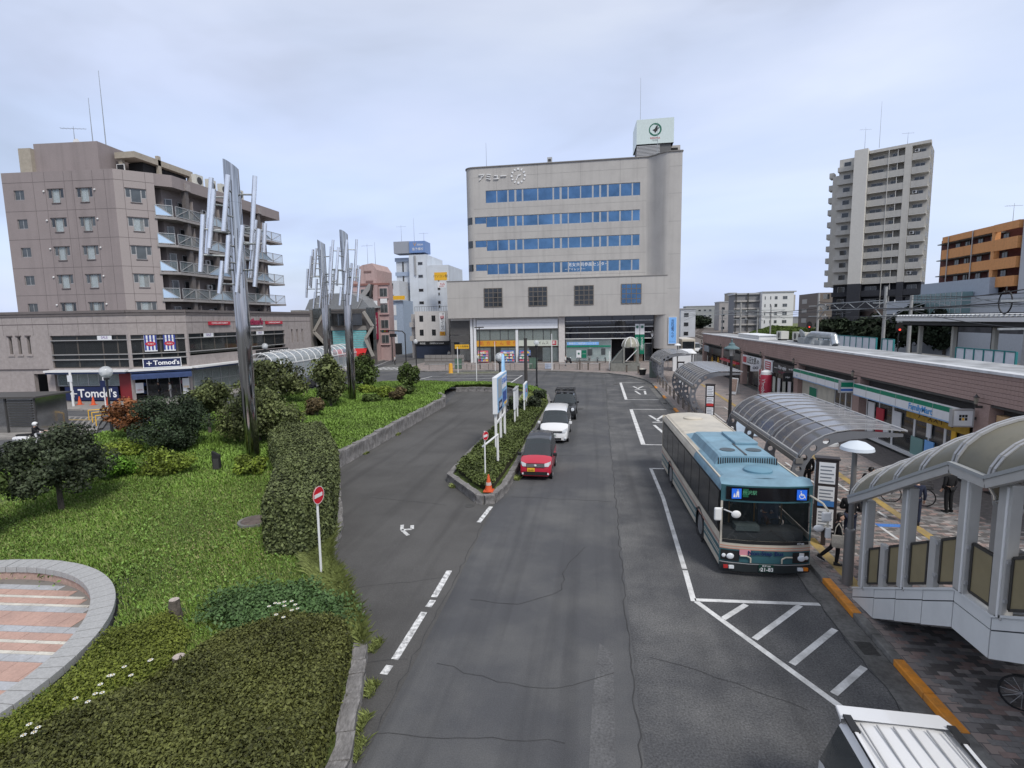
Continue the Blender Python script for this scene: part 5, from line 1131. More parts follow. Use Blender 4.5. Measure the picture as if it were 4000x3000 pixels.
    # construction fences, white panels in teal frames
    teal=mat('teal_frame',(0.03,0.22,0.23),.5); wp=mat('fence_panel',(0.74,0.78,0.84),.5,var=.08)
    for lb,x,y0,y1,n,z in (('white panel construction fence in teal frame behind the near parapet',30,43.5,50,6,2.9),('white panel construction fence beyond the roof ducts',30,63,78,10,3.25),('short white fence return with teal posts',30,59.6,61.8,2,3.2)):
        f=thing('site_fence',lb,'fence',(x,y0,1.0),0,'construction fences by the track'); d=(y1-y0)/n
        for k in range(n): MB().box(0,k*d+.05,.15,.04,k*d+d-.05,z+.55).build('panel',wp,f); 
        for k in range(n+1): MB().box(-.06,k*d-.05,0,.08,k*d+.05,z+.6).build('post',teal,f)
        for zz in (1.9,z+.55): MB().box(-.05,0,zz,-.005,y1-y0,zz+.09).build('rail',teal,f)
    # catenary portals and wires
    cm=mat('concrete_pole',(0.34,0.34,0.33),.8,var=.15)
    for i,(x,y,h) in enumerate(((40,105,10.3),(40.5,83.3,10.2),(42,79.8,8.8),(24.8,35.2,9),(33,130,9.5),(52,171,9.5),(50,224,9.5),(48,170,8.5),(63,300,9.5),(71,232,9))):
        p=thing('catenary_pole','pale concrete railway pole, '+('tall one right of the brown house','tallest one before the dark tower base','one just right of the tallest','nearest one by the platform roof','one above the shop parapet','one before the white flats','thin one at the track curve','one by the grass bank','farthest one at the curve','one at the far end of the bank')[i],'pole',(x,y,1.0),0,'railway poles'); MB().tube((0,0,0),(0,0,h),.24,.19,10).build('shaft',cm,p)
        for z in (h*.78,h*.6): MB().bar((-1.6,0,z),(1.6,0,z),.1,.12).build('arm',M_GALV,p); MB().tube((1.2,0,z+.05),(1.2,0,z+.4),.06).build('insulator',F_WHT,p)
    def truss(lb,a,b_,z,h=1.1):
        t=thing('catenary_gantry',lb,'gantry',(0,0,0)); a=Vector(a);b_=Vector(b_); n=8
        for dz in (0,h): MB().bar((a.x,a.y,z+dz),(b_.x,b_.y,z+dz),.14,.14).build('chord',M_GALV,t)
        for k in range(n):
            p=a.lerp(b_,k/n);q=a.lerp(b_,(k+1)/n); MB().bar((p.x,p.y,z+(0 if k%2 else h)),(q.x,q.y,z+(h if k%2 else 0)),.08,.08).build('brace',M_GALV,t)
        for e,s in ((a,1),(b_,-1)): q=e.lerp(a if s<0 else b_,.12); MB().bar((e.x,e.y,z-1.6),(q.x,q.y,z),.1,.1).build('knee',M_GALV,t)
    truss('steel lattice gantry spanning between the two tall railway poles',(40,105,0),(40.5,83.3,0),8.2); truss('steel lattice gantry right of the tallest railway pole',(40.5,83.3,0),(52,62,0),8.0,.9); truss('thin gantry in front of the white flats',(26,165,0),(56,171,0),8.0); truss('far thin gantry at the track curve',(30,222,0),(58,226,0),8.2)
    wm=mat('wire_black',(0.02,0.02,0.022),.6)
    def wire(lb,a,c,sag=.5,r=.025):
        pts=[]; a=Vector(a);c=Vector(c)
        for k in range(13): p=a.lerp(c,k/12); p.z-=sag*4*(k/12)*(1-k/12); pts.append(p)
        o=MB().path(pts,r,5).build('wire',wm); tag(o,lb,'wire','overhead railway wires')
    for i,(a,c,s,r,lb) in enumerate((((24.8,35.2,8.0),(40,105,9.3),.6,.05,'thick black cable rising from the near railway pole'),((24.8,35.2,8.7),(52,66,9.0),.4,.05,'upper black cable crossing before the pale wall'),((28,20,7.4),(33,130,7.4),.3,.03,'contact wire above the nearest track'),((31,20,7.2),(37,140,7.2),.3,.03,'contact wire above the second track'),((31,20,8.3),(37,140,8.3),.5,.03,'catenary wire above the second track'),((33,130,8.8),(50,224,9),.6,.03,'feeder wire running to the far gantry'),((40,105,9.0),(52,171,9),.6,.04,'feeder wire across the white flats'),((40,105,8.2),(48,170,7.5),.5,.04,'lower wire across the white flats'),((24.8,35.2,6.4),(42,79.8,7.9),.3,.03,'thin wire above the platform roof'),((33,130,8.2),(40,105,8.6),.3,.05,'thick cable joining the two poles left of the gantry'),((40.5,83.3,9.9),(48,64,9.6),.4,.04,'upper feeder wire right of the tallest pole'),((40,105,9.8),(40.5,83.3,9.8),.5,.05,'thick cable sagging above the lattice gantry'),((27.6,33.5,9.4),(42,79.8,9.3),.5,.045,'black cable from the steel pylon to the gantry'),((27.6,33.5,7.9),(57.2,92,9.6),.5,.04,'black cable crossing below the orange block'),((26,60,7.6),(40,105,7.8),.2,.03,'short contact wire before the dark trees'))): wire(lb,a,c,s,r)
    ring=thing('cable_coil','black cable coil hanging above the platform roof','cable',(34,51,8.2)); b=MB(); pts=[(0,.75*sin(q),.95*cos(q)) for q in np.linspace(.3,2*pi-.3,20)]; b.path(pts,.06,6); b.build('coil',wm,ring); MB().tube((0,0,.9),(0,0,1.3),.05).build('clamp',F_DRK,ring)
    q=thing('steel_pylon','dark steel lattice pylon at the picture edge by the near platform','pylon',(27.6,33.5,1.0)); MB().box(-.25,-.25,0,.25,.25,11).build('mast',mat('mast_dark',(0.07,0.07,0.075),.6,var=.2),q)
    for z in (3,4,5,6,7,8): MB().bar((-.6,-.2,z),(.6,-.2,z+.3),.06,.06).build('rung',M_GALV,q)
    MB().box(-.7,-.7,7.3,.7,.7,7.6).build('transformer_base',F_ALU,q)
    for i,(x,y,lb) in enumerate(((36,98,'railway signal with red light left of the tall pole'),(37.5,73.5,'railway signal with red light under the platform roof'))):
        s=thing('railway_signal',lb,'signal',(x,y,1.0)); MB().tube((0,0,0),(0,0,4),.07).build('post',F_DRK,s); MB(Matrix.Translation((0,-.1,4.7))@FACE_Y@Matrix.Diagonal((.75,1.1,1,1))).lathe([(0,.02),(.6,.02),(.6,-.06)],(0,0,0),16).build('head',M_BLK,s); MB().ball((0,-.2,4.4),.12,8,6).build('lamp',mat('red_lamp',(0.8,0.05,0.03),.4,emit=1.5),s)
def leafmat2(n,c): return mat(n,c,.7,var=.6,attr='var',spec=.2)
railway()

def right_buildings():
    # apartment tower
    cw=mat('tower_concrete',(0.52,0.5,0.455),.8,var=.07,vs=.6,streak=.2); bw=mat('tower_balcony',(0.46,0.445,0.41),.8,var=.07,streak=.2); dk=mat('tower_dark_base',(0.03,0.032,0.04),.7,var=.15); lt=mat('tower_light',(0.6,0.58,0.535),.8,var=.05)
    t=thing('apartment_tower','tall pale apartment tower with balcony rows above a dark base','building',(68.1,126.5,0),radians(-33))
    # local x: right corner at 0, facade to the left; y into the block
    MB().box(-16.5,1.6,14.2,0,9,42.4).build('wall',cw,t); MB().box(-16.5,1.6,0,0,9,14.2).build('dark_base',dk,t); MB().box(-10.6,-.1,42.2,.1,1.7,42.8).build('roof_slab',cw,t)
    MB().box(-13.2,-1.2,14.2,-10.7,3,43.2).build('shaft',lt,t); MB().box(-13.2,-1.2,0,-10.7,3,14.2).build('shaft_base',dk,t); MB().box(-4.2,-.15,14.2,-3.0,1.6,42.3).build('pier',cw,t); MB().box(-4.2,-.15,6,-3.0,1.6,14.2).build('pier_base',dk,t)
    MB().box(-18.2,4,14,-16.4,12,39.5).build('left_wing',cw,t)
    for k in range(13):
        z=14.3+2.8*(k-3)+.0; top=k>=3
        m=bw if top else dk
        if z<5.5 or z>41: continue
        MB().box(-10.6,-.1,z-.2,-4.2,1.6,z).build('balcony_slab',lt if top else dk,t); MB().box(-10.6,-.12,z,-4.2,0,z+1.15).build('balcony_front',m,t)
        MB().box(-2.9,-.1,z-.2,0,1.6,z).build('balcony_slab',lt if top else dk,t); MB().box(-2.9,-.12,z,-.1,0,z+1.15).build('balcony_front',m,t)
        for x0,x1 in ((-10.2,-8.0),(-6.6,-5.4),(-2.5,-.8)): win(t,x0,x1,z+.1,z+2.1,1.5,2,1,F_ALU,G_DARK,.06,.08,name='balcony_door')
        MB().box(-5.5,.0,z,-5.4,1.6,z+2.5).build('divider',lt,t)
        if k%3==0: ac_unit(t,-2.2,.6,z+1.5)
        for y0 in (2.2,3.6,6.0): win(t,.0,.7,z+.9,z+2.1,0,1,1,F_ALU,G_DARK,.06,.08,Matrix.Translation((.04,y0,0))@Matrix.Rotation(radians(90),4,'Z'))
        MB().box(-16.6,.4,z,-13.4,1.7,z+1.0).build('side_balcony',bw if top else dk,t); win(t,-15.6,-14.2,z+.2,z+2.2,1.55,1,1,F_ALU,G_DARK,.06,.08); MB().box(-19,4.2,z-.3,-18.1,6.5,z+.9).build('end_balcony',bw,t)
    MB().box(-7.05,-.2,5,-6.95,-.11,42.2).build('downpipe',lt,t)
    MB().add([(0,1.6,14.2),(0,9,14.2),(0,9,42.4),(0,1.6,42.4)],[(0,1,2,3)]).build('end_wall',lt,t)
    antenna('tall mast on the apartment tower roof',60.5,131,43,9.5); antenna('television aerial on the tower shaft',58.5,133,43.5,4.5,'yagi'); antenna('small aerial near the tower corner',65,129,42.8,2.5,'yagi')
    # orange block
    og=mat('orange_tile',(0.66,0.31,0.12),.75,var=.1,vs=3,bump=.1,streak=.2); oi=mat('orange_recess',(0.1,0.03,0.025),.8,var=.3)
    o=thing('orange_apartments','orange tiled apartment block with open balcony rows','building',(59,0,0)); MB().box(1.5,85,0,12,107,20).build('core',oi,o)
    for z0,z1 in ((19.25,20.25),(16.5,18.05),(13.8,15.25),(11.2,12.6)):
        MB().box(0,91.6,z0,.3,104.2,z1).build('balcony_front',og,o); MB().prism([(0,104.2),(.3,104.2),(1.5,106.2),(1.2,106.2)],z0,z1).build('balcony_front',og,o,fix=True); MB().box(.3,91.6,z0-.15,1.6,106,z0).build('balcony_slab',M_CONC,o)
        MB().box(-.6,86.7,z0-.2,-.3,91.2,z1-.1).build('balcony_front',og,o); MB().box(-.6,86.4,z0-.2,1.5,86.7,z1-.1).build('balcony_front',og,o)
        for y in (92.2,94.8,97.6,100.6,103) if z1<20 else (): win(o,0,1.1,z1-.05,z1+1.1,0,2,1,F_BRN,G_GREY,.06,.08,Matrix.Translation((1.4,y,0))@Matrix.Rotation(radians(-90),4,'Z'))
    MB().box(-.5,90.9,5,.2,91.6,20).build('pier',og,o); [MB().tube((-.1,y,6),(-.1,y,20.2),.08).build('downpipe',F_ALU,o) for y in (96.5,102.4)]
    MB().box(-.3,83.5,0,8,86,21).build('white_end',mat('white_end',(0.5,0.52,0.55),.8),o)
    antenna('television aerial on the orange block roof',62,93,20,3.5,'yagi')
    # pale blue-grey wall with glazed porch in front
    p=thing('station_annex','pale blue grey station annex with glazed porch and green sign','building',(57.5,0,0)); pb=mat('annex_wall',(0.38,0.43,0.5),.7,var=.06)
    MB().box(.2,90,0,1.4,107,12.5).build('upper_wall',pb,p); MB().box(-.3,60,0,.1,118,4.3).build('lower_wall',mat('annex_low',(0.45,0.48,0.52),.7,var=.06),p); MB().box(-.2,60,4.3,.1,118,7.3).build('dark_band',mat('annex_dark',(0.07,0.07,0.075),.8,var=.4,vs=.6),p); MB().box(-.25,60,7.3,.12,118,9.8).build('lower_wall',MATS['annex_low'],p)
    MB().box(-1.5,93,7.3,0,106,10.6).build('glazed_porch',mat('porch_glass',(0.2,0.32,0.33),.1,alpha=.7),p); [MB().box(-1.55,93+k*1.3,7.3,-1.5,93.1+k*1.3,10.6).build('mullion',F_ALU,p) for k in range(11)]
    panel('station_sign','green station sign on the annex wall','sign',-104,-99,6.6,7.25,-.15,P_GRN,.1,[('所沢駅 Station',-101.5,6.92,.45,T_WHT)],Matrix.Translation((56,0,0))@Matrix.Rotation(radians(-90),4,'Z'))
    # brown house, white flats, far blocks
    h=thing('brown_house','brown three storey house left of the dark tower base','building',(66,165,0)); MB().box(0,9,0,10,24,14).build('wall',mat('brown_wall',(0.17,0.14,0.125),.8,var=.15),h); [MB().box(-.1,17,z,.0,21,z+1.4).build('balcony',mat('balc_pale',(0.4,0.38,0.36),.8),h) for z in (5,8,11)]; win(h,-6,-4,1,3,-.05,1,1,F_ALU,G_DARK); 
    v=thing('dark_house','dark brown house with white pipes behind the tall pole','building',(60,128,0)); MB().box(0,0,0,9,20,8.5).build('wall',mat('dark_brown_wall',(0.06,0.045,0.04),.8,var=.3),v); [MB().box(-.1,3+k*4,4.5,0,4.5+k*4,5.8).build('window',F_WHT,v) for k in range(4)]
    f=thing('white_flats','white five storey flats with outside stairs beyond the grass bank','building',(61.2,212,0)); wf=mat('white_flats_wall',(0.66,0.66,0.66),.8,var=.05); MB().box(0,0,0,11,12,16).build('wall',wf,f); MB().box(-9,3,0,0,12,15.5).build('stair_wing',mat('stair_wing',(0.2,0.2,0.21),.8,var=.3),f); MB().box(-9.5,2.5,15.5,0,12,16.1).box(0,-.3,16,11.8,12,16.4).build('roof_slab',F_ALU,f); MB().box(11,1,9,11.9,5,15).build('end_balcony',mat('balc_pale',(0.4,0.38,0.36),.8),f)
    for z in (1.6,4.6,7.6,10.6,13.4):
        for x0,x1 in ((.9,1.3),(2.8,3.2),(4.4,5.4),(7.2,8.8)): win(f,x0,x1,z,z+1.2,-.05,2 if x1-x0>1 else 1,1,F_ALU,G_GREY,.06,.1)
        MB().box(-9.2,2.4,z-.6,0,3,z).build('stair_landing',mat('balc_pale',(0.4,0.38,0.36),.8),f); MB().box(-8.8,2.2,z,-8.4,2.5,z+2.6).box(-4.5,2.2,z,-4.1,2.5,z+2.6).build('stair_post',F_DRK,f)
    for i,(x,y,w,hh,c,lb) in enumerate(((63,262,12,14,(0.33,0.31,0.3),'far grey brown block left of the white flats'),(68.3,285,3.4,18.9,(0.36,0.32,0.27),'far beige stair tower block left of the white flats'),(64,330,22,13.6,(0.3,0.31,0.3),'far long grey block above the track curve'),(29.6,180,4.6,9.9,(0.5,0.52,0.55),'small pale building just right of the clock building'),(120,260,30,13,(0.42,0.4,0.38),'far pale block behind the brown house'),(92,330,14,10,(.35,.36,.38),'far low block behind the white flats'))):
        q=thing('far_building',lb,'building',(x,y,0)); MB().box(-w/2,0,0,w/2,10,hh).build('wall',mat('far_r_%d'%i,c,.8,var=.12,vs=.4),q); MB().box(-w/2-.2,-.2,hh,w/2+.2,10,hh+.4).build('parapet',F_ALU,q)
        for z in np.arange(1.5,hh-1.5,3):
            for xx in np.arange(-w/2+1,w/2-1.5,3): win(q,xx,xx+1.5,z,z+1.3,-.05,1,1,F_ALU,G_DARK,.07,.1)
    # dark trees along the railway
    lm=leafmat2('leaf_far_dark',(0.022,0.032,0.018))
    for i,(x,y,rr,hh) in enumerate(((50,108,4.5,7),(54,102,4.5,8.5),(57,98,4,7.5),(47,116,4,6.5),(46,300,9,9),(56,310,8,8),(36,290,8,7.5))):
        q=thing('tree','dark evergreen tree '+('in the middle of the clump below the tower','tallest of the clump below the tower','right end of the clump below the tower','left end of the clump below the tower','before the far long grey block','right of the far track trees','left end of the far track trees')[i],'tree',(x,y,0.5),0,'dark trees beside the railway'); crown('crown',clump_blobs((0,0,hh*.55),(rr,rr*.8,hh*.5),16,i+90),2600,.55 if y<200 else .9,lm,q,i+90); MB().tube((0,0,0),(0,0,hh*.5),.25,.12,7).build('trunk',M_BARK0,q)
M_BARK0 = mat('bark',(0.1,0.085,0.07),.95,var=.4,vs=8,bump=.8,bs=18)
right_buildings()
# ================================================================== stairs with canopy, shelters, sculptures, lamps
def stairs():
    t = thing('covered_stairs','covered stairway with curved translucent roof and white panelled side','stairs',(6.55,0,0))
    wp = mat('stair_panel',(0.66,0.67,0.66),.45,var=.05,vs=2,streak=.12); jm = mat('panel_gap',(0.06,0.065,0.07),.7); st = mat('post_grey',(0.43,0.42,0.4),.45,var=.06); br = mat('brown_glass',(0.27,0.225,0.13),.3,alpha=.9,var=.12,vs=1.5); fr = mat('glass_frame',(0.045,0.042,0.038),.5)
    pts = [(14.15,.4),(13.13,.92),(12.26,1.37),(11.33,1.85),(10.43,2.32),(9.49,2.33),(8.6,2.8),(7.6,3.32),(6.6,3.84),(5.6,4.36),(4.6,4.88),(3.4,5.5),(0,5.5)]
    def top(y):
        for (y0,z0),(y1,z1) in zip(pts[:-1],pts[1:]):
            if y1 <= y <= y0: return z0+(z1-z0)*(y0-y)/(y0-y1)
        return pts[0][1] if y > 14 else 5.5
    for side,x in ((0,0.0),(1,2.85)):
        for (y0,z0),(y1,z1) in zip(pts[:-1],pts[1:]):
            g=.012; lo=lambda z:max(z-.73,.14)
            for a,b_ in ((.0,.21),(.235,.73)):
                q=[(x,y0-g,z0-a),(x,y1+g,z1-a),(x,y1+g,max(z1-b_,.14)),(x,y0-g,max(z0-b_,.14))]
                if q[3][2] >= q[0][2]-.01: continue
                MB().ext(q,(.1,0,0)).build('wall_panel',wp,t,fix=True)
            MB().ext([(x+.02,y0,z0-.02),(x+.02,y1,z1-.02),(x+.02,y1,lo(z1)+.01),(x+.02,y0,min(lo(z0)+.01,z0-.03))],(.06,0,0)).build('wall_core',jm,t,fix=True)
            MB().ext([(x-.02,y0,z0),(x-.02,y1,z1),(x-.02,y1,z1+.05),(x-.02,y0,z0+.05)],(.16,0,0)).build('wall_cap',wp,t,fix=True)
    # steps and soffit
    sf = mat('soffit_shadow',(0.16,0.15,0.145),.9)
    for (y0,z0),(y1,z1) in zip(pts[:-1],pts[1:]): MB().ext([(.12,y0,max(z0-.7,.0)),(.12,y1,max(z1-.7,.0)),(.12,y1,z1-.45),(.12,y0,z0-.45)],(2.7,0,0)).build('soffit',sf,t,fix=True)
    y=14.2; n=0
    while y>3.5:
        z=top(y)-.42
        if not 9.5<y<10.5: MB().box(.12,y-.3,z-.2,2.82,y,z).build('step',M_CONC,t)
        y-=.3
    # posts, short posts, brown glass
    posts=[13.75,12.1,10.33,9.42,7.8,6.2]; short=[12.9,11.15,8.6,7.0]
    for x in (.0,2.85):
        for y in posts: MB().box(x-.02,y-.14,top(y)+.02,x+.16,y+.14,top(y)+2.3).build('post',st,t,bevel=.015); MB().box(x-.035,y-.09,top(y)+.05,x-.02,y-.05,top(y)+2.25).build('post_rib',F_WHT,t)
        for y in short: MB().box(x,y-.1,top(y)+.02,x+.12,y+.1,top(y)+1.08).build('short_post',st,t,bevel=.01)
        ys=sorted(posts+short,reverse=True)
        for a,b_ in zip(ys[:-1],ys[1:]):
            y0,y1=a-.2,b_+.2; z0,z1=top(y0)+.14,top(y1)+.14; h=.88
            MB().ext([(x+.05,y0,z0),(x+.05,y1,z1),(x+.05,y1,z1+h),(x+.05,y0,z0+h)],(.02,0,0)).build('glass_panel',br,t,fix=True)
            f=MB(); f.bar((x+.06,y0,z0),(x+.06,y1,z1),.05,.05).bar((x+.06,y0,z0+h),(x+.06,y1,z1+h),.05,.05).bar((x+.06,y0,z0),(x+.06,y0,z0+h),.05,.05).bar((x+.06,y1,z1),(x+.06,y1,z1+h),.05,.05); f.build('panel_frame',fr,t)
            for zz in (z0+.1,z0+h-.12): MB().box(x-.01,y0+.02,zz,x+.05,y0+.12,zz+.06).build('clip',F_ALU,t)
    # vault
    ev=[(14.2,2.72),(13.3,3.16),(12.34,3.66),(11.45,4.12),(10.5,4.6),(9.6,4.6),(8.7,5.05),(7.8,5.5),(6.8,6.0)]; arc=[(1.48-1.62*cos(a), .98*sin(a)) for a in np.linspace(0,pi,15)]
    poly=mat('canopy_poly',(0.2,0.185,0.135),.42,alpha=.95,var=.25,vs=1.6,dirt=(.11,.105,.08),ds=1.6,spec=.4)
    for (y0,z0),(y1,z1) in zip(ev[:-1],ev[1:]):
        b=MB(); b.loft([[(x,y0,z0+z) for x,z in arc],[(x,y1,z1+z) for x,z in arc]],False); b.build('roof_panel',poly,t,smooth=True)
        for x in (-.16,3.1): MB().bar((x,y0,z0),(x,y1,z1),.12,.16).build('eave_beam',st,t); MB().bar((x-.03 if x<1 else x+.03,y0,z0+.1),(x-.03 if x<1 else x+.03,y1,z1+.1),.1,.06).build('gutter_rail',mat('rail_grey',(0.33,0.34,0.34),.4),t)
    for i,(y,z) in enumerate(ev):
        for dy in (-.045,.045):
            b=MB(); [b.bar((p[0],y+dy,z+p[1]+.03),(q[0],y+dy,z+q[1]+.03),.045,.05,(0,1,0)) for p,q in zip(arc[:-1],arc[1:])]; b.build('roof_rib',F_ALU if i else st,t)
    b=MB(); b.poly([(x,14.2,2.72+z) for x,z in arc]); 
    MB().tube((.3,13.9,1.3),(.3,3.5,6.4),.03).build('handrail',st,t); MB().tube((2.6,13.9,1.3),(2.6,3.5,6.4),.03).build('handrail',st,t)
stairs()

def frame_band(path, w, holes, hr=.62):
    "curved plate in the XZ plane with round holes; path = list of (x,z), w = widths"
    b=MB(); n=len(path)
    nrm=[]
    for i in range(n):
        a=Vector(path[max(i-1,0)]);c=Vector(path[min(i+1,n-1)]); d=(c-a).normalized(); nrm.append(Vector((-d.y,d.x)))
    O=[Vector(path[i])+nrm[i]*w[i]/2 for i in range(n)]; I=[Vector(path[i])-nrm[i]*w[i]/2 for i in range(n)]
    P3=lambda v:(v.x,0,v.y)
    for i in range(n-1):
        q=[I[i],I[i+1],O[i+1],O[i]]
        if i in holes:
            out=[q[0],(q[0]+q[1])/2,q[1],(q[1]+q[2])/2,q[2],(q[2]+q[3])/2,q[3],(q[3]+q[0])/2]; c=sum(q,Vector((0,0)))/4; r=min((q[1]-q[0]).length,(q[3]-q[0]).length)/2*hr
            inn=[c+(p-c).normalized()*r for p in out]
            b.add([P3(p) for p in out]+[P3(p) for p in inn],[(k,(k+1)%8,(k+1)%8+8,k+8) for k in range(8)])
        else: b.add([P3(p) for p in q],[(0,1,2,3)])
    return b
def shelter(label, y0, grp='arched bus shelters'):
    t=thing('bus_shelter',label,'bus shelter',(0,y0,.15),0,grp); L_=9.0
    gm=mat('shelter_steel',(0.2,0.205,0.22),.45,metal=.3,var=.08); sm=mat('shelter_sheet',(0.075,0.072,0.078),.12,alpha=.92,spec=.9,var=.2,vs=.8); lt=mat('shelter_sheet_light',(0.2,0.2,0.215),.15,alpha=.9,spec=.9,var=.15,vs=.8)
    path=[(7.75,0),(7.42,.45),(7.14,.9),(6.97,1.35),(6.93,1.75),(7.02,2.15),(7.25,2.55),(7.6,2.85),(8.05,3.05),(8.6,3.17),(9.3,3.2),(10.2,3.19)]; w=[.42,.42,.42,.42,.42,.42,.4,.38,.34,.28,.2,.1]
    pro=None
    for k in range(4):
        if pro is None:
            o=frame_band(path,w,(0,1,2,3,4,5,6,7)).build('arch_frame',gm,t,loc=(0,0,0)); o.modifiers.new('thick','SOLIDIFY').thickness=.09; pro=o
        else: inst(pro,t,(0,k*L_/3,0))
    arc=[(6.98,2.38),(7.12,2.62),(7.4,2.92),(7.75,3.14),(8.15,3.28),(8.7,3.37),(9.4,3.38),(10.3,3.33)]
    n=10; ns=5; pan=[]
    for k in range(n):
        for part,(a,c) in enumerate(((0,4),(4,8))):
            sl=arc[a:c+1] if c<8 else arc[a:]
            if k==0:
                b=MB(); b.loft([[(x,.02,z) for x,z in sl],[(x,L_/n-.02,z) for x,z in sl]],False); o=b.build('roof_panel',sm if part==0 else lt,t,smooth=True); pan.append(o)
            else: inst(pan[part],t,(0,k*L_/n,0))
    rib=MB(); [rib.bar((p[0],0,p[1]+.02),(q[0],0,q[1]+.02),.028,.03,(0,1,0)) for p,q in zip(arc[:-1],arc[1:])]; rib=rib.build('roof_rib',F_ALU,t)
    for k in range(1,n+1): inst(rib,t,(0,k*L_/n,0))
    for (x,z,s,m) in ((8.15,3.3,.03,F_ALU),(10.3,3.34,.06,F_ALU),(7.0,2.4,.1,F_ALU)): MB().bar((x,0,z),(x,L_,z),s,s).build('roof_rail',m,t)
    MB().box(6.86,-.05,2.16,7.1,L_+.05,2.34).build('eave_gutter',mat('gutter_brown',(0.17,0.16,0.15),.5),t)
    return t
shelter('nearest arched bus shelter beside the parked bus',19.3); shelter('middle arched bus shelter behind the green street lamp',39.6); shelter('farthest arched bus shelter near the clock building',59.8)

# ---------------------------------------------------------------- steel tube sculptures
def sculpture(label, x, y, z0, H, R, seed, rz=0):
    t=thing('steel_sculpture',label,'sculpture',(x,y,z0),rz,'steel tube sculptures on the lawn'); m=mat('steel_streak_reflections',(0.42,0.415,0.41),.06,metal=1.0,var=.5,vs=2,stretch=(5,5,.15))  # upright streaks in the steel colour stand in for mirrored surroundings
    b=MB(); n=20; h=H-z0
    for za,zb in ((0,.3*h),(.3*h,.6*h),(.6*h,.865*h)): b.tube((0,0,za),(0,0,zb-.02),R,R,n,True); b.tube((0,0,zb-.02),(0,0,zb),R*.97,R*.97,n,False)
    ring0=[(R*cos(2*pi*i/n),R*sin(2*pi*i/n),.865*h) for i in range(n)]; ring1=[(R*cos(2*pi*i/n),R*sin(2*pi*i/n),h-.2-.22*(cos(2*pi*i/n-.6))) for i in range(n)]
    b.loft([ring0,ring1],True); b.poly(ring1); b.build('main_tube',m,t,smooth=35)
    r=random.Random(seed)
    spec=[(-.86,-1.3,-.2,.942,.7),(-.77,-1.15,.5,.896,.712),(-.14,-.5,.8,.939,.764),(1.0,.6,.3,.952,.713),(1.3,1.15,-.2,.808,.711),(-1.3,-1.6,.2,.819,.639),(.3,-.14,.8,.786,.573),(1.0,.64,.6,.779,.592),(-.31,-.52,.7,.753,.634),(-.65,-.88,.4,.674,.57),(.9,.48,-.6,.822,.627)]
    for dt,db,dy,zt,zb in spec:
        c3,s3=cos(radians(35)),sin(radians(35)); pos=lambda q,z:(q*c3+dy*s3,q*s3-dy*c3,z); a=atan2(pos(dt,0)[1],pos(dt,0)[0]); rr=.105
        q=MB(); q.tube(pos(db,zb*h),pos(dt,zt*h),rr,rr,12); q=q.build('hanging_tube',mat('brushed_steel',(0.78,0.78,0.79),.2,metal=.95,var=.08,vs=2),t,smooth=35)
        for f in (.3,.75): e=pos(db+(dt-db)*f,(zb+(zt-zb)*f)*h); MB().tube((R*.8*cos(a),R*.8*sin(a),e[2]),e,.045,.045,6).build('bracket',M_GALV,q)
    return t
sculpture('nearest polished steel pole sculpture with hanging tubes beside the hedge',-17.05,23.9,.6,15.15,.33,1)
sculpture('middle polished steel pole sculpture with hanging tubes',-20.75,42.9,.6,15.1,.33,2,.3)
sculpture('farthest polished steel pole sculpture left of the middle one',-24.5,46.1,.6,14.95,.33,3,-.5)

ORD=('first','second','third','fourth','fifth','sixth','seventh','eighth','ninth','tenth','eleventh')
# ---------------------------------------------------------------- lamps, poles, signs
BLKP=mat('lamp_black',(0.022,0.022,0.024),.5)
def globe_lamp(label,x,y,h,r=.35):
    t=thing('street_lamp',label,'lamp',(x,y,.1),0,'black globe street lamps'); MB().lathe([(.14,0),(.14,.5),(.09,.6),(.09,h*.45),(.07,h*.47),(.06,h-2*r-.15),(.16,h-2*r-.1),(.16,h-2*r)],(0,0,0),12).build('post',BLKP,t)
    MB().ball((0,0,h-r),r,18,12).build('globe',mat('globe_glass',(0.75,0.78,0.8),.08,alpha=.42,spec=.8),t,smooth=True); MB().box(-.13,-.13,h-1.45*r,.13,.13,h-.7*r).build('lamp_core',F_WHT,t)
globe_lamp('black lamp with clear globe beside the rusty leaved tree',-30.3,28.9,4.9,.37); globe_lamp('black lamp with clear globe behind the advertising board',-6.55,36.3,5.1,.31); globe_lamp('tall black lamp with white globe at the far strip',-6.1,55.6,5.2,.28); globe_lamp('black lamp with white globe by the side street',-28,80.8,4.6,.37); globe_lamp('black globe lamp before the drugstore side windows',-37.4,56,5.2,.35)
g=thing('street_lamp','green capped classic lamp post between the shelters','lamp',(9.1,37.8,.15)); MB().lathe([(.2,0),(.2,.15),(.12,.3),(.11,1.6),(.09,1.65),(.085,4.4),(.14,4.45),(.14,4.6)],(0,0,0),12).build('post',BLKP,g)
gcap=mat('verdigris',(0.1,0.16,0.17),.5,var=.15); MB().lathe([(.5,5.08),(.48,5.16),(.22,5.3),(.2,5.42),(.12,5.48),(.06,5.5),(.04,5.62),(.06,5.68),(0,5.78)],(0,0,0),18).build('cap',gcap,g,smooth=40); MB().lathe([(.14,4.6),(.26,5.08)],(0,0,0),8).build('glass',mat('lamp_pane',(0.5,0.48,0.44),.2,alpha=.7),g)
for i in range(4): a=pi/2*i+.4; MB().tube((.15*cos(a),.15*sin(a),4.6),(.27*cos(a),.27*sin(a),5.1),.015).build('cage_bar',BLKP,g)
MB().tube((-.3,0,1.95),(.3,0,1.95),.02).build('cross_arm',BLKP,g)
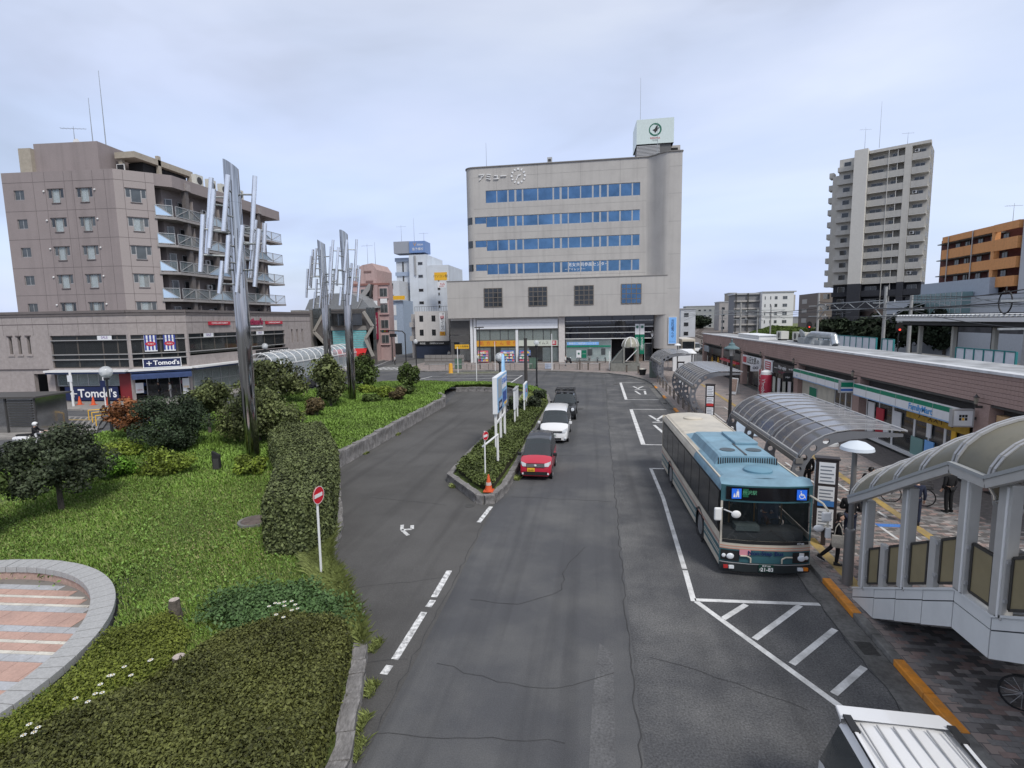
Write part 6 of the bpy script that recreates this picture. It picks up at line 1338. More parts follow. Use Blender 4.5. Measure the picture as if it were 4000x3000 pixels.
d=thing('street_lamp','grey post lamp with shallow white dome beside the stairs','lamp',(6.75,14.9,.15)); MB().lathe([(.13,0),(.13,1.5),(.115,1.55),(.07,1.57),(.06,3.85)],(0,0,0),14).build('post',mat('lamp_grey',(0.19,0.185,0.18),.45,metal=.3),d,smooth=40); MB().lathe([(.4,3.72),(.38,3.8),(.2,3.92),(0,3.97)],(.05,0,0),18).build('dome',mat('dome_white',(0.6,0.65,0.7),.4),d,smooth=True); MB().ball((.05,0,3.72),.12,10,6).build('bulb',F_WHT,d)
for lb,x,y,h in (('dome lamp at the far end of the middle shelter',8.9,51.5,4.0),('dome lamp beside the farthest shelter',9.8,66.5,4.0)):
    q=thing('street_lamp',lb,'lamp',(x,y,.15),0,'dome lamps'); MB().tube((0,0,0),(0,0,h),.07).build('post',mat('lamp_grey',(0.19,0.185,0.18),.45,metal=.3),q); MB().lathe([(.42,h-.1),(.4,h-.02),(.2,h+.1),(0,h+.15)],(0,0,0),16).build('dome',F_WHT,q,smooth=True)
q=thing('street_lamp','black classic lamp in front of the rounded corner','lamp',(8.6,84,.15)); MB().lathe([(.15,0),(.08,.4),(.07,4.4)],(0,0,0),10).build('post',BLKP,q); MB().lathe([(.5,4.9),(.2,5.1),(.05,5.4)],(0,0,0),12).build('cap',BLKP,q); MB().lathe([(.12,4.4),(.25,4.9)],(0,0,0),8).build('glass',F_WHT,q)
for lb,x,y,h,r,m in (('dark brown utility pole standing on the island',-6.3,48.3,5.6,.16,mat('pole_brown',(0.05,0.045,0.042),.7)),('slim white pole on the far grass strip',-13.2,58.3,4.0,.05,F_WHT),('slim white pole at the small far island',-19.2,73.0,3.6,.06,F_WHT),('slim white pole by the far shops, centre',-6.2,76.8,5.2,.07,F_WHT),('slim white pole beside the bank',2.0,77.2,2.6,.07,F_WHT),('slim white pole before the pharmacy',-14.5,76.5,4.2,.05,F_WHT)):
    q=thing('pole',lb,'pole',(x,y,.1)); MB().tube((0,0,0),(0,0,h),r,r*.9,8).build('shaft',m,q); MB().lathe([(r*1.1,h),(r*1.1,h+.06),(0,h+.08)],(0,0,0),8).build('cap',m,q)
q=thing('street_lamp','dark twin head lamp in front of the pharmacy','lamp',(-17.3,79,.15)); MB().tube((0,0,0),(0,0,6.2),.08).build('post',F_DRK,q); MB().box(-.7,-.2,6.2,.7,.2,6.35).build('lamp_head',F_DRK,q)
# traffic signal
q=thing('traffic_signal','black overhead traffic signal on a bent arm at the side street','traffic light',(-34.1,92.8,.1)); MB().path([(0,0,0),(0,0,5.2),(-.5,0,5.7),(-3.3,-.9,5.9)],.1,8).build('pole',BLKP,q)
MB().box(-3.9,-1.3,5.5,-2.6,-.9,6.0).build('signal_head',BLKP,q); [MB(Matrix.Translation((-3.7+i*.42,-1.32,5.75))@FACE_Y).lathe([(0,.02),(.15,.02),(.16,-.01)],(0,0,0),12).build('lens',mat('lens_dark_%d'%i,c,.3),q) for i,c in enumerate(((.02,.1,.08),(.2,.12,.01),(.2,.02,.02)))]
q=thing('traffic_signal','second dark traffic signal facing the side street','traffic light',(-37.5,95,.1)); MB().tube((0,0,0),(0,0,5),.09).build('pole',BLKP,q); MB().box(-.3,-.3,4.6,.9,.1,5.2).build('signal_head',BLKP,q)
# no entry signs
def no_entry(label,x,y,z0,h,rz,r=.27,straps=False):
    t=thing('no_entry_sign',label,'road sign',(x,y,z0),rz,'no entry signs'); MB().tube((0,0,0),(.02,0,h),.033,.033,8).build('post',F_WHT,t)
    MB(Matrix.Translation((.02,-.05,h-.2))@FACE_Y).lathe([(0,.006),(r,.006),(r,-.006)],(0,0,0),24).build('disc',mat('sign_scarlet',(0.55,0.015,0.03),.4),t); MB(Matrix.Translation((.02,-.058,h-.2))@FACE_Y).lathe([(r*.94,.004),(r,.004),(r,.001),(r*.94,.001)],(0,0,0),24,False).build('rim',F_WHT,t); MB().box(-r*.68,-.066,h-.2-.05,r*.72,-.057,h-.2+.05).build('bar',F_WHT,t)
no_entry('red no entry sign on a white post beside the clipped hedge',-7.65,13.3,.25,2.62,radians(84),.25); no_entry('small worn no entry sign on the white frame at the island nose',-4.75,22.2,.3,2.35,radians(66),.2)
# advertising boards on the island
b=thing('advertising_board','white edged blue advertising board with raised top on white posts','advertising board',(-5.2,27.2,.3),radians(92))
ad=mat('ad_blue',(0.25,0.45,0.68),.5,var=.35,vs=1.5); MB().box(-.1,-.12,2.2,3.9,.12,4.15).build('board',P_WHT,b,bevel=.02); MB().box(.05,-.135,2.25,3.8,-.122,4.1).build('picture',ad,b)
for x0,x1,z0,z1,m in ((.3,1.6,3.0,4.0,mat('ad_grey',(0.35,0.38,0.4),.5)),(1.8,3.6,3.3,4.0,P_WHT),(.4,1.7,2.3,2.8,P_NAVY),(2.0,3.5,2.5,3.1,mat('ad_navy2',(0.03,0.08,0.3),.5)),(2.6,3.6,2.3,2.45,P_YEL)): MB().box(x0,-.145,z0,x1,-.137,z1).build('picture_field',m,b)
txt('住宅展示場',.38,T_BLU,b,(2.7,-.15,3.7)); txt('シティ',.3,T_WHT,b,(1.05,-.15,2.55))
bb=MB(Matrix.Translation((3.4,0,4.2))@FACE_Y@Matrix.Diagonal((.5,1.3,1,1))); bb.lathe([(0,.06),(.7,.06),(.75,0),(.7,-.06)],(0,0,0),20); bb.build('raised_top',mat('ad_sky',(0.35,0.6,0.85),.5,var=.2,vs=3),b)
for x in (.1,1.9,3.6): MB().box(x-.06,-.06,0,x+.06,.06,2.2).build('post',F_WHT,b)
MB().box(.1,-.04,1.6,3.6,.04,1.7).build('brace',F_WHT,b)
f=thing('pipe_barrier','white pipe frame linking the no entry post to the board','barrier',(-4.85,22.3,.3),radians(85)); MB().path([(0,0,1.65),(2.4,0,1.65)],.045,8).path([(2.4,0,.1),(2.4,0,1.7)],.06,8).path([(0.1,0,.1),(2.3,0,.1)],.03,6).build('rail',F_WHT,f)
for lb,x,y,w,h,blank in (('blank white board behind the advertising board',-5.3,34.5,2.0,1.3,1),('small blue poster board beside the blank board',-5.2,38.6,2.2,1.2,0)):
    q=thing('notice_board',lb,'board',(x,y,.3),radians(92)); MB().box(0,-.06,1.2,w,.06,1.2+h).build('panel',P_WHT,q); [MB().box(a-.05,-.05,0,a+.05,.05,1.2).build('post',F_WHT,q) for a in (.2,w-.2)]
    if not blank: MB().box(.1,-.07,1.3,w-.1,-.062,1.1+h).build('poster',ad,q); txt('ABC',.4,T_RED,q,(w/2,-.08,1.2+h/2))
    else: MB().box(-.05,-.1,1.2+h,w+.05,.1,1.26+h).build('top_cap',F_ALU,q)
def cone(label,x,y,z,s=1.0,grp='traffic cones',stripes=True):
    t=thing('traffic_cone',label,'cone',(x,y,z),0,grp); o=mat('cone_orange',(0.62,0.1,0.03),.6,var=.15,vs=6); MB().lathe([(.16*s,.04*s),(.03*s,.7*s),(0,.7*s)],(0,0,0),14).build('cone_body',o,t,smooth=40); MB().box(-.2*s,-.2*s,0,.2*s,.2*s,.04*s).build('base',o,t)
    if stripes: MB().lathe([(.126*s,.26*s),(.105*s,.38*s)],(0,0,0),14).build('band',mat('band_dull',(0.5,0.4,0.36),.6),t)
cone('worn orange cone on the stone nose of the island',-4.35,20.95,.4)
for i,(x,y) in enumerate(((-48.5,43.2),(-46.9,43.1),(-45.2,43.0),(-43.2,43.3),(-41.0,52),(-40.8,58.5))): cone('red cone on the pavement, %s from the left by the drugstore'%('first','second','third','fourth','fifth','sixth')[i],x,y,.14,1.15,'red cones before the drugstore',False)
for i,(x,y) in enumerate(((12.2,82),(12.9,84),(13.6,86),(14.1,88))): 
    t=thing('traffic_cone','tall yellow striped cone, %s from the left by the car park'%('first','second','third','fourth')[i],'cone',(x,y,.14),0,'yellow cones by the car park'); MB().lathe([(.22,.05),(.06,1.1),(0,1.1)],(0,0,0),10).build('cone_body',P_YEL,t); MB().box(-.3,-.3,0,.3,.3,.06).build('base',F_DRK,t)
# bus stop posts
def stop_sign(label,x,y,rz,w=.62,h=2.25,z=.55,red=False):
    t=thing('bus_stop_sign',label,'bus stop sign',(x,y,.15),rz,'bus stop timetable posts'); fr=mat('stop_brown',(0.035,0.028,0.028),.5); MB().box(-.06,-.06,0,.06,.06,z).build('post',fr,t)
    MB().box(-w/2,-.14,z,w/2,.14,z+h).build('case',fr,t,bevel=.01); MB().box(-w/2-.03,-.17,z+h,w/2+.03,.17,z+h+.05).build('lid',fr,t)
    for k,(a,c) in enumerate(((.03,.3),(.34,.62),(.66,.96))):
        MB().box(-w*.36,-.152,z+h*a,w*.36,-.141,z+h*c).build('timetable',P_WHT,t)
        for j in range(5): MB().box(-w*.3,-.157,z+h*(a+.03)+j*(c-a)*h*.17,w*(.3-.1*(j%2)),-.153,z+h*(a+.03)+j*(c-a)*h*.17+.04).build('text_line',mat('print_grey',(0.2,0.22,0.25),.7),t)
    MB().box(-w*.36,-.16,z+h*.34,w*.36,-.158,z+h*.42).build('colour_block',T_RED if red else mat('print_blue',(0.05,0.18,0.45),.6),t)
    MB().box(-w/2-.012,-.1,z+h*.35,-w/2-.001,.1,z+h*.95).build('side_print',P_WHT,t)
    return t
stop_sign('tall dark bus stop timetable post beside the bus',7.15,17.5,radians(-16)); stop_sign('dark timetable post before the middle shelter',7.7,37.4,radians(-10),.6,2.2,.5,True); stop_sign('dark timetable post before the farthest shelter',8.3,54.0,radians(-8),.65,2.3,.6)
q=thing('post_box','small white box on a grey stake behind the bus stop post','box',(8.6,21.6,.15)); MB().tube((0,0,0),(0,0,1.15),.03).build('stake',F_ALU,q); MB().box(-.11,-.08,1.1,.11,.08,1.4).build('case',F_WHT,q)
# guard rails along the kerb
for i,y in enumerate(np.arange(33.5,60,2.6)):
    t=thing('kerb_rail','dark kerb guard rail, %s counted away from the parked bus'%ORD[i],'railing',(6.95,float(y),.15),0,'guard rails along the stop'); MB().tube((0,0,0),(0,0,.85),.04).build('post',F_BRN,t); MB().tube((0,2.0,0),(0,2.0,.85),.04).build('post',F_BRN,t)
    for z in (.8,.45): MB().tube((0,0,z),(0,2.0,z),.025).build('bar',F_BRN,t)
for i,x in enumerate(np.arange(-25,0,3.3)):
    t=thing('kerb_rail','pale guard rail before the far shops, %s from the left'%ORD[i],'railing',(float(x),77.9,.15),0,'pale guard rails before the far shops'); [MB().tube((a,0,0),(a,0,.85),.04).build('post',F_BRN,t) for a in (0,2.6)]; MB().tube((0,0,.82),(2.6,0,.82),.04).build('bar',F_ALU,t)
for i,(x,y) in enumerate(((-2.2,77.3),(-1.0,76.8),(.6,76.2),(2.5,75.2),(4.2,73.4),(5.6,71.5))):
    t=thing('bollard','dark square bollard at the curved kerb, %s from the left'%ORD[i],'bollard',(x,y,.14),0,'bollards at the curved kerb'); MB().box(-.1,-.1,0,.1,.1,.95 if i else 1.3).build('shaft',mat('bollard_brown',(0.11,0.09,0.075),.7),t); MB().box(-.12,-.12,.95 if i else 1.3,.12,.12,1.0 if i else 1.36).build('cap',F_DRK,t)
# temporary wall panels by the side street, cabinets
t=thing('site_fence','grey panelled temporary fence at the side street corner','fence',(-28.5,86.5,.14))
for k in range(7): MB().box(k*.98,0,0,k*.98+.93,.08,1.7).build('panel',mat('grey_hoarding',(0.22,0.21,0.2),.6,var=.1),t); MB().box(k*.98,-.03,.55,k*.98+.93,-.005,.62).box(k*.98,-.03,1.1,k*.98+.93,-.005,1.17).build('batten',F_BRN,t)
for lb,x,y,w,h,m in (('green utility cabinet beside the small corner shop',-20.7,79,1.0,1.5,(0.09,0.15,0.11)),('green utility cabinet with graffiti before the pharmacy',-9.1,78.6,1.2,1.6,(0.09,0.15,0.12)),('tall grey green cabinet beside the farthest shelter',6.95,66.6,.8,1.9,(0.13,0.16,0.14)),('white cabinet behind the grey green cabinet',7.9,67.5,.8,1.7,(0.55,0.58,0.62)),('low pale blue cabinet before the pharmacy end',-6.9,78.5,.9,.8,(0.45,0.5,0.6))):
    q=thing('utility_cabinet',lb,'cabinet',(x,y,.14)); c=mat('cab_%s'%lb[:12],m,.6,var=.15,vs=2); MB().box(-w/2,-.3,.08,w/2,.3,h).build('case',c,q,bevel=.02); MB().box(-w/2-.03,-.33,h,w/2+.03,.33,h+.06).build('lid',c,q); MB().box(-w/2,-.28,0,w/2,.28,.08).build('plinth',M_CONC,q); MB().box(-.01,-.306,.15,.01,-.301,h-.1).build('door_gap',F_DRK,q)
q=thing('bollard_cone','orange rubber bollard cone at the small far island','cone',(-20.2,72.8,.14)); MB().lathe([(.35,0),(.3,.1),(.28,1.2),(.22,1.35),(0,1.4)],(0,0,0),14).build('cone_body',P_ORG,q,smooth=40); MB().lathe([(.29,.5),(.288,.7)],(0,0,0),14).build('band',F_DRK,q)
q=thing('planter','black bin shaped planter by the curved kerb','planter',(6.0,69.8,.14)); MB().lathe([(.35,0),(.5,.75),(.45,.75),(.4,.6)],(0,0,0),14).build('tub',M_BLK,q); MB().lathe([(.44,.7),(.3,.85),(0,.9)],(0,0,0),10).build('cover',mat('cream_cover',(0.55,0.52,0.45),.8),q)
# domed underground entrance
t=thing('subway_entrance','grey stairwell entrance with domed translucent roof beside the bank','entrance',(4.1,76.2,.14)); cb=mat('entrance_conc',(0.2,0.2,0.18),.8,var=.2); dm=mat('entrance_dome',(0.3,0.29,0.23),.35,alpha=.9,var=.2,vs=2)
[MB().box(-2.0,a,0,2.0,a+.2,1.1).build('low_wall',cb,t) for a in (-1.4,1.4)]; MB().box(-1.95,-1.2,0,2.0,1.4,.25).build('stairwell',M_BLK,t)
for x in (-.2,1.7): [MB().box(x-.12,y-.12,1.1,x+.12,y+.12,3.3).build('post',cb,t) for y in (-1.3,1.5)]
MB().loft([[(.75+1.15*cos(a)*cos(p),.1+1.6*sin(a)*cos(p),3.35+1.25*sin(p)) for a in np.linspace(0,2*pi,17)[:-1]] for p in np.linspace(0,pi/2-.05,7)],True).build('dome',dm,t,smooth=True)
for a in (0,pi/4,pi/2,3*pi/4): b=MB(); b.path([(.75+1.17*cos(a)*cos(p),.1+1.62*sin(a)*cos(p),3.37+1.26*sin(p)) for p in np.linspace(0,pi,13)],.05,6); b.build('dome_rib',F_WHT,t)
MB().add([(-2.0,-1.3,1.1),(-.2,-1.3,3.2),(-.2,1.5,3.2),(-2.0,1.5,1.1)],[(0,1,2,3)]).add([(-2.0,-1.3,1.1),(-.2,-1.3,1.1),(-.2,-1.3,3.2)],[(0,1,2)]).build('sloping_glass',mat('dull_glass',(0.16,0.17,0.16),.15,alpha=.75),t); MB().bar((-2,-1.3,1.1),(-.2,-1.3,3.3),.1,.1).bar((-.2,-1.35,3.3),(1.8,-1.35,3.3),.12,.15).build('roof_edge',cb,t)
MB().bar((.1,-1.3,1.4),(1.6,-1.3,3.0),.08,.1).build('brace',F_WHT,t)
# glazed arched walkway at the left
t=thing('glass_walkway','arched glass walkway roof with white ribs before the far hall','walkway',(-35.5,52,.14),radians(4)); arc=[(1.5*cos(a),1.6*sin(a)*.8) for a in np.linspace(0,pi,11)]
for k in range(14):
    b=MB(); b.loft([[(x,k*1.7+.03,2.9+z) for x,z in arc],[(x,k*1.7+1.67,2.9+z) for x,z in arc]],False); b.build('roof_pane',mat('walkway_glass',(0.45,0.5,0.52),.08,alpha=.5,spec=.9),t,smooth=True)
    b=MB(); b.path([(x,k*1.7,2.92+z) for x,z in arc],.06,6); b.build('rib',F_WHT,t)
    for x in (-1.5,1.5): MB().box(x-.02,k*1.7+.05,1.1,x+.02,k*1.7+1.65,2.85).build('side_pane',mat('walkway_glass',(0.45,0.5,0.52),.08,alpha=.5,spec=.9),t); MB().box(x-.06,k*1.7-.06,0,x+.06,k*1.7+.06,2.95).build('post',F_ALU,t)
for x in (-1.5,1.5): MB().box(x-.07,0,2.85,x+.07,23.8,2.97).box(x-.05,0,1.05,x+.05,23.8,1.12).build('side_rail',F_WHT,t)
# mirrored kiosk
t=thing('kiosk','mirrored ventilation kiosk with louvres at the left street','kiosk',(-41.0,31.0,.14),radians(8)); mm=mat('kiosk_mirror',(0.42,0.42,0.42),.12,metal=.9,var=.2,vs=1); MB().box(-2.6,0,0,2.2,2.6,2.45).build('mirror_wall',mm,t); MB().box(-2.9,-.25,2.45,2.5,2.8,2.56).build('roof',mat('kiosk_roof',(0.07,0.065,0.06),.6),t)
for k in range(11): MB().box(.3,-.08,.4+k*.18,2.0,-.005,.5+k*.18).build('louvre',mat('louvre_dark',(0.05,0.048,0.045),.5),t)
for x in (-2.6,-.9,.1,2.2): MB().box(x-.05,-.06,0,x+.05,-.002,2.45).build('frame_post',F_DRK,t)
for i,(x,y) in enumerate(((-36.0,34.2),(-37.6,35.4),(-39.0,36.4))):
    q=thing('barrier','low yellow barrier by the kiosk street, %s from the right'%ORD[i],'barrier',(x,y,.14),radians(40),'yellow barriers'); [MB().tube((a,0,0),(a,0,.8),.03).build('post',P_YEL,q) for a in (-.8,.8)]; MB().tube((-.8,0,.78),(.8,0,.78),.03).build('bar',P_YEL,q)
for i,(x,y,h,lb) in enumerate(((-48.2,42.3,3.2,'white round post before the drugstore window'),(-44.0,41.6,2.8,'thin sign post with round plate before the drugstore'),(-39.6,80,3.5,'white post sign by the pink building'))):
    q=thing('sign_post',lb,'sign post',(x,y,.14)); MB().tube((0,0,0),(0,0,h),.1 if i==0 else .05).build('post',F_WHT,q); MB().box(-.25,-.06,h-.9,.25,-.1,h-.3).build('plate',P_NAVY if i else P_WHT,q)
q=thing('marker_box','black slanted light box standing in the lawn','light box',(-17.6,22.0,.6),.3); MB().add([(-.16,-.1,0),(.16,-.1,0),(.16,.1,0),(-.16,.1,0),(-.16,-.1,.95),(.16,-.1,.75),(.16,.1,.75),(-.16,.1,.95)],[(0,1,5,4),(1,2,6,5),(2,3,7,6),(3,0,4,7),(4,5,6,7)]).build('case',M_BLK,q); MB().box(-.12,-.11,.1,.12,-.101,.6).build('lens',F_DRK,q)
# plaza things on the right
q=thing('parasol_base','white plastic parasol base with stub post before the store','parasol base',(13.0,31.6,.15)); MB().lathe([(.45,0),(.42,.14),(.12,.2),(.06,.22)],(0,0,0),12).build('foot',F_WHT,q); MB().tube((0,0,.2),(0,0,.9),.05).build('stub',F_WHT,q)
q=thing('banner_fence','pale blue banner fence behind the green lamp','fence',(8.3,33.2,.15)); [MB().box(k*.75,0,.1,k*.75+.7,.03,1.15).build('panel',mat('banner_pale',(0.5,0.62,0.75),.6,var=.15,vs=3),q) for k in range(3)]; [MB().tube((k*.75,.05,0),(k*.75,.05,1.2),.025).build('post',F_ALU,q) for k in range(4)]; MB().box(1.5,-.02,.5,2.2,-.005,1.0).build('blue_print',T_BLU,q)
q=thing('inflatable_sign','red inflatable column sign with white top','inflatable sign',(14.3,47.6,.15)); MB().lathe([(.42,0),(.45,.3),(.45,2.3),(.42,2.35)],(0,0,0),18).build('tube',mat('inflatable_red',(0.42,0.03,0.06),.4),q,smooth=40); MB().lathe([(.44,2.33),(.4,2.55),(.2,2.68),(0,2.7)],(0,0,0),18).build('top',F_WHT,q,smooth=True); txt('Y!mobile',.42,T_WHT,q,(-.32,-.36,1.25),rot=Matrix.Rotation(radians(-45),4,'Z')@FACE_Y@Matrix.Rotation(radians(-90),4,'Z'))
for i,(y,m,lb) in enumerate(((49.3,P_RED,'red banner flag on a pole beside the inflatable column'),(48.7,mat('flag_pink',(0.6,0.4,0.4),.7,var=.3,vs=4),'pale pink banner flag beside the red banner flag'))):
    q=thing('banner_flag',lb,'flag',(14.2,y,.15),radians(-60),'shop banner flags'); MB().tube((0,0,0),(0,0,2.7),.02).build('pole',F_WHT,q); b=MB(); b.loft([[(x,.05*sin(x*6+z),z) for x in np.linspace(0,.6,5)] for z in np.linspace(.7,2.6,6)],False); b.build('cloth',m,q); MB().box(-.25,-.25,0,.25,.25,.1).build('foot',F_DRK,q); txt('セール',.4,T_WHT,q,(.3,-.09,1.7),vert=True)
q=thing('menu_board','white standing menu board before the brown shop','a board',(13.0,52.5,.15),radians(-50)); MB().add([(-.4,-.3,0),(.4,-.3,0),(.4,0,1.5),(-.4,0,1.5),(-.4,.3,0),(.4,.3,0)],[(0,1,2,3),(5,4,3,2)]).build('board',F_WHT,q); MB().add([(-.33,-.27,.25),(.33,-.27,.25),(.33,-.04,1.4),(-.33,-.04,1.4)],[(0,1,2,3)]).build('menu',mat('menu_print',(0.35,0.25,0.2),.7,var=.5,vs=9),q)
q=thing('sandwich_board','folding metal stand seen between the stair posts','a board',(14.2,19.2,.15),.4); [MB().bar((a,-.35,0),(a,0,1.1),.04,.04).build('leg',F_ALU,q) for a in (-.3,.3)]; [MB().bar((a,.35,0),(a,0,1.1),.04,.04).build('leg',F_ALU,q) for a in (-.3,.3)]; MB().box(-.3,-.18,.5,.3,-.15,.55).build('bar',F_ALU,q)
t=thing('white_tent','white work tent roof beside the car park','tent',(11.9,77,.14)); MB().add([(-1.6,-2.5,2.4),(1.6,-2.5,2.4),(1.6,2.5,2.4),(-1.6,2.5,2.4),(-1.4,0,2.9),(1.4,0,2.9)],[(0,1,5,4),(2,3,4,5),(1,2,5),(3,0,4)]).build('roof',P_WHT,t); [MB().tube((a,b_,0),(a,b_,2.4),.04).build('leg',F_ALU,t) for a in (-1.5,1.5) for b_ in (-2.4,2.4)]; MB().box(-1.55,-2.4,0,1.2,-2.3,2.3).build('side_sheet',P_WHT,t)
# ================================================================== vehicles (local: front at y=0, length toward +y)
M_TYRE=mat('tyre',(0.02,0.02,0.021),.85); M_RIM=mat('rim',(0.4,0.41,0.42),.35,metal=.8); M_LENS=mat('headlight',(0.7,0.73,0.76),.08,spec=.9); M_TRIM=mat('black_trim',(0.018,0.018,0.019),.45); G_CAR=mat('car_glass',(0.028,0.036,0.04),.03,spec=1.0,alpha=.86); M_AMB=mat('amber_lens',(0.75,0.22,0.02),.3)
def wheel(parent,x,y,r,w=.2,side=1,z=None):
    if z is None: z=r
    M=Matrix.Translation((x,y,z))@Matrix.Rotation(radians(90*side),4,'Y'); k=('wh',r,w,side)
    if k in _WC:
        a,b_=_WC[k]; o=inst(a,parent,(x,y,z)); inst(b_,o,(0,0,0)); return
    M0=Matrix.Rotation(radians(90*side),4,'Y')
    o=MB(M0).lathe([(r*.6,w/2),(r*.93,w/2),(r,w*.38),(r,-w*.4),(r*.9,-w/2)],(0,0,0),20).build('wheel',M_TYRE,parent,smooth=40,loc=(x,y,z)); h=MB(M0).lathe([(0,w/2-.03),(r*.22,w/2-.01),(r*.25,w/2-.05),(r*.55,w/2-.04),(r*.62,w/2+.006),(r*.66,w/2+.002)],(0,0,0),20).build('rim',M_RIM,o,smooth=30)
    _WC[k]=(o,h)
def car(name,label,x,y,rz,paint,L,W,H,st,belt,roofm=None,wheels=(.75,.78),wr=.3,cat='car',group='vehicles waiting beside the island',glass_side=(3,8),front=None,rear=None):
    "st: stations (y, bottom z, top z, half width, roof half width, tag) tag: h hood, w windscreen end, c cabin, r rear glass end, t tail"
    t=thing(name,label,cat,(x,y,0),rz,group)
    G=[]
    for (yy,zb,zt,hw,hr,tg) in st:
        cab=tg in 'cwr'; bz=belt if zt>belt+.2 else zt-.1; w4=hw*.985
        q=[(0,zb),(hw-.12,zb),(hw,zb+.16),(hw*1.005,bz*.62+.1),(w4,bz),(hr,zt-.13 if zt>belt+.2 else zt-.05),(hr-.07,zt-.035),(hr*.55,zt),(0,zt+.012)]
        G.append([(yy,p) for p in q])
    parts={}
    def put(k,f): parts.setdefault(k,[]).append(f)
    n=len(G[0])
    for i in range(len(G)-1):
        a,b_=st[i][5],st[i+1][5]
        for j in range(n-1):
            k='body'
            if j>=5 and a=='h' and b_=='w': k='windshield'
            elif j>=5 and a=='r' and b_ in 't': k='rear_window'
            elif j==4 and glass_side[0]<=i<glass_side[1]: k='side_window'
            elif j>=5 and a in 'wcr' and b_ in 'cr': k='roof'
            f=[G[i][j],G[i+1][j],G[i+1][j+1],G[i][j+1]]
            put(k,[(p[0],yy,p[1]) for yy,p in f]); put(k+('' if k!='side_window' else ' '),[(-p[0],yy,p[1]) for yy,p in f][::-1])
    put('body',[(p[0],yy,p[1]) for yy,p in G[0]]+[(-p[0],yy,p[1]) for yy,p in reversed(G[0])]); put('body',([(p[0],yy,p[1]) for yy,p in G[-1]]+[(-p[0],yy,p[1]) for yy,p in reversed(G[-1])])[::-1])
    for k,fs in parts.items():
        b=MB(); 
        for f in fs: b.poly(f)
        m=paint if k=='body' else (roofm or paint) if k=='roof' else G_CAR
        b.build(k.strip(),m,t,smooth=38,fix=True)
    yw=(wheels[0],L-wheels[1])
    hw=max(s[3] for s in st)
    for yy in yw:
        for s in (1,-1):
            wheel(t,s*(hw-.09),yy,wr,.2,s); MB(Matrix.Translation((s*(hw+.004),yy,wr))@Matrix.Rotation(radians(90*s),4,'Y')).lathe([(wr*1.02,.004),(wr*1.2,.004),(wr*1.2,-.02)],(0,0,0),20,False).build('wheel_arch',M_TRIM,t)
    for s in (1,-1):
        b=MB(); b.box(s*(hw+.02),st[3][0]+.15,belt-.02,s*(hw+.2),st[3][0]+.26,belt+.14); b.build('mirror',M_TRIM if roofm else paint,t,bevel=.03)
        # body side seams
        for yy in (L*.42,L*.66): MB().box(s*(hw*1.0),yy,.35,s*(hw*1.008),yy+.012,belt-.03).build('door_seam',M_TRIM,t); MB().box(s*(hw*.995),yy-.2,belt-.16,s*(hw+.03),yy-.05,belt-.12).build('door_handle',paint,t)
    return t,hw
def paint(n,c): return mat(n,c,.28,spec=.6,coat=.6,var=.03,vs=.6)
P_REDC=paint('paint_red',(0.46,0.014,0.04)); P_WHTC=paint('paint_white',(0.72,0.72,0.72)); P_BLKC=paint('paint_black',(0.016,0.017,0.019)); P_SILC=paint('paint_silver',(0.4,0.41,0.42))
# red kei wagon
t,hw=car('red_car','small red wagon with black roof at the island nose','' and 0 or -2.72,23.75,0,P_REDC,3.4,1.46,1.79,
 [(0,.28,.62,.6,.5,'h'),(.06,.22,.86,.69,.6,'h'),(.3,.2,.98,.73,.64,'h'),(.62,.2,1.08,.735,.66,'h'),(1.3,.2,1.72,.735,.6,'w'),(1.6,.2,1.79,.735,.61,'c'),(2.6,.2,1.79,.735,.61,'c'),(3.2,.2,1.74,.73,.6,'r'),(3.36,.25,1.0,.71,.6,'t'),(3.4,.3,.7,.65,.55,'t')],1.02,P_BLKC,(.62,.6),.28)
MB().box(-.42,-.03,.66,.42,.05,.83).build('grille',M_TRIM,t); [MB().box(-.4,-.045,.69+k*.05,.4,-.03,.705+k*.05).build('grille_bar',F_ALU,t) for k in range(3)]; MB().box(-.55,-.025,.3,.55,.05,.45).build('lower_grille',M_TRIM,t); MB().ball((0,-.05,.76),.06,10,6,(1,.3,.8)).build('badge',F_WHT,t)
for s in (1,-1): MB().add([(s*.42,-.02,.84),(s*.66,.03,.92),(s*.7,.14,.94),(s*.7,.12,.8),(s*.6,.0,.7),(s*.42,-.02,.7)],[(0,1,4,5),(1,2,3,4)]).build('headlight',M_LENS,t,fix=True); MB().box(s*.5,-.02,.32,s*.62,.03,.4).build('fog_lamp',M_LENS,t)
pl=MB().box(-.37,-.06,.47,-.03,-.04,.64).build('number_plate',P_YEL,t); txt('33-03',.11,T_BLK,t,(-.2,-.068,.53))
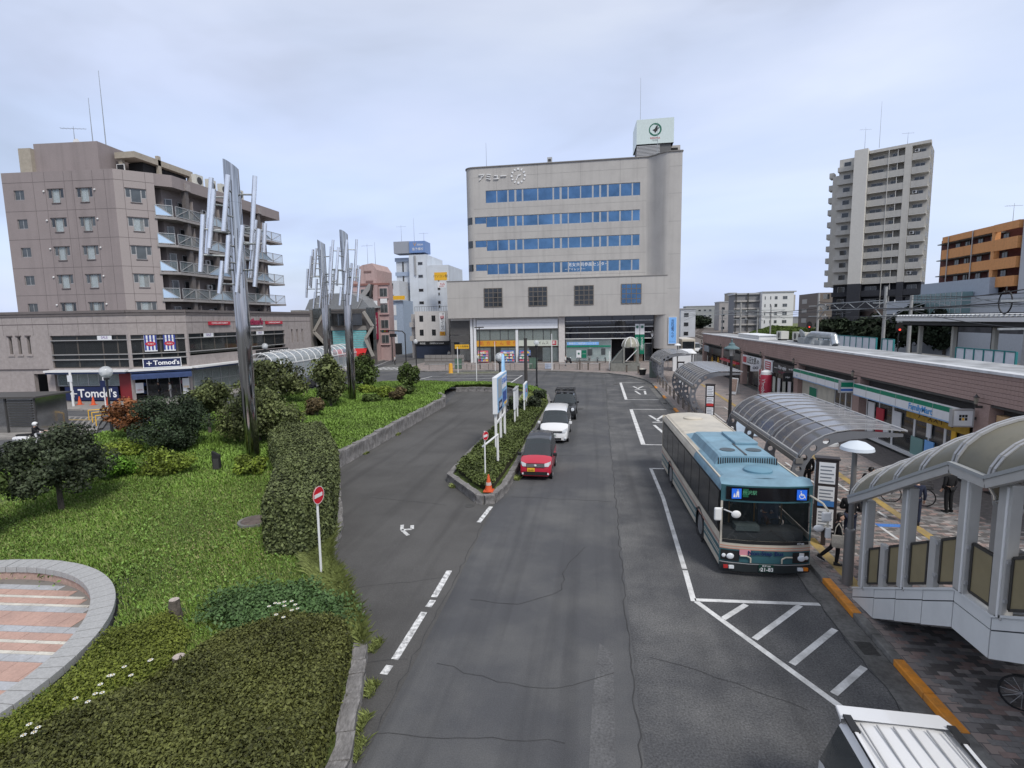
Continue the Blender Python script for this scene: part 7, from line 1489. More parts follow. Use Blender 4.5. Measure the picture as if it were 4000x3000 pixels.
# white minivan
t,hw=car('white_minivan','white minivan waiting behind the red car',-2.45,31.2,0,P_WHTC,4.6,1.7,1.86,
 [(0,.25,.6,.62,.5,'h'),(.08,.2,.82,.78,.68,'h'),(.3,.18,1.04,.84,.74,'h'),(.72,.18,1.16,.85,.76,'h'),(1.4,.18,1.82,.85,.7,'w'),(1.8,.18,1.9,.85,.71,'c'),(3.7,.18,1.91,.85,.69,'c'),(4.4,.2,1.8,.84,.68,'r'),(4.55,.25,1.0,.82,.7,'t'),(4.6,.3,.7,.75,.6,'t')],1.08,None,(.85,.9),.31)
MB().box(-.5,-.02,.7,.5,.06,.8).build('grille',M_TRIM,t); MB().box(-.48,-.03,.76,.48,-.015,.79).build('grille_bar',F_ALU,t); MB().box(-.45,-.015,.27,.45,.05,.38).build('lower_grille',M_TRIM,t)
for s in (1,-1): MB().add([(s*.52,-.01,.83),(s*.74,.06,.94),(s*.8,.22,.98),(s*.8,.18,.8),(s*.7,.03,.7),(s*.52,-.01,.7)],[(0,1,4,5),(1,2,3,4)]).build('headlight',M_LENS,t,fix=True); MB().ball((s*.68,.01,.36),.06,8,5).build('fog_lamp',M_LENS,t)
MB().box(-.17,-.04,.48,.17,-.02,.65).build('number_plate',F_WHT,t); txt('12-30',.11,T_GRN,t,(0,-.048,.55))
# black off-roader with roof rack
t,hw=car('black_offroader','black off-roader with roof rack behind the white minivan',-2.3,38.6,0,P_BLKC,4.2,1.78,1.84,
 [(0,.4,.8,.75,.65,'h'),(.1,.35,1.02,.86,.75,'h'),(.4,.32,1.1,.88,.78,'h'),(1.2,.32,1.16,.89,.8,'h'),(1.65,.32,1.78,.89,.72,'w'),(1.9,.32,1.84,.89,.73,'c'),(3.4,.32,1.84,.89,.73,'c'),(4.05,.34,1.82,.88,.72,'r'),(4.15,.4,1.1,.86,.74,'t'),(4.2,.4,.8,.8,.7,'t')],1.14,None,(.8,.8),.38)
rk=MB(); [rk.box(-.7,1.9+k*.55,1.98,.7,1.95+k*.55,2.02) for k in range(4)]; rk.box(-.74,1.8,1.98,-.69,3.7,2.06).box(.69,1.8,1.98,.74,3.7,2.06); [rk.box(s*.72-.02,a,1.82,s*.72+.02,a+.04,1.98) for s in (1,-1) for a in (1.9,3.5)]; rk.build('roof_rack',M_TRIM,t); [MB().box(a-.15,1.7,2.03,a+.15,2.4,2.13).build('roof_carrier',M_TRIM,t) for a in (-.5,0,.5)]
MB().box(-.55,-.02,.72,.55,.05,.98).build('grille',M_TRIM,t); [MB(Matrix.Translation((s*.66,-.01,.85))@FACE_Y).lathe([(0,.03),(.11,.02),(.13,-.01)],(0,0,0),14).build('headlight',M_LENS,t) for s in (1,-1)]
# white utility wagon nearest the camera, seen from above
t,hw=car('white_wagon','white wagon with grooved roof at the bottom edge of the photo',3.93,3.1,radians(-1.5),P_WHTC,4.5,1.8,1.92,
 [(0,.3,.7,.75,.6,'h'),(.1,.25,.95,.86,.75,'h'),(.9,.22,1.12,.89,.78,'h'),(1.6,.22,1.82,.89,.7,'w'),(1.9,.22,1.9,.89,.71,'c'),(3.2,.22,1.92,.89,.71,'c'),(4.25,.24,1.88,.88,.7,'r'),(4.42,.3,1.15,.87,.74,'t'),(4.5,.35,.8,.82,.7,'t')],1.12,None,(.85,.85),.36,group=None)
for k in range(6): MB().box(-.5+k*.2-.007,2.0,1.91,-.5+k*.2+.007,4.1,1.9335).build('roof_groove',F_ALU,t)
for s in (1,-1): MB().box(s*.6,1.9,1.9,s*.66,4.15,1.925).build('roof_channel',M_TRIM,t); MB().box(s*.605,1.95,1.93,s*.655,4.1,1.945).build('roof_rail',P_WHTC,t,bevel=.01)
for s in (1,-1): MB().box(s*.58,3.9,1.925,s*.68,4.2,1.96).build('rail_foot',M_TRIM,t)
MB().add([(-.72,4.15,1.93),(.72,4.15,1.93),(.66,4.5,1.88),(-.66,4.5,1.88),(-.72,4.15,1.85),(.72,4.15,1.85),(.66,4.48,1.83),(-.66,4.48,1.83)],[(0,1,2,3),(7,6,5,4),(3,2,6,7),(0,3,7,4),(2,1,5,6)]).build('spoiler',P_WHTC,t,fix=True,bevel=.02)
# far parked cars, coach, dark car under the walkway
def small_car(label,x,y,rz,p,L=4.3,H=1.5,group='cars in the car park'): return car('parked_car',label,x,y,rz,p,L,1.7,H,[(0,.3,.65,.7,.6,'h'),(.1,.22,.85,.82,.7,'h'),(1.0,.2,.98,.84,.72,'h'),(1.7,.2,H-.06,.84,.62,'w'),(2.1,.2,H,.84,.63,'c'),(3.2,.2,H,.84,.63,'c'),(3.8,.2,H-.08,.84,.62,'r'),(L-.1,.25,.95,.82,.68,'t'),(L,.3,.7,.76,.6,'t')],.95,None,(.8,.8),.3,group=group)
small_car('dark car parked in the row behind the clock building',18.4,122,0,P_BLKC,4.4,1.6); small_car('white van parked right of the dark car',21.2,116,0,P_WHTC,4.4,1.95); small_car('pale car parked nearest the station corner',15.2,98,0,P_WHTC,4.0,1.6); small_car('black car parked beside the white van',22.6,108,.3,P_BLKC,4.3,1.5); small_car('dark car under the glass walkway at the left',-32.6,54,radians(8),P_BLKC,4.4,1.5,'cars on the left street'); small_car('white car at the left photo edge',-42.6,31.2,radians(70),P_WHTC,4.2,1.5,'cars on the left street')
t=thing('coach','cream coach parked beyond the clock building','bus',(17.6,106,0)); MB().box(-1.25,0,.4,1.25,10,3.3).build('body',mat('coach_cream',(0.55,0.5,0.42),.4),t,bevel=.12); MB().box(-1.1,-.02,1.4,1.1,.02,2.8).build('windshield',G_DARK,t); [MB().box(s*1.26,.8+k*1.5,1.5,s*1.27,2.15+k*1.5,2.6).build('side_window',G_DARK,t) for s in (1,-1) for k in range(6)]; [wheel(t,s*1.1,yy,.48,.28,s) for s in (1,-1) for yy in (2,7.6)]; MB().box(-1.0,-.03,.75,-.6,.0,1.0).box(.6,-.03,.75,1.0,0,1.0).build('headlight',M_LENS,t)

# ---------------------------------------------------------------- city bus
def bus():
    t=thing('city_bus','teal and cream city bus standing at the near stop','bus',(4.78,15.3,0),radians(1.6),None)
    teal=mat('bus_teal',(0.045,0.125,0.145),.35,coat=.3,var=.08,vs=1); sky=mat('bus_skyblue',(0.18,0.31,0.39),.5,var=.18,vs=1.5,dirt=(.14,.23,.29),ds=1.2); cream=mat('bus_cream',(0.55,0.5,0.41),.45,var=.1,vs=1.2,dirt=(.4,.37,.31),ds=1); pink=mat('bus_salmon',(0.52,0.27,0.2),.4); dk=mat('bus_window',(0.02,0.022,0.024),.04,spec=.9,alpha=.93)
    W=1.23; L=11.1; zr=2.72
    # shell: cross section from sill to roof
    prof=[(W,.3),(W,1.05),(W,1.25),(W*.985,2.3),(W*.955,2.58),(W*.88,2.72),(W*.6,2.8),(0,2.83)]
    ys=[.16,.3,.8,1.9,5.9,L-.2,L]
    def band(j0,j1,y0,y1,name,m,off=0.0,both=True):
        for s in ((1,-1) if both else (1,)):
            b=MB(); b.loft([[(s*(x+off),yy,z+off*.3) for x,z in prof[j0:j1+1]] for yy in (y0,y1)],False); b.build(name,m,t,smooth=35,fix=True)
    for s in (1,-1):
        # lower side panels between wheel arches
        for a,c in ((.16,2.1),(3.3,8.0),(9.2,L)): MB().box(s*(W-.02),a,.28,s*W,c,1.05).build('side_panel',teal,t)
        for a,c in ((2.1,3.3),(8.0,9.2)): MB().box(s*(W-.02),a,.92,s*W,c,1.05).build('side_panel',teal,t); MB(Matrix.Translation((s*(W+.003),(a+c)/2,.48))@Matrix.Rotation(radians(90*s),4,'Y')).lathe([(.52,.004),(.6,.004),(.6,-.01)],(0,0,0),24,False).build('wheel_arch',M_TRIM,t); MB().box(s*(W-.3),a+.02,.3,s*(W-.25),c-.02,.95).build('arch_inner',M_BLK,t)
        for z0,z1,m in ((.98,1.22,cream),(.9,.945,pink),(.84,.875,cream),(.66,.69,cream),(.58,.61,cream),(.28,.46,cream)):
            if z0<.9:
                for a,c in ((.2,2.05),(3.35,7.95),(9.25,L-.02)): MB().box(s*(W),a,z0,s*(W+.006),c,z1).build('stripe',m,t)
            else: MB().box(s*W,.2,z0,s*(W+.006),L-.02,z1).build('stripe',m,t)
        # window wall
        MB().ext([(s*W*.999,.35,1.24),(s*W*.999,L-.3,1.24),(s*W*.98,L-.3,2.45),(s*W*.98,.35,2.45)],(s*.004,0,0)).build('window_backing',M_TRIM,t,fix=True)
        for k,(a,c) in enumerate(((.42,1.5),(1.56,2.9),(2.96,4.2),(4.26,5.5),(5.56,6.8),(6.86,8.1),(8.16,9.4),(9.46,10.7))): MB().ext([(s*(W+.006),a,1.3),(s*(W+.006),c,1.3),(s*(W-.011),c,2.4),(s*(W-.011),a,2.4)],(s*.006,0,0)).build('side_window',dk,t,fix=True)
        MB().loft([[(s*x,yy,z) for x,z in ((W*.982,2.44),(W*.965,2.56),(W*.92,2.66),(W*.8,2.74))] for yy in (.3,4.0)],False).build('roof_edge',sky,t,smooth=True,fix=True); MB().loft([[(s*x,yy,z) for x,z in ((W*.982,2.44),(W*.965,2.56),(W*.92,2.66),(W*.8,2.74))] for yy in (4.0,L)],False).build('roof_edge',cream,t,smooth=True,fix=True)
        MB().bar((s*W*.9,.3,2.7),(s*W*.9,L-.1,2.7),.05,.035).build('roof_gutter',cream,t)
        for yy in (2.7,8.6): wheel(t,s*(W-.16),yy,.48,.28,s)
    MB().loft([[(x,yy,z) for x,z in ((-W*.8,2.74),(-W*.5,2.8),(0,2.83),(W*.5,2.8),(W*.8,2.74))] for yy in (.3,6.6)],False).build('roof',sky,t,smooth=True,fix=True); MB().loft([[(x,yy,z) for x,z in ((-W*.8,2.74),(-W*.5,2.8),(0,2.83),(W*.5,2.8),(W*.8,2.74))] for yy in (6.6,L)],False).build('roof',cream,t,smooth=True,fix=True)
    MB().box(-W,L-.02,.3,W,L,2.7).build('rear_wall',cream,t); MB().box(-W+.02,.2,.2,W-.02,L-.05,.34).build('floor',M_BLK,t)
    # front face: gently curved in plan
    def fx(x): return .16*(abs(x)/W)**3
    xs=[-W,-W*.94,-W*.8,-W*.4,0,W*.4,W*.8,W*.94,W]
    def fband(z0,z1,name,m,x0=-W,x1=W,off=0.0,lean=0.0):
        q=[x for x in xs if x0<x<x1]; q=[x0]+q+[x1]
        b=MB(); b.loft([[(x,fx(x)-off+lean*(z-z0)/(z1-z0) if z1>z0 else 0,z) for x in q] for z in (z0,z1)],False); return b.build(name,m,t,smooth=40)
    fband(2.2,2.68,'destination_surround',teal); fband(2.68,2.81,'front_roof_edge',sky,lean=.22); MB().loft([[(x,fx(x)+.22,2.81) for x in xs],[(x*.9,.55,2.82) for x in xs]],False).build('front_roof_edge',sky,t,smooth=True)
    fband(2.26,2.64,'destination_screen',mat('dest_black',(0.006,0.006,0.008),.15,spec=.8),-W*.9,W*.9,.02); fband(1.08,2.2,'windshield',mat('bus_windshield',(0.02,0.026,0.028),.03,alpha=.36,spec=1.0),-W*.955,W*.955,.0); fband(1.08,2.2,'pillar',cream,-W,-W*.955,.004); fband(1.08,2.2,'pillar',teal,W*.955,W,.004); fband(.98,1.08,'lower_screen_edge',M_TRIM,-W*.95,W*.95,.01)
    fband(.8,1.08,'cream_band',cream); fband(.87,.9,'stripe',pink,off=.006); fband(.8,.83,'stripe',pink,off=.006); fband(.42,.8,'front_panel',teal); fband(.16,.42,'bumper',mat('bumper_dark',(0.025,0.03,0.032),.4),off=.03); fband(.395,.42,'bumper_trim',F_ALU,off=.036)
    b=MB(); b.box(-.1,.05,.0,.1,.1,.0)
    for s in (1,-1):
        fband(.45,.76,'lamp_housing',M_TRIM,*sorted((s*.72,s*1.2)),off=.01); MB().ball((s*.96,.03,.6),.105,12,8,(1,.3,.85)).build('headlight',M_LENS,t,smooth=True); MB().ball((s*1.12,.1,.59),.06,8,6,(1,.5,1)).build('headlight',M_LENS,t)
        MB().box(s*.86,-.02,.25,s*1.0,.04,.33).build('fog_lamp',M_LENS,t); MB().box(s*1.02,.0,.25,s*1.14,.06,.33).build('indicator',M_AMB if s>0 else mat('red_lens',(0.4,0.03,0.03),.3),t)
        MB().path([(s*.42,-.03,.45),(s*.42,-.03,.58),(s*.52,-.03,.64),(s*.7,-.02,.64)],.022,6).build('panel_trim',cream,t)
    MB().box(-.2,-.06,.2,.2,-.035,.41).build('number_plate',mat('plate_green',(0.01,0.05,0.035),.4),t); txt('21-83',.15,T_WHT,t,(.02,-.068,.27),bold=.003); txt('所沢 200',.06,T_WHT,t,(0,-.068,.375)); txt('た',.07,T_WHT,t,(-.16,-.068,.27))
    txt('Non-Step Bus',.17,T_NAVY,t,(-.02,-.03,.73),bold=.004); txt('A7-85',.075,T_WHT,t,(.92,.02,1.03)); MB().box(-.72,-.012,.66,-.42,-.006,.82).build('sticker',mat('sticker_pink',(0.6,0.25,0.3),.5),t); MB().box(.9,.03,.67,1.03,.037,.76).build('sticker',F_WHT,t)
    ib=mat('icon_blue',(0.02,0.12,0.6),.4,emit=.25)
    for x,kind in ((-.85,0),(.88,1)):
        MB().box(x-.13,-.005,2.31,x+.13,.0,2.6).build('icon_panel',ib,t)
        M=Matrix.Translation((x,-.012,2.455))@FACE_Y; b=MB(M)
        if kind: b.lathe([(.055,.0),(.075,.0)],(0,-.035,0),14,False).lathe([(0,0),(.022,0)],(-.03,.1,0),8).ext([(-.04,.07,0),(-.015,.07,0),(.0,.0,0),(.06,.0,0),(.06,-.02,0),(-.02,-.02,0)],(0,0,.002)).ext([(.05,0,0),(.07,0,0),(.1,-.09,0),(.08,-.09,0)],(0,0,.002))
        else: b.lathe([(0,0),(.026,0)],(.03,.1,0),8).ext([(.0,.07,0),(.06,.07,0),(.07,-.1,0),(.04,-.1,0),(.03,-.02,0),(.01,-.1,0),(-.02,-.1,0)],(0,0,.002)).lathe([(0,0),(.02,0)],(-.06,.0,0),8).ext([(-.08,-.02,0),(-.04,-.02,0),(-.03,-.1,0),(-.09,-.1,0)],(0,0,.002))
        b.build('icon',T_WHT,t)
    MB().box(-.68,-.004,2.36,-.32,.0,2.6).build('route_panel',mat('route_green',(0.01,0.1,0.05),.4),t); txt('所沢駅',.13,mat('route_text',(0.1,0.35,0.2),.5),t,(-.5,-.012,2.48))
    # interior seen through the screen
    MB().box(-1.1,.35,.95,1.1,.9,1.25).build('dashboard',mat('dash_grey',(0.06,0.065,0.07),.7),t); MB().box(-.75,.3,1.25,-.1,.7,1.4).build('dash_hood',mat('dash_teal',(0.1,0.13,0.13),.7),t)
    MB(Matrix.Translation((.45,.75,1.35))@Matrix.Rotation(radians(-55),4,'X')).lathe([(.2,.015),(.23,0),(.2,-.015)],(0,0,0),20,False).build('steering_wheel',M_TRIM,t); MB().box(.2,1.4,.9,.8,1.6,1.9).build('driver_seat',mat('seat_blue',(0.05,0.07,0.12),.8),t); [MB().box(x-.02,1.6,1.0,x+.02,1.64,2.5).build('grab_pole',mat('pole_orange',(.4,.2,.05),.5),t) for x in (-.6,.15,.95)]
    [MB().box(-.9+k%2*1.3,2.5+k//2*1.1,.5,-.45+k%2*1.3,2.7+k//2*1.1,1.5).build('seat',MATS['seat_blue'],t) for k in range(10)]
    for x,s in ((-.35,1),(.55,-1)): MB().tube((x,-.03,1.1),(x+.45*s,-.02,1.42),.012).build('wiper',M_TRIM,t)
    # mirrors
    MB().path([(-1.2,.1,2.0),(-1.38,-.15,2.02)],.02,6).path([(-1.15,.1,1.95),(-.98,-.28,1.98)],.02,6).build('mirror_arm',F_WHT,t); MB().box(-1.5,-.28,1.75,-1.3,-.18,2.12).build('mirror',F_WHT,t,bevel=.04); MB().ball((-.93,-.3,1.96),.13,14,8,(1,.35,.85)).build('mirror',F_WHT,t,smooth=True)
    MB().path([(1.15,.15,2.4),(1.35,-.2,2.3),(1.42,-.35,2.15),(1.42,-.4,1.4)],.028,6).path([(1.42,-.35,1.75),(1.2,-.42,1.7)],.02,6).build('mirror_arm',cream,t); MB().box(1.26,-.42,1.86,1.5,-.32,2.12).build('mirror',F_WHT,t,bevel=.04); MB().ball((1.18,-.42,1.68),.14,14,8,(1,.35,.7)).build('mirror',F_WHT,t,smooth=True); MB().box(1.36,-.44,1.4,1.5,-.34,1.7).build('mirror',F_WHT,t,bevel=.03)
    # roof: air conditioner, hatches
    a=MB(); pts=[(-1.0,2.68),(-.85,2.98),(-.75,3.02),(.75,3.02),(.85,2.98),(1.0,2.68)]
    ac=MB(); ac.loft([[(x,2.0,z) for x,z in pts],[(x*.97,2.3,z+(.02 if z>2.9 else 0)) for x,z in pts],[(x*.97,5.4,z+.02) for x,z in pts],[(x,5.7,z) for x,z in pts]],False).poly([(x,5.7,z) for x,z in pts]).poly([(x,2.0,z) for x,z in pts][::-1]); ac=ac.build('air_conditioner',sky,t,fix=True)
    for k in range(26): x=-.88+k*.07; MB().add([(x,1.985,2.74),(x+.035,1.985,2.74),(x+.035,2.0,2.97),(x,2.0,2.97)],[(0,1,2,3)]).build('vent_slot',M_BLK,ac)
    for x in (-.4,.42): MB().lathe([(.0,.0),(.1,.012),(.11,.01)],(x,2.75,3.045),16).lathe([(.11,.008),(.24,.012),(.24,0)],(x,2.75,3.045),18,False).build('fan',mat('fan_dark',(0.06,0.08,0.09),.5),ac)
    MB().box(-.03,2.1,3.03,.03,3.6,3.055).build('centre_seam',F_DRK,ac); MB().box(.05,3.5,3.04,.8,5.3,3.13).build('ac_box',sky,ac,bevel=.02)
    MB().lathe([(.4,.0),(.4,.06),(.36,.09),(0,.11)],(0.05,1.1,2.81),24).build('roof_hatch',mat('hatch_blue',(0.13,0.26,0.34),.5),t,smooth=40); MB().lathe([(.42,.0),(.42,.06),(.36,.09),(0,.11)],(-.1,9.6,2.8),24).build('roof_hatch',cream,t,smooth=40)
bus()

# ---------------------------------------------------------------- bicycles and scooters
def bicycle(label,x,y,z,rz,col,grp='bicycles before the bank'):
    t=thing('bicycle',label,'bicycle',(x,y,z),rz,grp); fm=mat('bike_'+str(col[0])[:5],col,.4); r=.33
    for yy in (0,1.05):
        M=Matrix.Translation((0,yy,r))@Matrix.Rotation(radians(90),4,'Y'); w=MB(M); w.path([(r*cos(a),r*sin(a),0) for a in np.linspace(0,2*pi,21)],.02,5); w=w.build('wheel',M_TYRE,t)
        b=MB(M); [b.tube((0,0,0),(r*cos(a),r*sin(a),0),.004,.004,3) for a in np.linspace(0,2*pi,13)[:-1]]; b.build('spokes',F_ALU,w)
    MB().path([(0,0,r),(0,.12,.75),(0,.15,.95)],.018,6).path([(0,.13,.7),(0,.45,.35),(0,.65,.8),(0,.13,.72)],.02,6).path([(0,.45,.35),(0,1.05,r),(0,.65,.78)],.015,6).build('frame',fm,t); MB().ball((0,.68,.86),.12,10,6,(.6,1.1,.35)).build('saddle',M_BLK,t); MB().path([(-.26,.28,1.0),(-.1,.14,.98),(.1,.14,.98),(.26,.28,1.0)],.014,6).build('handlebar',F_ALU,t)
    bk=MB(); [bk.box(-.18,-.22,.72+k*.09,.18,-.2,.735+k*.09).box(-.18,.1,.72+k*.09,.18,.12,.735+k*.09).box(-.18,-.2,.72+k*.09,-.165,.1,.735+k*.09).box(.165,-.2,.72+k*.09,.18,.1,.735+k*.09) for k in range(3)]; bk.box(-.18,-.22,.7,.18,.12,.715); bk.build('basket',F_DRK,t)
for i,(x,c) in enumerate(((-2.6,(.3,.32,.34)),(-.9,(.03,.03,.03)),(.4,(.2,.22,.25)),(1.6,(.05,.05,.06)))): bicycle('bicycle parked before the bank window, %s from the scooter'%('first','second','third','fourth')[i],x,89.0,.14,radians(25-10*i),c)
bicycle('bicycle under the stairs at the photo edge',8.62,9.75,.15,radians(60),(.04,.04,.05),None); bicycle('bicycle parked behind the stair posts by the standing man',12.3,21.6,.15,radians(70),(.1,.1,.11),None); bicycle('bicycle by the car park cones',12.6,79.5,.14,radians(80),(.06,.06,.06),None); bicycle('white bicycle at the left photo edge',-46,33.5,.14,radians(60),(.6,.6,.6),None)
def scooter(label,x,y,rz,col,z=.0):
    t=thing('motor_scooter',label,'scooter',(x,y,z),rz); m=mat('scooter_%.2f'%col[0],col,.3,coat=.5)
    for yy in (0,1.25): wheel(t,0,yy,.24,.12,1)
    MB().loft([[(-.2,.15,.3),(.2,.15,.3),(.2,.25,.95),(-.2,.25,.95)],[(-.2,.3,.25),(.2,.3,.25),(.22,.32,.9),(-.22,.32,.9)]],True,True).build('leg_shield',m,t,fix=True); MB().loft([[(.18*cos(a)*s,yy,z_+.2*sin(a)*s) for a in np.linspace(0,2*pi,11)[:-1]] for yy,z_,s in ((.6,.55,.7),(.8,.58,1.1),(1.2,.6,1.2),(1.55,.62,.5))],True,True).build('rear_body',m,t,smooth=True,fix=True); MB().box(-.15,.3,.22,.15,.75,.3).build('footboard',M_TRIM,t); MB().box(-.14,.65,.8,.14,1.35,.9).build('seat',M_BLK,t,bevel=.04); MB().path([(-.32,.3,1.05),(0,.2,1.0),(.32,.3,1.05)],.02,6).path([(0,0,.24),(0,.2,1.0)],.03,6).build('handlebar',M_TRIM,t); MB().ball((0,.13,.92),.1,10,6).build('headlight',M_LENS,t)
    return t
scooter('dark motor scooter parked before the bank window',-4.0,88.6,radians(40),(.03,.03,.035),.14); scooter('white delivery scooter ridden past the kiosk',-34.3,27.9,radians(115),(.65,.65,.66))
# ================================================================== planting
def leafmat(name, c, var=0.55, rough=0.6):
    m = mat(name, c, rough, var=var, attr='var', spec=0.3)
    b = m.node_tree.nodes['Principled BSDF']
    b.inputs['Subsurface Weight'].default_value = 0.0
    return m
L_DARK = leafmat('leaf_dark', (0.048,0.062,0.033), .7); L_CON = leafmat('leaf_conifer', (0.034,0.052,0.026), .7); L_MID = leafmat('leaf_mid', (0.065,0.095,0.024))
L_OLIV = leafmat('leaf_olive', (0.1,0.118,0.042), .7); L_YEL = leafmat('leaf_yellowgreen', (0.15,0.2,0.028)); L_BRT = leafmat('leaf_bright', (0.11,0.23,0.025))
L_RUST = leafmat('leaf_rust', (0.22,0.088,0.034)); L_HEDG = leafmat('leaf_hedge', (0.1,0.12,0.045), .75); L_AZA = leafmat('leaf_azalea', (0.092,0.1,0.027), .65); L_RED = leafmat('leaf_reddish', (0.1,0.075,0.035))
L_GR = [leafmat('grass_a', (0.145,0.235,0.042), .65), leafmat('grass_b', (0.2,0.235,0.075), .5)]; L_IVY = leafmat('leaf_bluegreen', (0.075,0.135,0.045), .5)
M_BARK = mat('bark', (0.1,0.085,0.07), .95, var=.4, vs=8, bump=.8, bs=18)
def tree(label, x, y, z0, top, rx, ry, crown_h, n, size, lm, seed, k=22, trunk=0.11, limbs=5, shell=.5, lo=.26, hi=.45, group='shrubs and small trees on the lawn', name='tree', rz=None, cat='tree'):
    t = thing(name, label, cat, (x,y,z0), 0, group)
    h = top - z0; rz_ = crown_h/2; cz = h - rz_
    crown('crown', clump_blobs((0,0,cz), (rx,ry,rz_), k, seed, lo, hi), n, size, lm, t, seed, shell=shell)
    r = random.Random(seed); b = MB()
    hb = max(cz - rz_*0.35, 0.25)
    b.tube((0,0,-.15), (r.uniform(-.05,.05),0,hb), trunk, trunk*.7, 8)
    for i in range(limbs):
        a = 2*pi*i/limbs + r.uniform(-.4,.4); q = r.uniform(.45,.75)
        m = (cos(a)*rx*q*.5, sin(a)*ry*q*.5, hb+(cz-hb)*.6)
        b.tube((0,0,hb*r.uniform(.7,1)), m, trunk*.55, trunk*.38, 6); b.tube(m, (cos(a)*rx*q, sin(a)*ry*q, cz+rz_*r.uniform(0,.5)), trunk*.38, trunk*.12, 5)
    b.build('trunk', M_BARK, t, smooth=True)
    return t
tree('broad dark green maple with layered branches beside the round plaza', -20.7,17.2,.25,3.8,2.05,2.1,3.0,17000,.08,L_DARK,11,k=34,lo=.2,hi=.36,shell=.3)
tree('leafy mid green tree cut off by the photo edge beside the maple', -20.9,14.4,.2,2.75,1.0,1.2,2.1,2600,.13,L_MID,12)
tree('dense dark conifer clipped to a ball behind the yellow green shrubs', -22.9,25.2,.5,4.0,2.2,2.1,3.5,20000,.075,L_CON,13,k=34,lo=.2,hi=.34,shell=.6)
tree('small tree with rusty orange leaves beside the street lamp', -28.1,27.9,.6,3.15,1.35,1.3,2.0,3600,.12,L_RUST,14,k=20)
tree('open olive green tree with bare pale trunk', -23.9,29.5,.6,4.2,1.5,1.5,2.5,4200,.12,L_OLIV,15,trunk=.1,k=22,shell=.35)
tree('bushy olive tree directly behind the nearest steel sculpture', -19.2,27.6,.6,3.9,2.7,2.0,3.2,14000,.1,L_OLIV,16,k=30,shell=.4)
tree('olive green tree half hidden behind the nearest steel sculpture', -27.2,41.5,.6,4.6,3.4,2.5,3.6,7000,.17,L_OLIV,17,k=28)
tree('rounded olive tree left of the middle steel sculpture', -21.1,39.8,.6,5.0,1.75,1.7,4.1,6500,.16,L_OLIV,18,k=26,shell=.55)
tree('round green tree between the far sculpture and the road', -22.9,50.0,.6,4.7,1.75,1.7,3.6,5000,.18,L_MID,19,k=24)
tree('narrow light green tree by the far lamp post', -18.6,51.2,.6,3.45,1.15,1.1,2.7,2600,.16,L_MID,20,k=16)
def shrub(label, x, y, z0, top, rx, ry, n, size, lm, seed, k=12, group='low shrubs'):
    t = thing('shrub', label, 'shrub', (x,y,z0), 0, group); h = top-z0
    crown('foliage', clump_blobs((0,0,h*.52), (rx,ry,h*.5), k, seed, .3, .5), n, size, lm, t, seed, shell=.5)
    b = MB(); r = random.Random(seed)
    for i in range(4): b.tube((0,0,-.1), (r.uniform(-.5,.5)*rx, r.uniform(-.5,.5)*ry, h*.6), .03, .012, 5)
    b.build('stems', M_BARK, t)
shrub('yellow green shrub left of the dark ball conifer', -24.3,23.6,.45,1.65,1.3,.9,2200,.09,L_YEL,31)
shrub('flat topped yellow green shrub in front of the dark ball conifer', -19.9,21.4,.4,1.8,1.6,1.0,3400,.085,L_YEL,32,k=18)
shrub('bright green leafy shrub nearest the maple', -21.8,20.6,.4,1.65,1.25,.8,2400,.1,L_BRT,33)
shrub('low yellow green shrub at the foot of the nearest sculpture', -15.7,21.6,.4,1.55,.85,.8,2000,.085,L_YEL,34)
shrub('reddish brown shrub on the lawn below the middle sculpture', -20.3,36.0,.6,2.15,1.0,.9,1700,.12,L_RED,35)
shrub('small yellow shrub left of the reddish shrub', -20.9,34.3,.6,1.5,.7,.6,1000,.11,L_YEL,36)
shrub('green mound beside the middle sculpture base', -18.9,42.4,.6,1.5,1.0,.8,1300,.12,L_MID,37)
shrub('tall yellow green shrub right of the middle sculpture', -18.7,45.2,.6,1.8,1.2,1.0,1500,.13,L_YEL,38)
shrub('brownish dry shrub near the end of the stone wall', -16.9,43.8,.6,1.75,.9,.8,1200,.13,L_RED,39)
shrub('low leafy shrub behind the brownish dry shrub', -17.6,47.0,.6,1.6,1.3,1.0,1400,.14,L_MID,40)
shrub('low yellow shrub below the far sculpture', -21.2,47.6,.6,1.6,1.2,1.0,1400,.14,L_YEL,41)
shrub('round dark shrub behind the advertising board', -6.0,39.3,.3,1.75,.75,.75,1500,.1,L_DARK,42)
shrub('round dark shrub beside the dark utility pole', -4.75,40.6,.3,1.75,.7,.7,1400,.1,L_DARK,43)
shrub('small dark round shrub at the tip of the far strip', -4.9,46.2,.3,1.5,.65,.65,1100,.11,L_DARK,44)
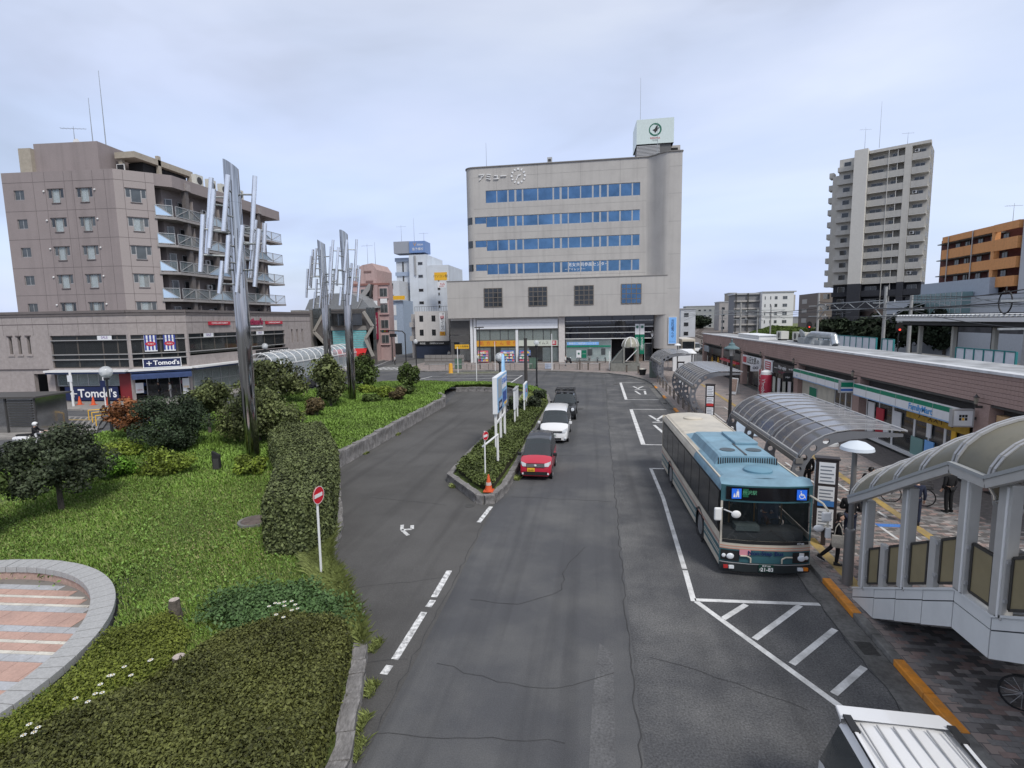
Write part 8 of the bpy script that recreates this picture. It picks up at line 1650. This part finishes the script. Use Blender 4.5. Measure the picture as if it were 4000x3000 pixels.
# clipped hedge
HEDGE = [(-8.75,14.6),(-8.65,15.9),(-11.4,21.7),(-13.7,25.2),(-15.0,26.8),(-16.8,26.4),(-16.4,24.4),(-13.2,20.2),(-11.0,16.2),(-10.2,14.6)]
def hedge():
    t = thing('hedge', 'clipped box hedge running along the lawn edge toward the lane', 'hedge', (0,0,0))
    rng = np.random.default_rng(5); P = []; Nn = []
    c = np.mean(np.array(HEDGE), axis=0)
    def hz(x,y): return 2.0 + .05*np.sin(x*2.1)+.05*np.cos(y*1.7)
    p = scatter(HEDGE, 26000, rng); z = hz(p[:,0],p[:,1]) + rng.normal(size=len(p))*.05
    P.append(np.c_[p,z]); Nn.append(np.c_[rng.normal(size=(len(p),2))*.6, np.ones(len(p))])
    for i in range(len(HEDGE)):
        a, b_ = np.array(HEDGE[i]), np.array(HEDGE[(i+1)%len(HEDGE)]); d = b_-a; L_ = np.linalg.norm(d); n = int(L_*2800)
        s = rng.uniform(0,1,n); zz = rng.uniform(.2,2.02,n); nn = np.array([d[1],-d[0]])/L_
        if np.dot(nn, (a+b_)/2-c) < 0: nn = -nn
        off = rng.normal(size=n)*.05 - .10*np.clip((zz-1.75)*3,0,1) - .1*np.clip((.6-zz)*2,0,1)
        q = a+d*s[:,None]+nn*off[:,None]
        P.append(np.c_[q,zz]); Nn.append(np.c_[np.tile(nn,(n,1)), np.full(n,.3)] + rng.normal(size=(n,3))*.55)
    P = np.concatenate(P); Nn = np.concatenate(Nn)
    v = .5+.25*rng.normal(size=len(P)) + .18*np.sin(P[:,0]*3)*np.cos(P[:,1]*2.3)
    cards('foliage', P, Nn, .07, L_HEDG, t, rng, 1.4, v)
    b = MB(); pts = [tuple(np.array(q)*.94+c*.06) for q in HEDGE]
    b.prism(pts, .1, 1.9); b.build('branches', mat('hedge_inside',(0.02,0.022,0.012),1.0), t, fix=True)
hedge()
# ground cover and grass
AZA = [(-8.3,3.0),(-4.15,3.0),(-4.3,6.85),(-4.75,8.4),(-5.3,10.1),(-5.7,10.6),(-7.0,10.65),(-8.0,9.7),(-8.3,8.2),(-9.2,7.0),(-9.6,5)]
def cover(name, label, poly, n, hfun, size, m, seed, tilt=.7, cat='ground cover', blur=.02):
    rng = np.random.default_rng(seed); p = scatter(poly, n, rng); p = p + rng.normal(size=p.shape)*blur; z = hfun(p[:,0],p[:,1]) + rng.normal(size=n)*.05
    v = .5+.22*rng.normal(size=n)+.2*np.sin(p[:,0]*1.7+p[:,1])*np.sin(p[:,1]*2.1)
    o = cards(name, np.c_[p,z], np.c_[rng.normal(size=(n,2))*tilt, np.ones(n)], size, m, None, rng, 1.7, v)
    tag(o, label, cat, kind='stuff'); return o
def aza_h(x,y): return .78+.08*np.sin(x*2.3+y)*np.cos(y*1.9)+.05*np.sin(x*5.1)*np.sin(y*4.3)
o = cover('azalea_bed', 'bronze green azalea bed beside the kerb', AZA, 120000, aza_h, .035, L_AZA, 61)
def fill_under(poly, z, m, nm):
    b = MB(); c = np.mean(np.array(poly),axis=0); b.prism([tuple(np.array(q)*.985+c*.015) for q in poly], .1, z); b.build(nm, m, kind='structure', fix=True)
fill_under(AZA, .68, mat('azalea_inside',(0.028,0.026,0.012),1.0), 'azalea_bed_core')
# side faces of the azalea bed
def skirt():
    rng = np.random.default_rng(62); P=[];Nn=[]; c=np.mean(np.array(AZA),axis=0)
    for i in range(len(AZA)):
        a,b_=np.array(AZA[i]),np.array(AZA[(i+1)%len(AZA)]); d=b_-a; L_=np.linalg.norm(d); n=int(L_*1600); s=rng.uniform(0,1,n); nn=np.array([d[1],-d[0]])/L_
        if np.dot(nn,(a+b_)/2-c)<0: nn=-nn
        P.append(np.c_[a+d*s[:,None]+nn*rng.normal(size=(n,1))*.05, rng.uniform(.2,.8,n)]); Nn.append(np.c_[np.tile(nn,(n,1)),np.full(n,.4)]+rng.normal(size=(n,3))*.5)
    o = cards('azalea_bed', np.concatenate(P), np.concatenate(Nn), .042, L_AZA, None, rng, 1.6); tag(o,'leafy sides of the azalea bed','ground cover',kind='stuff')
skirt()
GC = [(-10.6,6.2),(-10.5,8.4),(-11.2,10.0),(-10.4,10.9),(-9.2,10.2),(-8.2,8.6),(-8.4,6.5),(-8.9,3.2),(-10.5,3.2)]
cover('moss_cover', 'yellow green creeping ground cover along the plaza rim', GC, 40000, lambda x,y: .42+.06*np.sin(x*3)*np.cos(y*3), .034, leafmat('leaf_moss',(0.125,0.15,0.022),.5), 63)
IVY = [(-9.6,11.9),(-8.0,12.6),(-6.4,11.9),(-5.8,11.2),(-6.2,10.7),(-8.0,10.4),(-9.4,10.9)]
cover('ivy_patch', 'blue green leafy weeds behind the azalea bed', IVY, 11000, lambda x,y: .46+.08*np.sin(x*4)*np.cos(y*3), .055, L_IVY, 64, blur=.22)
ISL = [(-6.45,23.6),(-4.8,21.2),(-4.2,21.2),(-4.05,26),(-4.0,44),(-6.4,44)]
cover('azalea_strip', 'olive green azalea planting on the narrow traffic island', ISL, 44000, lambda x,y: .66+.1*np.sin(x*3+y*.8)*np.cos(y*1.3), .07, leafmat('leaf_island',(0.085,0.11,0.03),.6), 65)
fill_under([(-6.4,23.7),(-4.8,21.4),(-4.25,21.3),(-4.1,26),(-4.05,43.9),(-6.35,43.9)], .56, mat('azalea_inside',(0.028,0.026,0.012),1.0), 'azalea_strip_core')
def grass(name, label, poly, n, hgt, mi, seed, zf=None, lean=.45, w=.012):
    "upright bent blades"
    rng = np.random.default_rng(seed); p = scatter(poly, n, rng)
    d = np.hypot(p[:,0]-PLZ_C[0], p[:,1]-PLZ_C[1]); keep = d > PLZ_R+.05
    keep &= ~in_poly(p[:,0],p[:,1],AZA) ; p = p[keep]; n = len(p)
    t = np.clip((p[:,1]-15)/10,0,1); t = t*t*(3-2*t)
    z = (.22+.5*t+.05*np.sin(p[:,0]*.7)*np.cos(p[:,1]*.5)) if zf is None else np.full(n, zf)
    pat = .5+.5*np.sin(p[:,0]*.9+1.3*np.sin(p[:,1]*.7))*np.cos(p[:,1]*.8+.9*np.sin(p[:,0]*.5))
    dist = np.hypot(p[:,0],p[:,1]); W = w*np.clip(dist/9,1,4)
    hh = hgt*rng.uniform(.5,1.3,n)*(.7+.6*pat); a = rng.uniform(0,2*pi,n); ln = rng.uniform(.1,lean*2,n)*hh
    dx,dy = np.cos(a),np.sin(a)
    V = np.empty((n,4,3)); B = np.c_[p,z-.02]
    V[:,0] = B+np.c_[-dy*W,dx*W,0*W]; V[:,1] = B+np.c_[dy*W,-dx*W,0*W]
    V[:,2] = B+np.c_[dx*ln*.45+dy*W*.7,dy*ln*.45-dx*W*.7,hh*.65]; V[:,3] = B+np.c_[dx*ln,dy*ln,hh]
    me = bpy.data.meshes.new(name); me.vertices.add(4*n); me.vertices.foreach_set('co',V.reshape(-1).astype(np.float32))
    idx = np.empty((n,6),np.int32); k = np.arange(n)*4
    idx[:,0]=k;idx[:,1]=k+1;idx[:,2]=k+2;idx[:,3]=k;idx[:,4]=k+2;idx[:,5]=k+3
    me.loops.add(6*n); me.loops.foreach_set('vertex_index',idx.reshape(-1)); me.polygons.add(2*n); me.polygons.foreach_set('loop_start',np.arange(0,6*n,3,dtype=np.int32)); me.polygons.foreach_set('loop_total',np.full(2*n,3,np.int32)); me.update()
    at = me.attributes.new('var','FLOAT','POINT'); at.data.foreach_set('value',np.repeat(np.clip(.5+.2*rng.normal(size=n)+.35*(pat-.5),0,1),4).astype(np.float32))
    me.materials.append(L_GR[mi]); o = bpy.data.objects.new(name,me); COL.objects.link(o); tag(o,label,'grass',kind='stuff')
NEAR = [(-24,5),(-8.5,5),(-5.2,11),(-8.1,14.7),(-9.3,17.5),(-11.6,22),(-24,22)]
FARL = [(-31,18),(-23,18),(-11.5,21.8),(-13.3,24.6),(-13.4,45),(-14.5,50),(-14.6,54.6),(-9.2,54.8),(-7,52),(-4.2,46),(-4.6,49.6),(-6.3,53.4),(-9.2,56.2),(-18,57.8),(-24,57.3),(-28.4,52.8),(-30.4,45),(-31,29)]
grass('grass', 'bright green rough lawn around the round plaza', NEAR, 230000, .085, 0, 71, w=.0085)
grass('grass', 'yellowish seed stalks mixed through the near lawn', NEAR, 42000, .12, 1, 72, w=.007)
grass('grass', 'green lawn around the sculptures above the stone wall', FARL, 120000, .14, 0, 73)
grass('grass', 'pale grass on the far strip beyond the taxi lane', [(-18,57.6),(-9.3,56.2),(-6.3,53.3),(-4.7,49.6),(-4.3,45.5),(-6.4,45),(-6.8,51),(-9.1,54.8),(-17,55)], 22000, .2, 1, 76, zf=.4)
grass('grass', 'long grass spilling over the kerb by the no entry sign', [(-9.1,16.8),(-8.0,14.5),(-5.6,11.5),(-5.1,10.4),(-5.9,11.2),(-8.6,14.0),(-9.6,16)], 16000, .24, 1, 74, lean=.8, w=.006)
for i,(x,y) in enumerate([(-3.98,7.0),(-4.1,7.9),(-4.5,9.4),(-4.3,8.5),(-5.0,10.8),(-12.9,28),(-12.9,33),(-6.3,22.6),(-3.6,24)]):
    grass('weed_tuft', 'tuft of weeds growing in the gutter beside the stones', [(x-.1,y-.25),(x+.12,y-.25),(x+.12,y+.25),(x-.1,y+.25)], 260, .12, 1, 80+i, zf=.02, lean=.7, w=.006)
cover('lawn_weeds','broad leaved weeds and clover mixed through the near lawn',[(-24,13.2),(-12.4,12),(-11,10.8),(-8,11.8),(-8.8,14.5),(-10.4,15),(-13,20),(-24,21)],6500,lambda x,y: .3+.45*np.clip((y-15)/10,0,1)**1.6+.06*np.sin(x*1.3)*np.sin(y*1.1),.05,leafmat('leaf_weed',(0.13,0.215,0.045),.7),66,blur=.3)
cover('dry_grass','dry straw coloured patches in the near lawn',[(-14,14),(-9.8,13),(-10.2,15.5),(-14,18)],1500,lambda x,y: .27+.3*np.clip((y-15)/10,0,1)**1.6,.035,leafmat('leaf_dry',(0.22,0.2,0.09),.5),67,blur=.6)
# small white daisies, stumps, manhole in the grass
def flowers():
    rng = random.Random(4); wm = mat('petal_white',(0.75,0.75,0.72),.7); ym = mat('flower_eye',(0.5,0.35,0.05),.8)
    i = 0
    for ci,(cx,cy,z,n) in enumerate(((-8.75,8.2,.75,7),(-8.9,7.5,.75,5),(-9.2,6.6,.7,4),(-7.0,10.5,.85,7),(-6.8,10.2,.85,4))):
        for k in range(n):
            x,y,zz = cx+rng.uniform(-.3,.3), cy+rng.uniform(-.3,.3), z+rng.uniform(0,.12)
            t = thing('daisy','small white daisy in the clump '+('next to the grey stump','just below the clump by the grey stump','lowest toward the plaza rim','at the back of the azalea bed','slightly in front of the clump at the back')[ci],'flower',(x,y,0.15),0,'white daisies by the azalea bed')
            b = MB()
            for j in range(7):
                a=2*pi*j/7; b.add([(0,0,zz),(.038*cos(a-.3),.038*sin(a-.3),zz+.005),(.045*cos(a),.045*sin(a),zz),(.038*cos(a+.3),.038*sin(a+.3),zz+.005)],[(0,1,2,3)])
            b.build('petals',wm,t); MB().ball((0,0,zz+.006),.012,6,4).build('flower_centre',ym,t); MB().tube((0,0,0),(0,0,zz),.004,.004,4).build('stem',L_GR[0],t)
flowers()
for i,(x,y,lb) in enumerate([(-8.35,8.9,'sawn grey tree stump beside the bronze azalea bed'),(-10.2,10.9,'pale cut tree stump standing in the lawn near the plaza rim')]):
    s = thing('tree_stump', lb, 'stump', (x,y,.15))
    r = random.Random(i); rings=[[((.13+.03*r.random())*(1.15-.12*q)*cos(2*pi*j/10),(.13+.03*r.random())*(1.15-.12*q)*sin(2*pi*j/10),z) for j in range(10)] for q,z in enumerate((0,.2,.42,.6))]
    MB().loft(rings,True).build('bark',M_BARK,s); MB().poly(rings[-1]).build('cut_face',mat('cut_wood',(0.42,0.36,0.32),.9,var=.3,vs=12),s)
m_ = thing('manhole_cover','rusty brown round manhole cover set in the lawn beside the hedge','manhole',(-12.2,16.9,.3))
MB().lathe([(.0,.1),(.42,.1),(.45,.06),(.45,-.1)],(0,0,0),24).build('lid',mat('rusty_lid',(0.12,0.095,0.085),.9,var=.4,vs=6),m_); MB().lathe([(.46,-.1),(.46,.07),(.56,.07),(.56,-.1)],(0,0,0),24,False).build('ring',M_CONC,m_)
MB().box(.45,-.1,-.1,.95,.35,.08).build('concrete_edge',M_CONC,m_)
# ================================================================== people
SKIN=mat('skin',(0.52,0.33,0.25),.6); HAIR=mat('hair_black',(0.012,0.011,0.011),.5); C_BLK=mat('cloth_black',(0.014,0.014,0.016),.9,var=.2,vs=8); C_NAVY=mat('denim_navy',(0.02,0.026,0.05),.9,var=.25,vs=10); C_WHT=mat('cloth_white',(0.6,0.6,0.58),.9); C_SHOE=mat('shoe_black',(0.02,0.02,0.02),.6); C_SOLE=mat('shoe_sole',(0.6,0.6,0.58),.7); C_GRY=mat('cloth_grey',(0.2,0.2,0.21),.9)
def skin(name,V,E,m,parent,root=0,sub=1):
    me=bpy.data.meshes.new(name); me.from_pydata([v[0] for v in V],E,[]); me.materials.append(m)
    o=bpy.data.objects.new(name,me); COL.objects.link(o); o.parent=parent
    o.modifiers.new('skin','SKIN').use_smooth_shade=True
    for i,sv in enumerate(me.skin_vertices[0].data): r=V[i][1]; sv.radius=(r,r) if not isinstance(r,tuple) else r; sv.use_root=(i==root)
    s=o.modifiers.new('sub','SUBSURF'); s.levels=sub; s.render_levels=sub
    return o
def person(label,x,y,z,rz,h=1.7,lean=0.0,head_turn=0.0,arms=None,legs=None,top=C_BLK,bottom=C_BLK,hair='short',sleeves=True,group=None,detail=True):
    "local: faces -y. arms/legs give joints for (left,right) in body heights"
    t=thing('person',label,'person',(x,y,z),rz,group); k=h/1.7
    P=lambda a:Vector(a)*k
    def ln(a): v=Vector(a); f=max(0,v.z-.95); return (v+Vector((0,-lean*f,0)))*k
    pel=(0,0,.95); wa=(0,0,1.1); ch=(0,.0,1.3); nk=(0,-.01,1.44); hd=(0,-.03,1.58)
    arms=arms or {-1:((-.19,0,1.38),(-.24,.02,1.1),(-.22,-.08,.86)),1:((.19,0,1.38),(.24,.02,1.1),(.22,-.08,.86))}
    legs=legs or {-1:((-.09,0,.9),(-.1,-.01,.5),(-.1,.02,.09)),1:((.09,0,.9),(.1,-.01,.5),(.1,.02,.09))}
    # body: one continuous surface, slightly inside the clothes
    V=[(ln(pel),.1*k),(ln(wa),.1*k),(ln(ch),.12*k),(ln(nk),.05*k),(ln((0,-.02,1.5)),.055*k)]; E=[(0,1),(1,2),(2,3),(3,4)]
    for s in (-1,1):
        a=arms[s]; n=len(V); V+=[(ln(a[0]),.05*k),(ln(a[1]),.038*k),(ln(a[2]),.028*k)]; E+=[(2,n),(n,n+1),(n+1,n+2)]
        l=legs[s]; n=len(V); V+=[(P(l[0]),.07*k),(P(l[1]),.05*k),(P(l[2]),.038*k)]; E+=[(0,n),(n,n+1),(n+1,n+2)]
    skin('body',V,E,SKIN,t)
    V=[(ln((0,0,.9)),(.16*k,.12*k)),(ln(wa),(.155*k,.115*k)),(ln(ch),(.175*k,.125*k)),(ln((0,0,1.41)),.075*k)]; E=[(0,1),(1,2),(2,3)]
    for s in (-1,1):
        a=arms[s]; n=len(V); q=Vector(a[1]).lerp(Vector(a[2]),.88 if sleeves else .1); V+=[(ln(a[0]),.072*k),(ln(a[1]),.056*k),(ln(q),.044*k)]; E+=[(2,n),(n,n+1),(n+1,n+2)]
    skin('jacket',V,E,top,t)
    V=[(P((0,0,.96)),(.145*k,.11*k))]; E=[]
    for s in (-1,1): l=legs[s]; n=len(V); V+=[(P(l[0]),.09*k),(P(l[1]),.068*k),(P(l[2]),.058*k)]; E+=[(0,n),(n,n+1),(n+1,n+2)]
    skin('trousers',V,E,bottom,t)
    for s in (-1,1):
        an=Vector(legs[s][2]); d=-1 if an.y<.2 else -1; tilt=.5 if an.z>.13 else 0
        b=MB(Matrix.Translation(an*k)@Matrix.Rotation(tilt,4,'X')); b.loft([[(x*k,yy*k,zz*k) for x,zz in ((-.04*w,-.085),(.04*w,-.085),(.042*w,-.04),(.025*w,hh),(-.025*w,hh),(-.042*w,-.04))] for yy,w,hh in ((.07,.9,.02),(.0,1,.03),(-.1,1.1,-.03),(-.18,.8,-.05))],True,True); b.build('shoe',C_SHOE,t,fix=True,smooth=50)
        b=MB(Matrix.Translation(an*k)@Matrix.Rotation(tilt,4,'X')); b.box(-.043*k,-.185*k,-.1*k,.043*k,.075*k,-.084*k); b.build('sole',C_SOLE,t)
    # head
    H=ln(hd); M=Matrix.Translation(H)@Matrix.Rotation(head_turn,4,'Z')@Matrix.Rotation(lean*.6,4,'X')
    hb=MB(M); rings=[]
    for z,w,d,o in ((-.115,.03,.03,-.045),(-.1,.05,.055,-.03),(-.06,.065,.08,-.015),(0,.075,.095,0),(.06,.072,.092,.005),(.1,.05,.065,.01),(.12,.015,.02,.01)): rings.append([(w*k*cos(a),(o+d*sin(a))*k,z*k) for a in np.linspace(0,2*pi,15)[:-1]])
    hb.loft(rings,True,True); hb=hb.build('head',SKIN,t,smooth=True,fix=True)
    if detail:
        MB(M).add([(-.014*k,-.09*k,-.03*k),(.014*k,-.09*k,-.03*k),(0,-.118*k,-.028*k),(0,-.09*k,.02*k)],[(0,1,2),(0,2,3),(1,3,2)]).build('nose',SKIN,hb); [MB(M).ball((s*.03*k,-.088*k,.01*k),.011*k,8,5,(1.3,.5,.7)).build('eye',T_BLK,hb) for s in (-1,1)]; MB(M).box(-.02*k,-.094*k,-.062*k,.02*k,-.08*k,-.054*k).build('mouth',mat('lips',(.4,.15,.13),.6),hb); [MB(M).ball((s*.075*k,.0,-.01*k),.025*k,8,6,(.4,.8,1.2)).build('ear',SKIN,hb) for s in (-1,1)]
    low=-.13 if hair=='bob' else -.03; hr=MB(M); rings=[]
    for z,w,d,o in ((low,.085 if hair=='bob' else .076,.07,.035),(.02,.086,.1,.012),(.07,.084,.1,.01),(.115,.058,.07,.012),(.138,.015,.02,.012)): rings.append([(w*k*cos(a),(o+d*sin(a)*(1 if sin(a)>-.2 or z>.05 else .35))*k,z*k) for a in np.linspace(0,2*pi,17)[:-1]])
    if hair!='none': hr.loft(rings,True,True).build('hair',HAIR,t,smooth=True,fix=True)
    for s in (-1,1):
        a=ln(arms[s][1]); w=ln(arms[s][2]); d=(w-a).normalized(); sd=d.cross(Vector((0,1,0))).normalized() if abs(d.y)<.9 else Vector((1,0,0)); up=sd.cross(d)
        hdm=MB(); hdm.bar(w-d*.01,w+d*.085*k,.07*k,.028*k,up)
        if detail:
            for j,(o,l) in enumerate(((-.027,.07),(-.009,.08),(.009,.075),(.027,.06))): p=w+d*.08*k+sd*o*k; q=p+d*l*.55*k+up*.012*k*s; hdm.tube(p,q,.0095*k,.009*k,6).tube(q,q+(d*.6-up*.6).normalized()*l*.5*k,.009*k,.007*k,6)
            p=w+d*.03*k+sd*.036*k; hdm.tube(p,p+(d*.7+sd*.7).normalized()*.06*k,.011*k,.008*k,6)
        hdm.build('hand',SKIN,t,fix=True)
    return t
# woman with tote bag walking to the bus
w=person('person in black with a cream tote bag stepping toward the parked bus',6.95,16.1,.15,radians(78),1.56,.06,-.2,
  arms={-1:((-.18,0,1.38),(-.22,-.02,1.12),(-.17,-.22,1.0)),1:((.18,0,1.38),(.22,.03,1.12),(.2,-.2,.98))},legs={-1:((-.09,0,.9),(-.09,-.03,.5),(-.09,.0,.09)),1:((.09,0,.9),(.09,.12,.52),(.09,.42,.2))},hair='bob')
b=thing('tote_bag','cream canvas tote bag on the shoulder of the walking person','bag',(6.95,16.1,.15),radians(78)); MB().loft([[(-.3,-.12,.62),(-.24,-.13,.62),(-.24,.16,.62),(-.3,.15,.62)],[(-.33,-.17,.75),(-.22,-.17,.75),(-.22,.19,.75),(-.33,.19,.75)],[(-.31,-.16,.98),(-.23,-.16,.98),(-.23,.18,.98),(-.31,.18,.98)]],True,True).build('bag_body',mat('canvas',(0.5,0.46,0.39),.9,var=.2,vs=15),b,fix=True); MB().path([(-.27,-.1,.97),(-.25,-.05,1.2),(-.18,.0,1.31),(-.22,.08,1.2),(-.27,.12,.97)],.012,5).build('strap',MATS['canvas'],b)
# man in black looking at a phone
m=person('person in black jacket and jeans looking down at a phone behind the lamp post',8.0,17.7,.15,radians(150),1.74,.03,0,
  arms={-1:((-.2,0,1.38),(-.26,.02,1.1),(-.1,-.25,1.08)),1:((.2,0,1.38),(.26,.02,1.1),(.1,-.25,1.08))},bottom=C_NAVY); ph=thing('mobile_phone','dark phone held by the person in jeans','phone',(8.0,17.7,.15),radians(150)); MB(Matrix.Translation((0,-.35,1.14))@Matrix.Rotation(.8,4,'X')).box(-.036,-.006,-.07,.036,.006,.07).build('case',M_BLK,ph); MB(Matrix.Translation((0,-.35,1.14))@Matrix.Rotation(.8,4,'X')).box(-.033,.0062,-.065,.033,.0075,.065).build('screen',G_DARK,ph)
person('person in dark jacket bending forward beyond the stair roof',9.75,20.6,.15,radians(100),1.72,.25,0,bottom=C_NAVY)
person('person in black waiting under the nearest shelter',8.6,22.9,.15,radians(170),1.7,0.02)
person('person in black trousers standing between the stair posts',12.75,21.0,.15,radians(200),1.72,0.0)
person('person in navy partly hidden behind a stair post',10.9,19.6,.15,radians(150),1.7,0.0,top=C_NAVY,bottom=C_NAVY)
person('person in black sitting low behind the stair rail',12.6,15.9,.15,radians(150),1.6,.2,0)
# driver, far pedestrians
dr=person('bus driver in white shirt seated behind the steering wheel',5.18,17.0,.38,0,1.62,.05,0,arms={-1:((-.19,0,1.38),(-.22,-.12,1.15),(-.12,-.38,1.15)),1:((.19,0,1.38),(.22,-.12,1.15),(.12,-.38,1.15))},legs={-1:((-.09,0,.9),(-.1,-.4,.85),(-.1,-.42,.45)),1:((.09,0,.9),(.1,-.4,.85),(.1,-.42,.45))},top=C_WHT,bottom=C_NAVY)
for i,(x,y,rz,tp,bt,lb) in enumerate(((-4.6,83.5,80,C_WHT,C_GRY,'pedestrian in white top walking past the bank'),(-33.6,86,-60,C_WHT,C_BLK,'pedestrian in white crossing at the side street'),(-28.0,100,10,C_WHT,C_BLK,'pedestrian in white before the white building'),(-10.8,88,20,C_BLK,C_BLK,'pedestrian in black by the pharmacy door'),(-19.8,88.5,0,C_WHT,C_GRY,'person in white behind the green cabinet'),(-43.6,47.3,-40,C_BLK,C_BLK,'person in black at the drugstore entrance'),(-42.6,47.6,-60,C_WHT,C_GRY,'person in white at the drugstore entrance'))): person(lb,x,y,.14,radians(rz),1.68,top=tp,bottom=bt,group='distant pedestrians',detail=False)
r=person('scooter rider in black jacket with white helmet at the left street',-34.75,27.75,-.12,radians(115),1.68,.15,0,arms={-1:((-.19,0,1.38),(-.25,-.18,1.18),(-.28,-.45,1.12)),1:((.19,0,1.38),(.25,-.18,1.18),(.28,-.45,1.12))},legs={-1:((-.09,0,.95),(-.14,-.42,.9),(-.14,-.4,.5)),1:((.09,0,.95),(.14,-.42,.9),(.14,-.4,.5))},hair='none')
hm=thing('helmet','white helmet worn by the scooter rider','helmet',(-34.75,27.75,-.12),radians(115)); MB().ball((0,-.11,1.6),.14,14,10,(1,1.1,1)).build('shell',F_WHT,hm,smooth=True); MB().box(-.1,-.27,1.55,.1,-.23,1.63).build('visor',G_DARK,hm)
